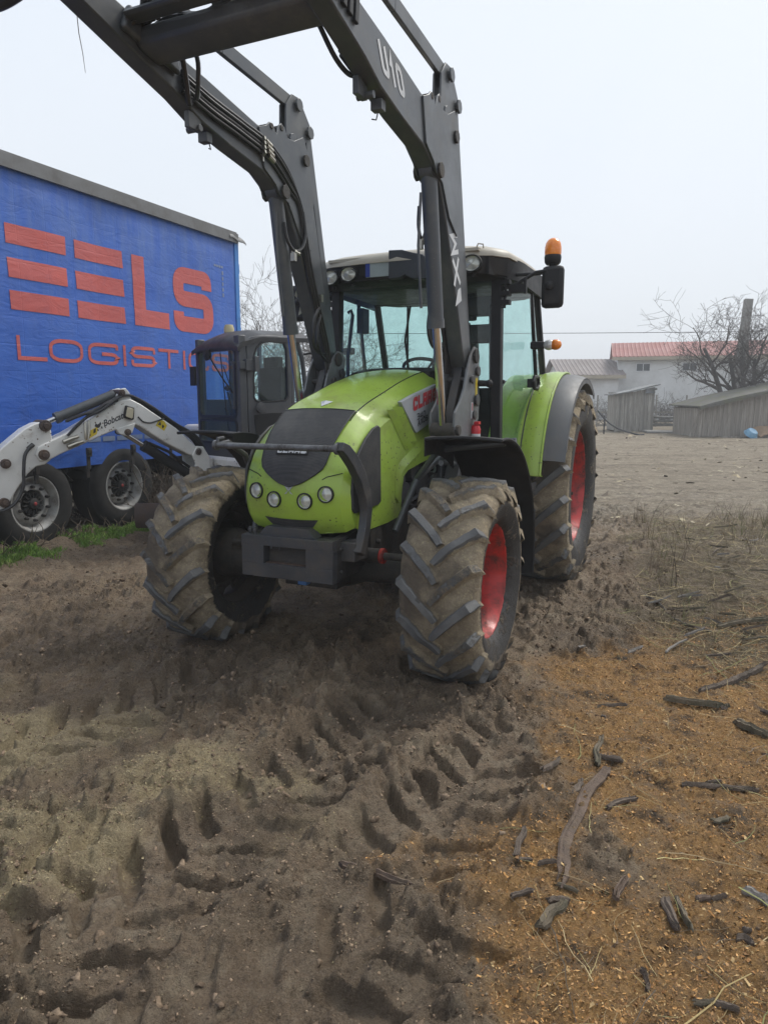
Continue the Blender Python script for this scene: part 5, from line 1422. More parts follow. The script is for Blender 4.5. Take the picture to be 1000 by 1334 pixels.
ep('lower_window', [(-.02, -.85, 1.12), (-.02, -.10, 1.12), (-.02, -.10, 1.37), (-.02, -.85, 1.37)], (.005, 0, 0))
ep('door_glass', [(-.17, -.022, 1.58), (-.63, -.022, 1.58), (-.60, -.022, 2.21), (-.21, -.022, 2.21)], (0, -.004, 0))
ep('corner_glass', [(-.725, -.03, 1.45), (-.89, -.03, 1.5), (-.80, -.03, 2.25), (-.72, -.03, 2.28)], (0, -.004, 0))
ep('rear_window', [(-.88, -.86, 1.58), (-.88, -.06, 1.58), (-.82, -.06, 2.24), (-.82, -.86, 2.24)], (-.004, 0, 0))
ep('side_window', [(-.08, -.89, 1.6), (-.84, -.89, 1.6), (-.84, -.89, 2.2), (-.08, -.89, 2.2)], (0, .004, 0))
mb = MB()
frame_panel(mb, rrect(-.875, 1.385, -.07, 2.145, .06), rrect(-.845, 1.415, -.10, 2.115, .05), 'yz', -.004, .012)
frame_panel(mb, rrect(-.875, 1.09, -.07, 1.37, .05), rrect(-.845, 1.115, -.10, 1.345, .04), 'yz', -.004, .012)
frame_panel(mb, out[:0] + inn, [(x + (-.4 - x) * .05, z + (1.9 - z) * .04) for x, z in inn], 'xz', -.03, .006)
part('window_seal', mb, M['hose'], ecab)
mb = MB(); mb.box((.01, -.10, 1.98), (.05, .05, .02)); mb.box((.01, -.10, 1.50), (.05, .05, .02)); mb.cyl((.03, -.085, 1.48), (.03, -.085, 2.0), .008, 6); mb.box((-.10, .035, 1.955), (.12, .06, .12)); mb.box((-.16, .07, 1.965), (.05, .05, .16)); mb.box((-.05, .03, 1.95), (.16, .04, .08))
mb.cyl((-.24, .0, 1.50), (-.24, .03, 1.50), .055, 20); mb.cyl((-.24, .03, 1.50), (-.24, .035, 1.50), .035, 16)
part('door_latch', mb, M['exgrey'], ecab, bevel=.006)
mb = MB(); P = [(-.16, 1.42), (-.20, 1.05), (-.62, 1.05), (-.62, 1.44), (-.4, 1.44)]; mb.prism(P, 'xz', .002, .006); part('door_lower_panel', mb, M['black'], ecab)
mb = MB(); mb.tube([(.015, -.62, 2.10), (.02, -.50, 1.98), (.02, -.30, 1.80), (.018, -.13, 1.66)], .009, 6); mb.tube([(.018, -.14, 1.68), (.02, -.30, 1.95)], .006, 6); mb.lathe([(.001, -.01), (.06, -.01), (.07, .02), (.001, .04)], 18, axis='x', c=(.01, -.63, 2.09)); mb.tube([(.016, -.36, 2.10), (.016, -.27, 1.45)], .006, 6)
part('wiper', mb, M['black'], ecab)
mb = MB(); mb.tube([(-.04, -.92, 1.95), (-.04, -1.0, 1.95), (-.04, -1.02, 1.85)], .012, 6); mb.box((-.03, -1.03, 1.86), (.05, .11, .22)); part('mirror', mb, M['black'], ecab, bevel=.02)
mb = MB(); mb.tube([(-.86, -.0, 2.1), (-.92, .10, 2.12)], .012, 6); mb.ball((-.94, .13, 2.10), .055, sc=(.4, 1, 1.2)); part('rear_mirror', mb, M['black'], ecab)
mb = MB(); mb.box((-.55, -.42, 1.36), (.42, .44, .14)); mb.box((-.74, -.42, 1.68), (.12, .42, .56)); mb.box((-.73, -.42, 2.0), (.09, .26, .16)); mb.box((-.5, -.14, 1.45), (.36, .10, .12)); mb.box((-.5, -.70, 1.45), (.36, .10, .12)); mb.cyl((-.30, -.16, 1.5), (-.26, -.16, 1.68), .014, 8); mb.ball((-.26, -.16, 1.72), .035); mb.cyl((-.30, -.68, 1.5), (-.26, -.68, 1.68), .014, 8); mb.ball((-.26, -.68, 1.72), .035); mb.cyl((-.12, -.40, 1.1), (-.05, -.40, 1.5), .012, 6)
mb.tube([(-.80, -.20, 1.6), (-.80, -.20, 2.1), (-.82, -.30, 2.14)], .012, 6)
part('seat', mb, M['seat'], ecab, bevel=.03)
mb = MB(); mb.lathe([(.001, 0), (.06, 0), (.06, .05), (.045, .09), (.001, .095)], 16, axis='z', c=(-.35, -.75, 2.36)); part('beacon', mb, mat('pale_yellow_dome', (.55, .48, .28), .5), ecab)
mb = MB()                                          # house body behind and beside the cab
mb.prism([(.02, -1.35), (.02, .06), (-.9, .08), (-1.25, -.05), (-1.42, -.45), (-1.42, -.9), (-1.2, -1.3), (-.6, -1.42)], 'xy', .66, .96); mb.prism([(-.95, .04), (-1.3, -.2), (-1.38, -.6), (-1.25, -1.2), (-.95, -1.36)], 'xy', .96, 1.5); mb.box((-.45, -1.16, 1.12), (.85, .40, .34))
part('body', mb, M['white_p'], ex, bevel=.05)
mb = MB(); mb.cyl((-.62, -.62, .45), (-.62, -.62, .66), .40, 28); mb.box((-.62, -.62, .40), (.9, .7, .2))
part('undercarriage', mb, M['iron'], ex)
UR = Matrix.Rotation(radians(-42) , 3, 'Z')
def uc(p): return tuple(UR @ (Vector(p)) + Vector((-.62, -.62, 0)))
for sy in (1, -1):
    mb = MB(); n = 34; L = .75; R = .22; V = []
    ring_ = [(-L + R * cos(a), R + R * sin(a)) for a in [pi / 2 + pi * i / 16 for i in range(17)]] + [(L + R * cos(a), R + R * sin(a)) for a in [-pi / 2 + pi * i / 16 for i in range(17)]]
    for x, z in ring_: V += [uc((x, sy * .45, z)), uc((x, sy * .75, z))]
    F = []; k = len(ring_)
    for i in range(k): j = (i + 1) % k; F.append((2 * i, 2 * j, 2 * j + 1, 2 * i + 1))
    F += [tuple(2 * i for i in range(k)), tuple(2 * i + 1 for i in range(k - 1, -1, -1))]
    mb.add(V, F)
    for i in range(26):
        x = -L + 2 * L * i / 25
        for z in (-.0, 2 * R): mb.box(uc((x, sy * .6, z + (.012 if z else .012))), (.03, .3, .03), UR)
    part('track', mb, M['rust'], ex, bevel=.006)
ex2 = Matrix.Rotation(-atan2(EH[1], EH[0]), 3, 'Z')
def e_local(wx, wy, wz): q = ex2 @ Vector((wx - EK[0], wy - EK[1], 0)); return Vector((q.x, q.y, wz - .02))
mb = MB(); bx0, by0 = -2.74, 7.72
prof = [(.02, .20), (-.02, .26), (-.03, .34), (-.01, .43), (.03, .475), (.06, .475), (.03, .42), (.015, .34), (.025, .26), (.06, .21)]
V = []; F = []; n = len(prof)
for wx in (bx0, bx0 + 1.5):
    for dy, z in prof: V.append(e_local(wx, by0 + dy + (wx - bx0) * .03, z))
for i in range(n): F.append((i, (i + 1) % n, n + (i + 1) % n, n + i))
F += [tuple(range(n)), tuple(2 * n - 1 - i for i in range(n))]
mb.add(V, F); mb.beam(e_local(-2.2, 7.78, .33), e_local(-1.75, 8.6, .35), .1, .12); mb.beam(e_local(-1.55, 7.80, .33), e_local(-1.45, 8.5, .35), .1, .12)
part('dozer_blade', mb, M['rust'], ex, bevel=.006)
# boom group; bp(s, z, y): s metres forward from the boom foot
BO = e_local(-2.06, 8.08, .02); 
def bp_(s, z, y=0.): return (BO.x + s, BO.y + y, z - .02)
def bprism(mb, pts, lo, hi, mi=0): mb.prism([(BO.x + s, z - .02) for s, z in pts], 'xz', BO.y + lo, BO.y + hi, mi)
BM = [(.10, 1.075), (.17, 1.12), (.36, 1.30), (.60, 1.46), (.75, 1.56), (.86, 1.615), (.97, 1.60), (1.15, 1.50), (1.33, 1.39), (1.52, 1.285), (1.68, 1.215), (1.80, 1.16), (1.83, 1.09), (1.79, 1.02), (1.70, 1.03), (1.60, 1.08), (1.42, 1.15), (1.16, 1.255), (1.02, 1.305), (.94, 1.30), (.90, 1.30), (.84, 1.355), (.76, 1.325), (.70, 1.28), (.50, 1.15), (.22, 1.0), (.12, .99), (.075, 1.03)]
mb = MB(); bprism(mb, BM, -.10, .10); boom = part('boom', mb, M['white_p'], ex, bevel=.012)
mb = MB(); bprism(mb, [(.84, 1.60), (.86, 1.68), (.90, 1.725), (.97, 1.71), (1.00, 1.64), (.97, 1.58)], .055, .085); bprism(mb, [(.84, 1.60), (.86, 1.68), (.90, 1.725), (.97, 1.71), (1.00, 1.64), (.97, 1.58)], -.085, -.055)
bprism(mb, [(.82, 1.37), (.86, 1.27), (.93, 1.235), (1.0, 1.26), (1.03, 1.31)], .05, .11)
part('boom_lug', mb, M['white_p'], boom, bevel=.006)
mb = MB()
for s_, z_, r_ in ((.955, 1.675, .035), (.915, 1.275, .034), (1.75, 1.085, .05), (.12, 1.035, .045)): mb.cyl(bp_(s_, z_, -.13), bp_(s_, z_, .13), r_, 16); mb.cyl(bp_(s_, z_, .13), bp_(s_, z_, .145), r_ * .6, 8)
part('pivot_pin', mb, M['rust'], boom, bevel=.004)
mb = MB(); mb.cyl(bp_(1.56, 1.435), bp_(.99, 1.66), .048, 20); mb.cyl(bp_(1.585, 1.425), bp_(1.54, 1.443), .055, 20); mb.tube([bp_(1.50, 1.395, .03), bp_(1.2, 1.515, .035), bp_(1.05, 1.575, .03)], .012, 8)
sc_ = part('arm_cylinder', mb, mat('grey_cylinder_paint', (.07, .078, .085), .4, dirt=(.12, .1, .09), damt=.35), boom, sharp=40)
mb = MB(); mb.cyl(bp_(1.57, 1.431), bp_(1.70, 1.378), .027, 16); part('cylinder_rod', mb, M['chrome'], sc_)
mb = MB(); mb.cyl(bp_(.68, 1.11), bp_(.10, .72), .055, 20); mb.cyl(bp_(.70, 1.125), bp_(.66, 1.10), .062, 20); mb.tube([bp_(.66, 1.15, .05), bp_(.45, 1.05, .06), bp_(.2, .86, .06)], .016, 8)
lc = part('boom_cylinder', mb, M['black'], boom, sharp=40)
mb = MB(); mb.cyl(bp_(.68, 1.11), bp_(.925, 1.272), .027, 16); part('cylinder_rod', mb, M['chrome'], lc)
# dipper arm and its linkage
DI = [(1.66, 1.33), (1.70, 1.405), (1.80, 1.385), (1.90, 1.335), (2.10, 1.175), (2.30, .98), (2.52, .72), (2.56, .60), (2.50, .50), (2.40, .48), (2.28, .52), (2.145, .585), (2.08, .65), (2.00, .78), (1.90, .91), (1.82, .975), (1.74, .99), (1.68, 1.03), (1.67, 1.12), (1.655, 1.22)]
mb = MB(); bprism(mb, DI, -.085, .085); dip = part('dipper_arm', mb, M['white_p'], ex, bevel=.012)
mb = MB()
for s_, z_, r_ in ((1.715, 1.36, .055), (2.09, 1.02, .045), (2.13, .66, .045), (2.45, .55, .04)): mb.cyl(bp_(s_, z_, -.11), bp_(s_, z_, .12), r_, 16); mb.cyl(bp_(s_, z_, .12), bp_(s_, z_, .14), r_ * .55, 8)
part('pivot_pin', mb, M['rust'], dip, bevel=.004)
mb = MB(); hose(mb, [bp_(1.87, 1.17, .12), bp_(1.93, 1.09, .14), bp_(1.955, .95, .15), bp_(1.97, .80, .15), bp_(2.04, .66, .14), bp_(2.15, .59, .12), bp_(2.25, .60, .10)], .016)
mb.cyl(bp_(1.84, 1.185, .10), bp_(1.89, 1.15, .12), .022, 8)
part('hydraulic_hose', mb, M['hose'], dip)
mb = MB(); bprism(mb, [(2.42, .58), (2.55, .66), (2.75, .55), (2.85, .30), (2.72, .12), (2.45, .10), (2.25, .20), (2.30, .24), (2.5, .18), (2.68, .22), (2.74, .34), (2.66, .48), (2.5, .50)], -.25, .25); bprism(mb, [(2.42, .58), (2.75, .55), (2.85, .30), (2.72, .12), (2.45, .10), (2.25, .20)], -.262, -.25); bprism(mb, [(2.42, .58), (2.75, .55), (2.85, .30), (2.72, .12), (2.45, .10), (2.25, .20)], .25, .262)
part('bucket', mb, M['rust'], ex, bevel=.004)
# hoses over the boom
mb = MB(); r = random.Random(9)
for k in range(6):
    y = -.06 + .028 * k
    hose(mb, [bp_(.02, 1.06, y), bp_(.12, 1.19 + .02 * (k % 2), y), bp_(.36, 1.345 + r.uniform(0, .02), y), bp_(.60, 1.505 + r.uniform(0, .02), y), bp_(.80, 1.615 + r.uniform(0, .02), y), bp_(.93, 1.65, y + .03), bp_(1.05, 1.59 + r.uniform(-.01, .02), y + .05), bp_(1.2, 1.50 + r.uniform(-.01, .03), .09 + .01 * k), bp_(1.33, 1.43, .11), bp_(1.42 + .02 * k, 1.36 - .02 * k, .11)], .0145)
hose(mb, [bp_(1.0, 1.60, .1), bp_(1.12, 1.57, .12), bp_(1.25, 1.49, .12), bp_(1.36, 1.46, .1), bp_(1.5, 1.40, .06)], .016)
hose(mb, [bp_(.79, 1.43, .104), bp_(.74, 1.38, .106), bp_(.66, 1.365, .106), bp_(.58, 1.385, .106), bp_(.50, 1.41, .104)], .008)
part('hydraulic_hose', mb, M['hose'], boom)
mb = MB()
for s_, z_ in ((1.47, 1.235), (1.43, 1.185)): mb.cyl(bp_(s_, z_, .125), bp_(s_ + .10, z_ - .035, .125), .024, 10); mb.cyl(bp_(s_ - .05, z_ + .015, .125), bp_(s_, z_, .125), .018, 8); mb.box(bp_(s_ + .04, z_ - .014, .108), (.06, .02, .03))
mb.tube([bp_(1.30, 1.40, .10), bp_(1.31, 1.30, .118), bp_(1.325, 1.21, .11)], .012, 8); mb.tube([bp_(1.34, 1.39, .10), bp_(1.35, 1.30, .118), bp_(1.345, 1.22, .11)], .012, 8)
part('hose_fitting', mb, M['zinc'], boom)
mb = MB(); mb.prism([(BO.x + s, z - .02) for s, z in ((.835, 1.525), (.925, 1.55), (.955, 1.44), (.945, 1.42), (.865, 1.395), (.845, 1.41))], 'xz', BO.y + .10, BO.y + .135); fl = part('boom_lamp', mb, M['black'], boom, bevel=.01)
mb = MB(); mb.prism([(BO.x + s, z - .02) for s, z in ((.85, 1.512), (.915, 1.53), (.938, 1.445), (.93, 1.432), (.875, 1.413), (.862, 1.424))], 'xz', BO.y + .1355, BO.y + .142); part('lens', mb, mat('frosted_lens', (.42, .38, .27), .35, c2=(.5, .46, .36)), fl, bevel=.004)
# lettering and stickers on the boom side
mb = MB(); u = Vector((-.72, .30)).normalized()     # text runs from the tip towards the foot, i.e. decreasing s
def BT(a, v, k=0): return bp_(1.155 - a * .9285, 1.335 + a * .372 + v * .94, .1015 + k)
cu_ = bpy.data.curves.new('t', 'FONT'); cu_.body = 'Bobcat'; cu_.size = 1; cu_.resolution_u = 3; cu_.offset = .022
to = bpy.data.objects.new('t', cu_); COL.objects.link(to); dg = bpy.context.evaluated_depsgraph_get(); tm = bpy.data.meshes.new_from_object(to.evaluated_get(dg))
bpy.data.objects.remove(to)
wx = max(v.co.x for v in tm.vertices)
mb.add([BT(v.co.x / wx * .225, v.co.y * .10) for v in tm.vertices], [tuple(p.vertices) for p in tm.polygons])
bpy.data.meshes.remove(tm)
for q in ([(-.10, .05), (-.085, .075), (-.07, .055), (-.05, .055), (-.035, .07), (-.025, .045), (-.04, .02), (-.06, .012), (-.085, .03)], [(-.075, .008), (-.06, .0), (-.055, -.02), (-.07, -.015)], [(-.03, .012), (-.02, .02), (-.012, -.012), (-.03, -.006)]):
    mb.add([BT(a, v, .0004) for a, v in q], [tuple(range(len(q)))])
part('brand_lettering', mb, M['decal_black'], boom)
mb = MB()
mb.add([bp_(s, z, .1012) for s, z in ((1.345, 1.205), (1.23, 1.265), (1.21, 1.345), (1.31, 1.295))], [(0, 1, 2, 3)], 0)
mb.add([bp_(s, z, .1012) for s, z in ((.60, 1.335), (.555, 1.40), (.50, 1.38), (.47, 1.33), (.505, 1.275))], [tuple(range(5))], 0)
mb.add([bp_(s, z, .1020) for s, z in ((1.325, 1.235), (1.29, 1.253), (1.30, 1.285))], [(0, 1, 2)], 1); mb.add([bp_(s, z, .1020) for s, z in ((1.265, 1.27), (1.24, 1.283), (1.235, 1.325), (1.26, 1.312))], [(0, 1, 2, 3)], 1)
mb.add([bp_(s, z, .1020) for s, z in ((.575, 1.345), (.545, 1.375), (.535, 1.335))], [(0, 1, 2)], 1); mb.add([bp_(s, z, .1020) for s, z in ((.525, 1.30), (.50, 1.32), (.515, 1.345), (.53, 1.33))], [(0, 1, 2, 3)], 1)
part('warning_sticker', mb, [M['decal_yellow'], M['decal_black']], boom)
# swing post
mb = MB(); bprism(mb, [(-.02, .70), (-.02, .96), (.06, 1.09), (.14, 1.10), (.20, 1.0), (.16, .90), (.22, .78), (.18, .62), (.0, .60)], -.13, -.105); bprism(mb, [(-.02, .70), (-.02, .96), (.06, 1.09), (.14, 1.10), (.20, 1.0), (.16, .90), (.22, .78), (.18, .62), (.0, .60)], .105, .13); mb.cyl(bp_(-.02, .55), bp_(-.02, .95), .10, 16)
part('swing_post', mb, M['white_p'], ex, bevel=.008)
# ================================================================== BACKGROUND
M['render'] = mat('whitewashed_render', (.68, .69, .70), .85, c2=(.60, .615, .62), vs=.6, dirt=(.33, .32, .30), dscale=.5, damt=.35, dsoft=.3)
M['roof_red'] = mat('red_tin_roof', (.30, .075, .065), .55, c2=(.25, .07, .06), vs=.4, dirt=(.22, .13, .11), dscale=.6, damt=.4, dsoft=.3)
M['roof_brown'] = mat('brown_tin_roof', (.20, .165, .16), .6, c2=(.16, .135, .13), vs=.5, dirt=(.25, .22, .2), dscale=.6, damt=.4)
def wood_mat(name, c, c2):
    m, nt, b, co = new_mat(name)
    mp = nd(nt, 'ShaderNodeMapping'); mp.inputs['Scale'].default_value = (9, 9, .55); nt.links.new(co, mp.inputs['Vector'])
    n = noise(nt, mp.outputs[0], 2.4, 7, .7, .5)
    col = mixc(nt, ramp(nt, n, .32, .66), c, c2)
    mp2 = nd(nt, 'ShaderNodeMapping'); mp2.inputs['Scale'].default_value = (7.3, 7.3, .02); nt.links.new(co, mp2.inputs['Vector'])
    col = mixc(nt, ramp(nt, noise(nt, mp2.outputs[0], 1, 1), .4, .62, 0, .75), col, tuple(x * .45 for x in c))
    nt.links.new(col, b.inputs['Base Color']); b.inputs['Roughness'].default_value = .9
    bp = nd(nt, 'ShaderNodeBump'); bp.inputs['Strength'].default_value = .5; nt.links.new(n, bp.inputs['Height']); nt.links.new(bp.outputs[0], b.inputs['Normal'])
    return m
M['wood'] = wood_mat('weathered_grey_boards', (.44, .42, .38), (.17, .155, .135))
M['wood2'] = wood_mat('brown_grey_boards', (.42, .385, .34), (.15, .13, .11))
M['sheet'] = mat('roofing_sheet', (.22, .24, .26), .5, c2=(.15, .16, .17), dirt=(.13, .115, .08), dscale=3, damt=.45)
M['bark'] = mat('dark_bark', (.062, .052, .046), .9, c2=(.09, .078, .068), vs=8, bump=.6, bscale=40)
M['bark_far'] = mat('grey_bark', (.10, .09, .083), .9, c2=(.14, .125, .115), vs=4)
M['concrete'] = mat('grey_concrete', (.27, .265, .25), .9, c2=(.2, .195, .185), vs=3, bump=.3)
M['dark_pane'] = mat('dark_window_pane', (.06, .07, .08), .12)

def slope_roof(mb, x0, x1, y0, z0, y1, z1, pitch=.25, amp=.03, th=.05):
    n = max(4, int(round((x1 - x0) / pitch))) * 4
    def f(a, b_): return (x0 + (x1 - x0) * a, y0 + (y1 - y0) * b_, z0 + (z1 - z0) * b_ + amp * max(0, cos(2 * pi * a * n / 4)) ** .6 if True else 0)
    mb.slab(f, n, 3, lambda a, b_: (0, 0, -th))
# long white house (built facing the yard, front wall on local y = 0)
def house(loc, rz, W, D, H, ridge, wins, roofm, label, cat='house', over=.35, name='house'):
    h = thing(name, label, cat, loc, rz)
    mb = MB(); mb.prism([(0, -1), (D, -1), (D, H), (D / 2, ridge - .12), (0, H)], 'yz', 0, W)
    part('wall', mb, M['render'], h)
    mb = MB(); slope_roof(mb, -over, W + over, -over, H - over * (ridge - H) / (D / 2), D / 2, ridge); slope_roof(mb, -over, W + over, D + over, H - over * (ridge - H) / (D / 2), D / 2, ridge)
    rf = part('roof', mb, roofm, h, sharp=20)
    mb = MB(); mb.box((W / 2, -over - .02, H - over * (ridge - H) / (D / 2) - .12), (W + 2 * over, .04, .20)); mb.box((W / 2, -over / 2, H - .30), (W, over - .02, .04)); part('eaves_board', mb, mat('pale_eaves', (.42, .37, .29), .8), rf)
    for x, z, w_, hh in wins:
        mb = MB(); P = [(x - w_ / 2, z - hh / 2), (x + w_ / 2, z - hh / 2), (x + w_ / 2, z + hh / 2), (x - w_ / 2, z + hh / 2)]; Q = [(x + (a - x) * 1.16, z + (c - z) * 1.24) for a, c in P]
        frame_panel(mb, Q, P, 'xz', -.05, .06); mb.box((x, -.02, z), (.04, .05, hh)); wn = part('window', mb, M['decal_white'], h)
        mb = MB(); mb.box((x, -.012, z), (w_, .02, hh)); part('pane', mb, M['dark_pane'], wn)
    return h
HB = .42
house((14.5, 45.0, 0), radians(-16), 21, 7.0, 4.35, 5.35, [(1.5, 3.6, .75, .42), (4.15, 3.6, .75, .42), (9.6, 3.55, .95, .55), (13.5, 3.55, .95, .55)], M['roof_red'], 'long whitewashed farm building with red tin roof and small high windows', 'house')
house((11.0, 44.6, 0), radians(-4), 3.4, 6.0, 3.25, 4.25, [], M['roof_brown'], 'low white annex with brownish ribbed roof beside the long red-roofed building', 'annex', name='annex')
h2 = house((27.2, 44.5, 0), radians(-16), 9, 8, 5.3, 7.3, [(1.8, 4.3, .8, 1.0)], M['roof_red'], 'taller house with red roof mostly hidden behind the big bare tree', 'house')
for o in h2.children:
    if o.name.startswith('wall'): o.data.materials[0] = mat('dull_pink_render', (.36, .25, .235), .85, dirt=(.25, .2, .18), dscale=.6, damt=.35)

# wooden outhouse
def board_wall(mb, x0, x1, top, y, th=.025, wd=.16, z0=0, r=random.Random(2), gap=.008):
    x = x0
    while x < x1 - .02:
        w_ = min(wd * r.uniform(.85, 1.2), x1 - x); zt = lambda q: top(q)
        j = r.uniform(-.015, .015); yy = y + r.uniform(-.008, .008)
        V = [(x + gap / 2, yy, z0 + r.uniform(-.02, .03)), (x + w_ - gap / 2, yy, z0 + r.uniform(-.02, .03)), (x + w_ - gap / 2, yy, zt(x + w_) + j), (x + gap / 2, yy, zt(x) + j)]
        mb.add(V + [(a, b_ + th, c) for a, b_, c in V], [(0, 1, 2, 3), (7, 6, 5, 4), (0, 4, 5, 1), (1, 5, 6, 2), (2, 6, 7, 3), (3, 7, 4, 0)]); x += w_
oy = 31.0; oz = gz(10, oy)
oh = thing('outhouse', 'small weathered plank outhouse with sagging lean-to roof', 'outhouse', (9.98, oy, oz), radians(-6))
mb = MB(); board_wall(mb, 0, 1.62, lambda x: 1.56 + .21 * x, 0); 
for x in (0.02, 1.58): mb.box((x, .85, .85), (.05, 1.6, 1.6))
mb.box((.8, 1.6, .85), (1.6, .05, 1.7))
part('plank_wall', mb, M['wood'], oh)
mb = MB(); mb.slab(lambda a, b_: (-.12 + 1.9 * a, -.18 + 2.1 * b_, 1.61 + .40 * a - .02 * sin(a * 5)), 8, 2, lambda a, b_: (0, 0, -.05)); mb.box((1.45, -.1, 1.80), (.45, .03, .09), Matrix.Rotation(-.1, 3, 'Y')); mb.box((1.4, -.1, 1.68), (.4, .03, .07))
part('roof', mb, M['sheet'], oh)
# leaning shed on the right
sy = 27.3; sz = gz(12, sy)
sh = thing('shed', 'collapsing grey plank shed with low mossy lean-to roof', 'shed', (11.75, sy, sz), radians(3))
mb = MB(); board_wall(mb, .30, 4.3, lambda x: 1.12 + .235 * x, 0, wd=.24, r=random.Random(8))
V = list(mb.v); mb.v = [(x - .22 * (1 - min(1, z / 1.3)) * max(0, 1 - x / 3) + .0, y, z) for x, y, z in V]
mb.prism([(.3, 0), (5.4, 0), (5.4, 2.25), (.3, 1.10)], 'xz', 2.2, 2.25); mb.prism([(.03, -.02), (2.2, -.02), (2.2, 1.10), (.03, 1.10)], 'yz', .29, .31); mb.beam((-.05, -.03, .0), (.30, -.03, 1.2), .03, .11, up=(1, 0, 0))
part('plank_wall', mb, M['wood2'], sh)
mb = MB(); mb.slab(lambda a, b_: (.15 + 5.5 * a, -.28 + 2.7 * b_, 1.17 + 1.26 * a + .03 * sin(a * 7) + .05 * b_), 20, 3, lambda a, b_: (0, 0, -.05)); mb.beam((.1, -.30, 1.08), (5.6, -.30, 2.36), .04, .10)
part('roof', mb, mat('mossy_roof_felt', (.13, .125, .115), .9, c2=(.10, .095, .085), dirt=(.13, .14, .05), dscale=2.5, damt=.4), sh)
mb = MB(); mb.box((3.75, -.04, .52), (.85, .03, 1.0), Matrix.Rotation(.12, 3, 'Y')); part('loose_panel', mb, M['wood'], sh)
mb = MB(); mb.beam((.9, -.5, .02), (4.8, -.6, .03), .10, .05, up=(0, 0, 1)); tag(part('beam', mb, M['wood2'], None, loc=(11.75, sy, sz)), 'long dark timber lying along the foot of the collapsing shed', 'timber')
mb = MB(); mb.lathe([(.001, .18), (.16, .18), (.19, .155), (.24, .0), (.26, -.01), (.26, .01), (.001, .01)], 28, axis='z')
tag(part('basin', mb, mat('pale_blue_plastic', (.16, .34, .50), .45, dirt=(.2, .22, .22), damt=.3), None, loc=(13.62, sy - .75, gz(13.6, sy - .8) + .13), rot=(radians(38), 0, .4)), 'pale blue upturned plastic basin leaning by the collapsing shed', 'basin')
mb = MB(); mb.slab(lambda a, b_: (.0 + 1.3 * a, .8 * b_, .35 * a + .25 * b_ + .05 * sin(9 * a)), 8, 5, lambda a, b_: (0, 0, -.03)); tag(part('board', mb, mat('tan_boards', (.33, .23, .15), .9), None, loc=(14.0, sy - .75, gz(14, sy) + .04)), 'tan warped sheet of board right of the blue basin', 'board')
# chimney-like concrete post behind the tree
mb = MB(); mb.beam((0, 0, 0), (.35, 0, 6.2), .38, .38, up=(0, 1, 0), w2=.34, h2=.34); mb.box((.35, 0, 7.6), (.5, .5, .12)) if False else None
tag(part('concrete_post', mb, M['concrete'], None, loc=(17.5, 36.0, .3), bevel=.02), 'tall leaning concrete post standing behind the bare tree', 'post')
# water pipe leaning on the ground in front of the outhouse
mb = MB(); q = [(8.75, 29.4, gz(8.7, 29) + .95), (9.05, 29.2, gz(9, 29) + .55), (9.5, 28.9, gz(9.5, 29) + .22), (10.1, 28.5, gz(10, 28) + .03), (10.35, 28.4, gz(10, 28) + .03)]; hose(mb, q, .035); mb.cyl((8.98, 29.2, 0.1), (8.98, 29.2, gz(9, 29) + .75), .03, 8)
tag(part('hose_pipe', mb, M['hose'], None), 'black bent pipe propped on a stake left of the outhouse', 'pipe')
# stacked concrete slabs between outhouse and shed
for k in range(3):
    mb = MB(); mb.box((0, 0, 0), (1.15 - .1 * k, .7, .10)); tag(part('concrete_slab', mb, M['concrete'], None, bevel=.015, loc=(12.55 + .07 * k, 32.2, gz(12, 32) + .25 + .16 * k), rot=(0, .01, .08 * k)), ('bottom', 'middle', 'top')[k] + ' slab of the grey stack between the outhouse and the shed', 'slab', 'stacked slabs')
mb = MB(); mb.box((0, 0, 0), (1.3, .9, .08)); tag(part('doorstep', mb, M['concrete'], None, bevel=.015, loc=(11.65, 30.1, gz(11.6, 30) + .05), rot=(.03, .02, -.1)), 'flat pale slab lying in front of the outhouse corner', 'slab')

# ------------------------------------------------------------------ bare trees
def branch_tree(mb, rnd, base, d, length, rad, level, maxl, spread=.6, n=5, up=.25, kids=(4, 6), rmin=.004, droop=0.):
    segs = 5; p = Vector(base); d = Vector(d).normalized(); P = [p.copy()]; Rr = [rad]; D = [d.copy()]
    for i in range(segs):
        d = (d + Vector((rnd.gauss(0, .16), rnd.gauss(0, .16), rnd.gauss(0, .13) + up * .12 - droop * level * .05))).normalized()
        p = p + d * length / segs; P.append(p.copy()); D.append(d.copy()); Rr.append(max(rmin * .7, rad * (1 - .62 * (i + 1) / segs)))
    mb.tube(P, Rr, max(3, n), cap=False)
    if level >= maxl: return
    for k in range(rnd.randint(*kids)):
        t = rnd.uniform(.28, 1.0); i = min(segs - 1, int(t * segs)); f = t * segs - i
        q = P[i].lerp(P[i + 1], f); dd = D[i]
        ax = dd.orthogonal().normalized(); ax.rotate(Quaternion(dd, rnd.uniform(0, 2 * pi)))
        nd_ = (dd * (1 - spread * rnd.uniform(.5, 1.1)) + ax * spread * rnd.uniform(.8, 1.4)).normalized()
        branch_tree(mb, rnd, q, nd_, length * rnd.uniform(.45, .75), max(rmin, (Rr[i] * (1 - f) + Rr[i + 1] * f) * rnd.uniform(.42, .62)), level + 1, maxl, spread, n - 1, up, kids, rmin, droop)
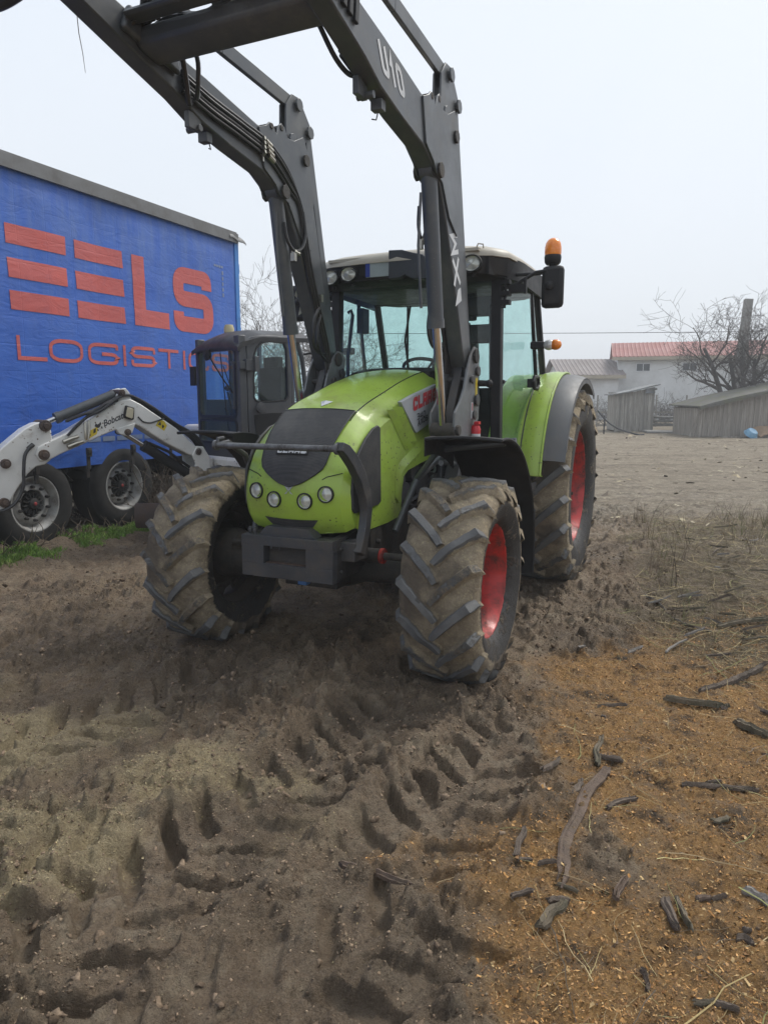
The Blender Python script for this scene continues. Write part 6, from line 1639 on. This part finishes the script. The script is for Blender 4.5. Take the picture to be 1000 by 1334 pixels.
def tree(name, label, loc, seed, trunks, length, rad, maxl, m_, cat='tree', group=None, bl=(.55, .95), kids=(4, 6), spread=.6, up=.25, rmin=.006, droop=0.):
    rnd = random.Random(seed); t = thing(name, label, cat, loc, 0, group)
    tb = MB(); cb = MB()
    for d in trunks:
        segs = 5; p = Vector((0, 0, -.15)); d = Vector(d).normalized(); L = length * rnd.uniform(.8, 1.1); P = [p.copy()]; Rr = [rad * 1.25]; D = [d]
        for i in range(segs):
            d = (d + Vector((rnd.gauss(0, .10), rnd.gauss(0, .10), .06))).normalized(); p = p + d * L / segs; P.append(p.copy()); D.append(d.copy()); Rr.append(rad * (1 - .55 * (i + 1) / segs))
        tb.tube(P, Rr, 9, cap=False)
        for k in range(rnd.randint(kids[0] + 1, kids[1] + 2)):
            tt = rnd.uniform(.3, 1.); i = min(segs - 1, int(tt * segs)); q = P[i].lerp(P[i + 1], tt * segs - i)
            ax = D[i].orthogonal().normalized(); ax.rotate(Quaternion(D[i], rnd.uniform(0, 2 * pi)))
            branch_tree(cb, rnd, q, (D[i] * .6 + ax * rnd.uniform(.6, 1.1)).normalized(), L * rnd.uniform(*bl), Rr[i] * rnd.uniform(.45, .65), 1, maxl, spread, 6, up, kids, rmin, droop)
    part('trunk', tb, m_, t, sharp=0); part('crown', cb, m_, t, sharp=0)
    return t
tree('bare_tree', 'big spreading leafless tree behind the collapsing shed', (15.5, 31.0, gz(15, 31)), 4, [(-.22, 0, 1), (.15, .1, 1), (.42, -.1, .95), (-.5, .2, .95), (.05, -.2, 1)], 3.9, .15, 4, M['bark'], kids=(4, 5), spread=.64, up=.5, rmin=.0075, droop=.0, bl=(.38, .66))
tree('bare_tree', 'tall slim leafless tree behind the trailer and excavator cab', (-5.2, 29.0, gz(-5, 29)), 12, [(-.1, 0, 1), (.25, 0, 1)], 3.0, .11, 4, M['bark_far'], kids=(4, 5), up=.6, rmin=.009)
tree('bare_tree', 'leafless tree behind the tractor cab, right of the excavator', (-2.2, 33.0, gz(-2, 33)), 23, [(.1, 0, 1), (-.25, 0, 1)], 2.7, .11, 4, M['bark_far'], kids=(4, 5), up=.6, rmin=.010)
tree('bare_tree', 'thin leafless tree seen through the tractor windshield', (1.6, 36.0, gz(1, 36)), 31, [(.1, 0, 1), (-.3, 0, .9)], 2.2, .09, 3, M['bark_far'], kids=(5, 7), up=.5, rmin=.012)
tree('bare_tree', 'distant hazy round-topped leafless tree left of the white annex', (14.6, 62.0, gz(14, 60)), 41, [(.1, 0, 1), (-.4, 0, .9), (.5, 0, .9)], 2.2, .12, 3, M['bark_far'], kids=(7, 9), rmin=.02)
# bare vines and bushes in front of the white buildings
vx = [(9.2, 37), (10.4, 38), (11.4, 36.5), (12.7, 37.5), (13.6, 36), (14.6, 38), (15.8, 37), (17.0, 36.5), (18.1, 38), (19.4, 37), (20.6, 36)]
for k, (x, y) in enumerate(vx):
    tree('bare_shrub', 'leafless tangled shrub in the row before the white buildings', (x, y, gz(x, y)), 60 + k, [(-.5, 0, 1), (.5, .1, 1), (0, -.3, 1), (.8, 0, .6), (-.8, .2, .6)], 1.0, .022, 2, M['bark_far'], 'shrub', 'row of bare shrubs', kids=(5, 7), rmin=.008, spread=.75)
for k in range(8):
    x = 9.0 + 1.45 * k; mb = MB(); mb.cyl((0, 0, -.2), (.03 * (k % 3 - 1), 0, 1.55), .04, 7); tag(part('vine_post', mb, M['wood'], None, loc=(x, 35.2, gz(x, 35))), 'thin grey stake among the bare shrubs', 'post', 'vineyard stakes')
mb = MB(); 
for z in (.15, .75): 
    for i in range(24): mb.beam((8.6 + .5 * i, 33.8, gz(9, 33.8) + z), (9.1 + .5 * i, 33.8, gz(9, 33.8) + z), .03, .09)
tag(part('low_fence', mb, M['wood'], None), 'low grey rail fence running behind the outhouse', 'fence')
# power cable
mb = MB(); P = [(-60 + 5 * i, 52 + .05 * i, 6.35 + .9 * ((i - 12) / 12) ** 2) for i in range(31)]; mb.tube(P, .022, 5)
tag(part('power_cable', mb, M['hose'], None), 'thin dark overhead cable crossing the grey sky to the red-roofed building', 'cable')
# ------------------------------------------------------------------ haze: the foggy air of the whole place
hm = bpy.data.materials.new('foggy_air'); hm.use_nodes = True; nt = hm.node_tree; nt.nodes.remove(nt.nodes['Principled BSDF'])
pv = nd(nt, 'ShaderNodeVolumePrincipled'); pv.inputs['Color'].default_value = (.93, .96, 1, 1); pv.inputs['Density'].default_value = .0034; pv.inputs['Anisotropy'].default_value = .1
nt.links.new(pv.outputs[0], nt.nodes['Material Output'].inputs['Volume'])
mb = MB(); mb.box((0, 105, 6.5), (340, 290, 16)); hz = part('haze', mb, hm, None); hz['kind'] = 'stuff'; hz.visible_shadow = True
# ================================================================== LOOSE STUFF ON THE GROUND
def rnd_pts(n, x0, x1, y0, y1, mask, pw=1.0):
    """random points denser near the camera where mask(x,y)>random"""
    out = []; tot = 0
    while tot < n:
        k = n * 3
        x = RNG.uniform(x0, x1, k); y = y0 + (y1 - y0) * RNG.random(k) ** pw
        keep = RNG.random(k) < mask(x, y); out.append(np.stack([x[keep], y[keep]], -1)); tot += keep.sum()
    P = np.concatenate(out)[:n]; return P
def on_ground(P, lift=0.):
    h = relief(P[:, 0], P[:, 1])[0]; return np.column_stack([P, h + lift])
chipmask = lambda x, y: relief(x, y)[3]
flake = [([(-.5, -.3, 0), (.5, -.22, .05), (.42, .3, 0), (-.4, .25, -.05)], [(0, 1, 2, 3)]), ([(-.6, -.15, 0), (.6, -.1, .04), (.0, .2, .02)], [(0, 1, 2)]), ([(-.7, -.12, .02), (.1, -.16, -.03), (.7, .05, .03), (.1, .15, 0)], [(0, 1, 2, 3)])]
am = attr_mat('wood_shaving', .85, vary=.3, bscale=300)
P = on_ground(rnd_pts(135000, -.4, 3.6, 1.45, 5.4, chipmask, 1.7), .002)
wc = scatter('wood_shavings', flake, P, RNG.gamma(2.4, .0025, len(P)).clip(.0025, .024), pick_cols([(.48, .26, .095), (.55, .32, .13), (.34, .17, .055), (.46, .32, .155), (.27, .135, .05), (.20, .11, .05), (.12, .08, .05), (.38, .22, .10)], len(P)), am, .55)
tag(wc, 'orange brown wood shavings spread over the ground on the right', 'wood shavings', kind='stuff')
# a few shavings and seed husks trodden into the mud
sawmask = lambda x, y: np.clip(relief(x, y)[4] * .9 + .006, 0, 1)
P = on_ground(rnd_pts(20000, -2.6, 1.4, 1.4, 5.0, sawmask, 1.5), .002)
sd_ = scatter('sawdust', flake, P, RNG.gamma(3, .0015, len(P)).clip(.0015, .008), pick_cols([(.38, .31, .17), (.32, .26, .14), (.44, .37, .22), (.26, .20, .11)], len(P)), am, .6)
tag(sd_, 'pale yellow sawdust trodden into the mud on the left', 'sawdust', kind='stuff')
# clods
mudmask = lambda x, y: np.clip(relief(x, y)[1] * (fbm(x, y, 1.6, 3) > .47) + .04, 0, 1) * (1 - relief(x, y)[3]) ** 2
P = on_ground(rnd_pts(9000, -3.4, 2.6, 1.4, 8.0, mudmask, 1.8), -.001)
cm_ = attr_mat('soil_clod', .92, bump=.6, bscale=120, vary=.4)
cl_ = scatter('soil_clods', [lump(s, 7, 4, .55) for s in range(7)], P, np.stack([(RNG.gamma(1.3, .0030, len(P)) + .0022).clip(.002, .016)] * 3, -1) * RNG.uniform(.6, 1.4, (len(P), 3)), pick_cols([(.17, .123, .083), (.21, .152, .104), (.12, .086, .059), (.23, .17, .118)], len(P)), cm_, .6)
octa = lambda s: ([tuple(np.array(p) * np.random.default_rng(s).uniform(.5, 1.3, 3) + np.random.default_rng(s + i).uniform(-.25, .25, 3)) for i, p in enumerate([(1, 0, 0), (0, 1, 0), (-1, 0, 0), (0, -1, 0), (0, 0, .9), (0, 0, -.6)])], [(0, 1, 4), (1, 2, 4), (2, 3, 4), (3, 0, 4), (1, 0, 5), (2, 1, 5), (3, 2, 5), (0, 3, 5)])
P = on_ground(rnd_pts(48000, -3.2, 2.4, 1.35, 6.5, lambda x, y: np.clip(relief(x, y)[1] * 1.2 * (fbm(x, y, 2.3, 4) > .42) + .10, 0, 1) * (1 - .8 * relief(x, y)[3]) * (1 - .9 * relief(x, y)[2]), 1.6), -.0005)
cr_ = scatter('soil_crumbs', [octa(s) for s in range(9)], P, np.stack([(RNG.gamma(1.6, .0014, len(P)) + .0012).clip(.001, .008)] * 3, -1) * RNG.uniform(.6, 1.4, (len(P), 3)), pick_cols([(.22, .158, .106), (.27, .20, .138), (.15, .108, .074), (.20, .146, .098), (.27, .205, .14)], len(P)), cm_, .7)
tag(cr_, 'fine dark soil crumbs strewn over the trodden mud', 'crumbs', kind='stuff')
tag(cl_, 'loose dark crumbs and clods of mud around the tyre tracks', 'clods', kind='stuff')
# dry straw and stalks
def straw(seed):
    r = np.random.default_rng(seed); k = 6; V = []; F = []; x = -.5; y = 0; z = 0; a = r.uniform(-.25, .25)
    for i in range(k + 1):
        w_ = .0065 * (1 - .5 * i / k); V += [(x, y - w_, z), (x, y + w_, z + .004)]
        x += cos(a) / k; y += sin(a) / k; z += r.uniform(-.02, .028); a += r.uniform(-.35, .35)
    for i in range(k): F.append((2 * i, 2 * i + 2, 2 * i + 3, 2 * i + 1))
    return V, F
strawm = lambda x, y: np.clip(relief(x, y)[5] * 1.0 + .10 * relief(x, y)[3], 0, 1)
P = on_ground(rnd_pts(9000, .4, 5.4, 1.5, 9.6, strawm, 1.1), .006)
st = scatter('dry_straw', [straw(s) for s in range(8)], P, RNG.gamma(4, .042, len(P)).clip(.05, .5), pick_cols([(.34, .27, .14), (.26, .20, .10), (.42, .34, .19), (.17, .125, .075), (.12, .095, .07), (.20, .20, .08)], len(P)), attr_mat('dry_stalk', .8, vary=.2), .16)
tag(st, 'tangled dry straw and dead stalks littering the bank on the right', 'straw', kind='stuff')
P = on_ground(rnd_pts(380, -.1, 3.4, 1.5, 5.0, lambda x, y: relief(x, y)[3], 1.3), .008)
st2 = scatter('dry_stalks', [straw(s) for s in range(20, 26)], P, RNG.gamma(4, .034, len(P)).clip(.04, .4), pick_cols([(.36, .28, .13), (.40, .36, .17), (.24, .18, .10), (.10, .075, .05)], len(P)), bpy.data.materials['dry_stalk'], .12)
tag(st2, 'thin pale stalks scattered over the wood shavings', 'stalks', kind='stuff')
# standing dead weed stems on the bank
def stem(seed):
    r = np.random.default_rng(seed); V = []; F = []
    for q in range(3):
        o = len(V); x = r.uniform(-.1, .1); y = r.uniform(-.1, .1); dx, dy = r.uniform(-.5, .5, 2); k = 4
        for i in range(k + 1):
            t = i / k; w_ = .007 * (1 - .6 * t); V += [(x + dx * t * t - w_, y + dy * t * t, t), (x + dx * t * t + w_, y + dy * t * t + .003, t)]
        for i in range(k): F.append((o + 2 * i, o + 2 * i + 2, o + 2 * i + 3, o + 2 * i + 1))
    return V, F
P = on_ground(rnd_pts(900, 1.9, 6.0, 4.8, 9.8, lambda x, y: relief(x, y)[5] * (fbm(x, y, 1.5, 3) > .5), 1.0))
st3 = scatter('dead_weeds', [stem(s) for s in range(6)], P, RNG.gamma(5, .032, len(P)).clip(.06, .4), pick_cols([(.15, .11, .075), (.23, .17, .10), (.10, .08, .06), (.13, .15, .05)], len(P)), bpy.data.materials['dry_stalk'], .25)
tag(st3, 'short dead weed stems standing on the bank right of the tractor', 'weeds', kind='stuff')
P = on_ground(rnd_pts(9000, -6, 22, 8.5, 32, lambda x, y: .15 + (fbm(x, y, .8, 3) > .5), 1.3), .008)
st4 = scatter('straw_litter', [straw(s) for s in range(30, 35)] + flake, P, RNG.gamma(3, .03, len(P)).clip(.02, .25), pick_cols([(.42, .36, .24), (.34, .28, .18), (.10, .08, .06), (.14, .11, .08), (.48, .42, .30)], len(P)), bpy.data.materials['dry_stalk'], .2)
tag(st4, 'trampled straw and bits littering the pale yard behind the tractor', 'straw litter', kind='stuff')
# green strip beside the trailer
def blade(seed):
    r = np.random.default_rng(seed); V = []; F = []
    for q in range(4):
        o = len(V); x, y = r.uniform(-.5, .5, 2); dx, dy = r.uniform(-.55, .55, 2); h_ = r.uniform(.5, 1.1); a = r.uniform(0, pi); w_ = .09
        for t in (0, .45, .8): V += [(x + dx * t * t - w_ * (1 - t * .6) * cos(a), y + dy * t * t - w_ * (1 - t * .6) * sin(a), h_ * t), (x + dx * t * t + w_ * (1 - t * .6) * cos(a), y + dy * t * t + w_ * (1 - t * .6) * sin(a), h_ * t)]
        V.append((x + dx, y + dy, h_ * .95)); F += [(o, o + 1, o + 3, o + 2), (o + 2, o + 3, o + 5, o + 4), (o + 4, o + 5, o + 6)]
    return V, F
k = 15000; s_ = RNG.uniform(-2.6, 2.55, k); n_ = RNG.normal(.30, .13, k).clip(.02, .75)
keep = (fbm(s_ + 30, n_ * 2 + 9, 2.4, 3) > .36 + .35 * sst(n_, .35, .65)); s_, n_ = s_[keep], n_[keep]
P = on_ground(np.stack([TRA[0] + TRD[0] * s_ + TRN[0] * n_, TRA[1] + TRD[1] * s_ + TRN[1] * n_], -1), -.005)
gr_ = scatter('grass_tufts', [blade(s) for s in range(6)], P, RNG.gamma(6, .0056, len(P)).clip(.015, .07), pick_cols([(.15, .27, .045), (.19, .33, .06), (.11, .20, .035), (.26, .34, .09)], len(P), .25), attr_mat('green_grass', .7, vary=.2), .25)
tag(gr_, 'bright green grass strip along the trailer wheels', 'grass', kind='stuff')
# dry brush under the trailer
mb = MB(); r = random.Random(21)
for k in range(1300):
    big = k < 1200; s0 = r.uniform(1.55, 3.6) if big else r.uniform(-.9, 1.8); n0 = r.uniform(-1.3, .2) if big else r.uniform(.02, .2); b0 = Vector((TRA[0] + TRD[0] * s0 + TRN[0] * n0, TRA[1] + TRD[1] * s0 + TRN[1] * n0, .04)); d = Vector((r.gauss(0, .5), r.gauss(0, .5), 1)).normalized(); P = [b0.copy()]; L = r.uniform(.3, .95) if big else r.uniform(.12, .4)
    for i in range(5): d = (d + Vector((r.gauss(0, .28), r.gauss(0, .28), r.gauss(-.05, .15)))).normalized(); P.append(P[-1] + d * L / 5)
    mb.tube(P, [.007, .006, .006, .005, .004, .002], 4, cap=False)
    if big:
        for _q in range(2):
            o_ = P[r.randint(1, 4)]; e_ = o_ + Vector((r.gauss(0, .12), r.gauss(0, .12), r.uniform(-.02, .2))); mb.tube([o_, o_.lerp(e_, .5) + Vector((0, 0, .02)), e_], [.004, .003, .002], 3, cap=False)
db = part('dry_brush', mb, mat('dead_brush', (.09, .07, .055), .9, c2=(.15, .12, .09), vs=6), None); tag(db, 'tangled dead brush growing under the tail of the blue trailer', 'brush', kind='stuff')

# ---- sticks and bark pieces, each one lying where the photograph shows it
def bark_mesh(L, W_, seed, T=.012, curl=.5):
    """splintered slab: ridged across the grain, torn ends, slightly bent"""
    r = random.Random(seed); mb = MB(); n = max(7, int(L / .018)); V = []; bend = r.uniform(-.07, .07); m_ = 7
    rid = [r.uniform(-.45, .45) for _ in range(m_)]; e0 = [r.uniform(0, .16) for _ in range(m_)]; e1 = [r.uniform(0, .16) for _ in range(m_)]
    taper = r.uniform(.55, 1.0); lw = 1; kinks = [r.uniform(-.5, .5) for _ in range(4)]
    for i in range(n + 1):
        t = i / n; lw = .7 * lw + .3 * r.uniform(.72, 1.15); w_ = W_ / 2 * lw * (taper + (1 - taper) * (1 - t)) * (1 if .12 < t < .88 else .82)
        yc = bend * L * sin(pi * t) + W_ * .25 * sum(k * sin((j + 1) * pi * t * 1.3 + j) for j, k in enumerate(kinks)); zc = .015 * L * sin(pi * t * 1.2 + seed)
        for j in range(m_):
            q = 2 * j / (m_ - 1) - 1; tt = min(max(t, e0[j]), 1 - e1[j]); x = (tt - .5) * L
            V.append((x, yc + q * w_ + r.uniform(-.03, .03) * W_, zc + T * (1 - curl * q * q) * (1 + rid[j] + r.uniform(-.18, .18)) * (1 if 0 < i < n else .55)))
        for j in range(m_ - 1, -1, -3): q = 2 * j / (m_ - 1) - 1; V.append(((min(max(t, e0[j]), 1 - e1[j]) - .5) * L, yc + q * w_ * .96, zc - .006))
    k = m_ + 3; F = []
    for i in range(n):
        for j in range(k): F.append((i * k + j, i * k + (j + 1) % k, (i + 1) * k + (j + 1) % k, (i + 1) * k + j))
    F += [tuple(range(k - 1, -1, -1)), tuple(n * k + j for j in range(k))]
    mb.add(V, F); return mb
M['bk1'] = mat('brown_bark_piece', (.15, .105, .078), .85, c2=(.085, .06, .045), vs=14, dirt=(.22, .17, .12), dscale=16, damt=.35, bump=.8, bscale=70)
M['bk2'] = mat('dark_bark_piece', (.15, .115, .088), .9, c2=(.07, .055, .045), vs=14, dirt=(.13, .11, .08), dscale=16, damt=.35, bump=.8, bscale=70)
M['bk3'] = mat('grey_wood_piece', (.24, .22, .20), .85, c2=(.15, .135, .12), vs=14, stretch=(1, 6, 6), bump=.5, bscale=70)
M['bk4'] = mat('mossy_stick', (.17, .135, .095), .9, c2=(.075, .07, .045), vs=12, bump=.6, bscale=60)
def unproj(u, v):
    x = (u - 500) / FPX; d = (v - 667) / FPX; Y = cos(PITCH) - sin(PITCH) * d; Dn = sin(PITCH) + cos(PITCH) * d
    t = CAM_H / Dn
    for _ in range(6): t = (CAM_H - gz(x * t, Y * t)) / Dn
    return Vector((x * t, Y * t))
def lay(name, a, b_, W_, m_, label, cat, group=None, seed=1, T=.012, curl=.5, lift=.006):
    A, B = unproj(*a), unproj(*b_); c = (A + B) / 2; L = (B - A).length
    z = float(relief(np.array([c.x]), np.array([c.y]))[0][0]); za = float(relief(np.array([A.x]), np.array([A.y]))[0][0]); zb = float(relief(np.array([B.x]), np.array([B.y]))[0][0])
    o = part(name, bark_mesh(L, W_ * .66, seed, T * .6, curl), M[m_], None, loc=(c.x, c.y, max(z, (za + zb) / 2) + lift), sharp=30)
    o.rotation_euler = (0, -atan2(zb - za, L), atan2(B.y - A.y, B.x - A.x)); return tag(o, label, cat, group)
lay('bark_strip', (792, 1010), (728, 1164), .075, 'bk1', 'longest brown bark strip lying on the shavings in the middle right', 'bark', seed=1, T=.022)
lay('bark_strip', (438, 1133), (537, 1165), .05, 'bk1', 'brown bark strip alone on the mud left of the shavings', 'bark', seed=2, T=.02)
lay('wood_splinter', (966, 1162), (1006, 1182), .055, 'bk3', 'pale grey splinter at the right edge of the shavings', 'wood splinter', seed=3, T=.03)
lay('wood_block', (783, 962), (778, 1012), .045, 'bk4', 'grey green chip at the top end of the longest bark strip', 'wood chip', seed=4, T=.025)
lay('stick', (776, 990), (812, 998), .03, 'bk2', 'short dark stick crossing the top of the longest bark strip', 'stick', seed=5, T=.02)
lay('bark_piece', (785, 1062), (832, 1046), .032, 'bk2', 'grey pointed bark piece right of the longest bark strip', 'bark', seed=6, T=.018)
lay('bark_piece', (885, 1032), (990, 1033), .035, 'bk2', 'long dark flat bark piece near the right edge among shavings', 'bark', seed=7, T=.02)
lay('bark_piece', (700, 1218), (735, 1182), .06, 'bk4', 'thick mossy bark piece below the longest bark strip', 'bark', seed=8, T=.03)
lay('bark_piece', (798, 1183), (815, 1148), .035, 'bk1', 'stubby rounded brown bark piece right of the longest strip\'s lower end', 'bark', seed=9, T=.03)
lay('bark_piece', (862, 1170), (882, 1222), .06, 'bk2', 'dark square-ended bark piece standing out in the lower right', 'bark', seed=10, T=.025)
lay('bark_piece', (880, 1168), (900, 1220), .03, 'bk4', 'narrow bark piece touching the dark square-ended one', 'bark', seed=11, T=.02)
lay('bark_piece', (667, 1130), (684, 1088), .035, 'bk2', 'dark bark piece at the border between mud and shavings', 'bark', seed=12, T=.02)
lay('bark_piece', (742, 1050), (758, 1018), .045, 'bk2', 'dark slab of bark left of the longest strip\'s upper end', 'bark', seed=13, T=.02)
lay('bark_piece', (700, 1040), (728, 1000), .035, 'bk2', 'dark upright bark piece on the left rim of the shavings', 'bark', seed=14, T=.02)
lay('bark_piece', (835, 1262), (842, 1300), .025, 'bk2', 'small dark bark sliver low in the lower right', 'bark', seed=15, T=.014)
lay('branch', (905, 905), (1003, 872), .05, 'bk2', 'dark thick branch lying across the straw at the right edge', 'branch', seed=16, T=.045, curl=.25)
lay('branch', (862, 915), (945, 925), .045, 'bk4', 'mossy branch lying just left of the dark thick branch', 'branch', seed=17, T=.035, curl=.3)
lay('branch', (955, 944), (1004, 966), .06, 'bk4', 'stout mossy branch stub at the right edge above the bark', 'branch', seed=18, T=.05, curl=.25)
lay('branch', (930, 824), (1004, 812), .035, 'bk4', 'greenish bough pointing in from the right edge over dry grass', 'branch', seed=19, T=.03, curl=.3)
lay('stick', (838, 780), (868, 800), .016, 'bk3', 'thin pale stick lying on the mud beside the straw bank', 'stick', seed=20, T=.014)
lay('stick', (872, 806), (930, 830), .014, 'bk3', 'thin pale stick half hidden in the straw bank', 'stick', seed=21, T=.014)
lay('stick', (816, 858), (838, 844), .022, 'bk3', 'short pale stub on bare mud above the shavings', 'stick', seed=22, T=.02)
lay('stick', (775, 926), (818, 925), .025, 'bk2', 'short dark stick near the top left of the shavings', 'stick', seed=23, T=.016)
lay('stick', (918, 788), (955, 786), .02, 'bk2', 'short black stick lying in the dry grass', 'stick', seed=24, T=.016)
lay('leaf', (752, 858), (762, 856), .035, 'decal_yellow' if False else 'bk3', 'single pale leaf lying on the mud right of the front wheel', 'leaf', seed=25, T=.004)
rr_ = random.Random(77)
for k in range(20):
    for _ in range(60):
        u, v = rr_.uniform(640, 1000), rr_.uniform(880, 1330); p = unproj(u, v)
        if relief(np.array([p.x]), np.array([p.y]))[3][0] > .8: break
    a = rr_.uniform(-.6, .6); L = rr_.uniform(.03, .10) * FPX / (p.length + .3) / 2
    lay('bark_scrap', (u - L * cos(a), v - L * sin(a) * .6), (u + L * cos(a), v + L * sin(a) * .6), rr_.uniform(.012, .04), rr_.choice(('bk2', 'bk2', 'bk1', 'bk2', 'bk4')), 'small bark scrap lying on the orange shavings', 'bark scrap', 'small bark scraps on the shavings', seed=100 + k, T=rr_.uniform(.008, .02))
for k in range(26):
    for _ in range(60):
        u, v = rr_.uniform(790, 1000), rr_.uniform(690, 900); p = unproj(u, v)
        if relief(np.array([p.x]), np.array([p.y]))[5][0] > .7: break
    a = rr_.uniform(-.9, .9); L = rr_.uniform(.08, .35) * FPX / p.length / 2
    lay('twig', (u - L * cos(a), v - L * sin(a) * .4), (u + L * cos(a), v + L * sin(a) * .4), rr_.uniform(.010, .02), rr_.choice(('bk2', 'bk3', 'bk4')), 'thin broken twig lying in the straw bank', 'twig', 'twigs in the straw bank', seed=200 + k, T=.014, lift=.02)

# one hay stalk caught under the loader arm
_wp = lambda x, y, z: (TO[0] + TF[0] * x + TS[0] * y, TO[1] + TF[1] * x + TS[1] * y, z)
mb = MB(); mb.tube([_wp(1.24, -.58, 3.32), _wp(1.235, -.58, 3.24), _wp(1.222, -.577, 3.16), _wp(1.215, -.575, 3.08)], [.002, .002, .0016, .001], 5)
tag(part('hay_stalk', mb, M['bk3'], None), 'single thin hay stalk hanging from the far loader arm', 'stalk')
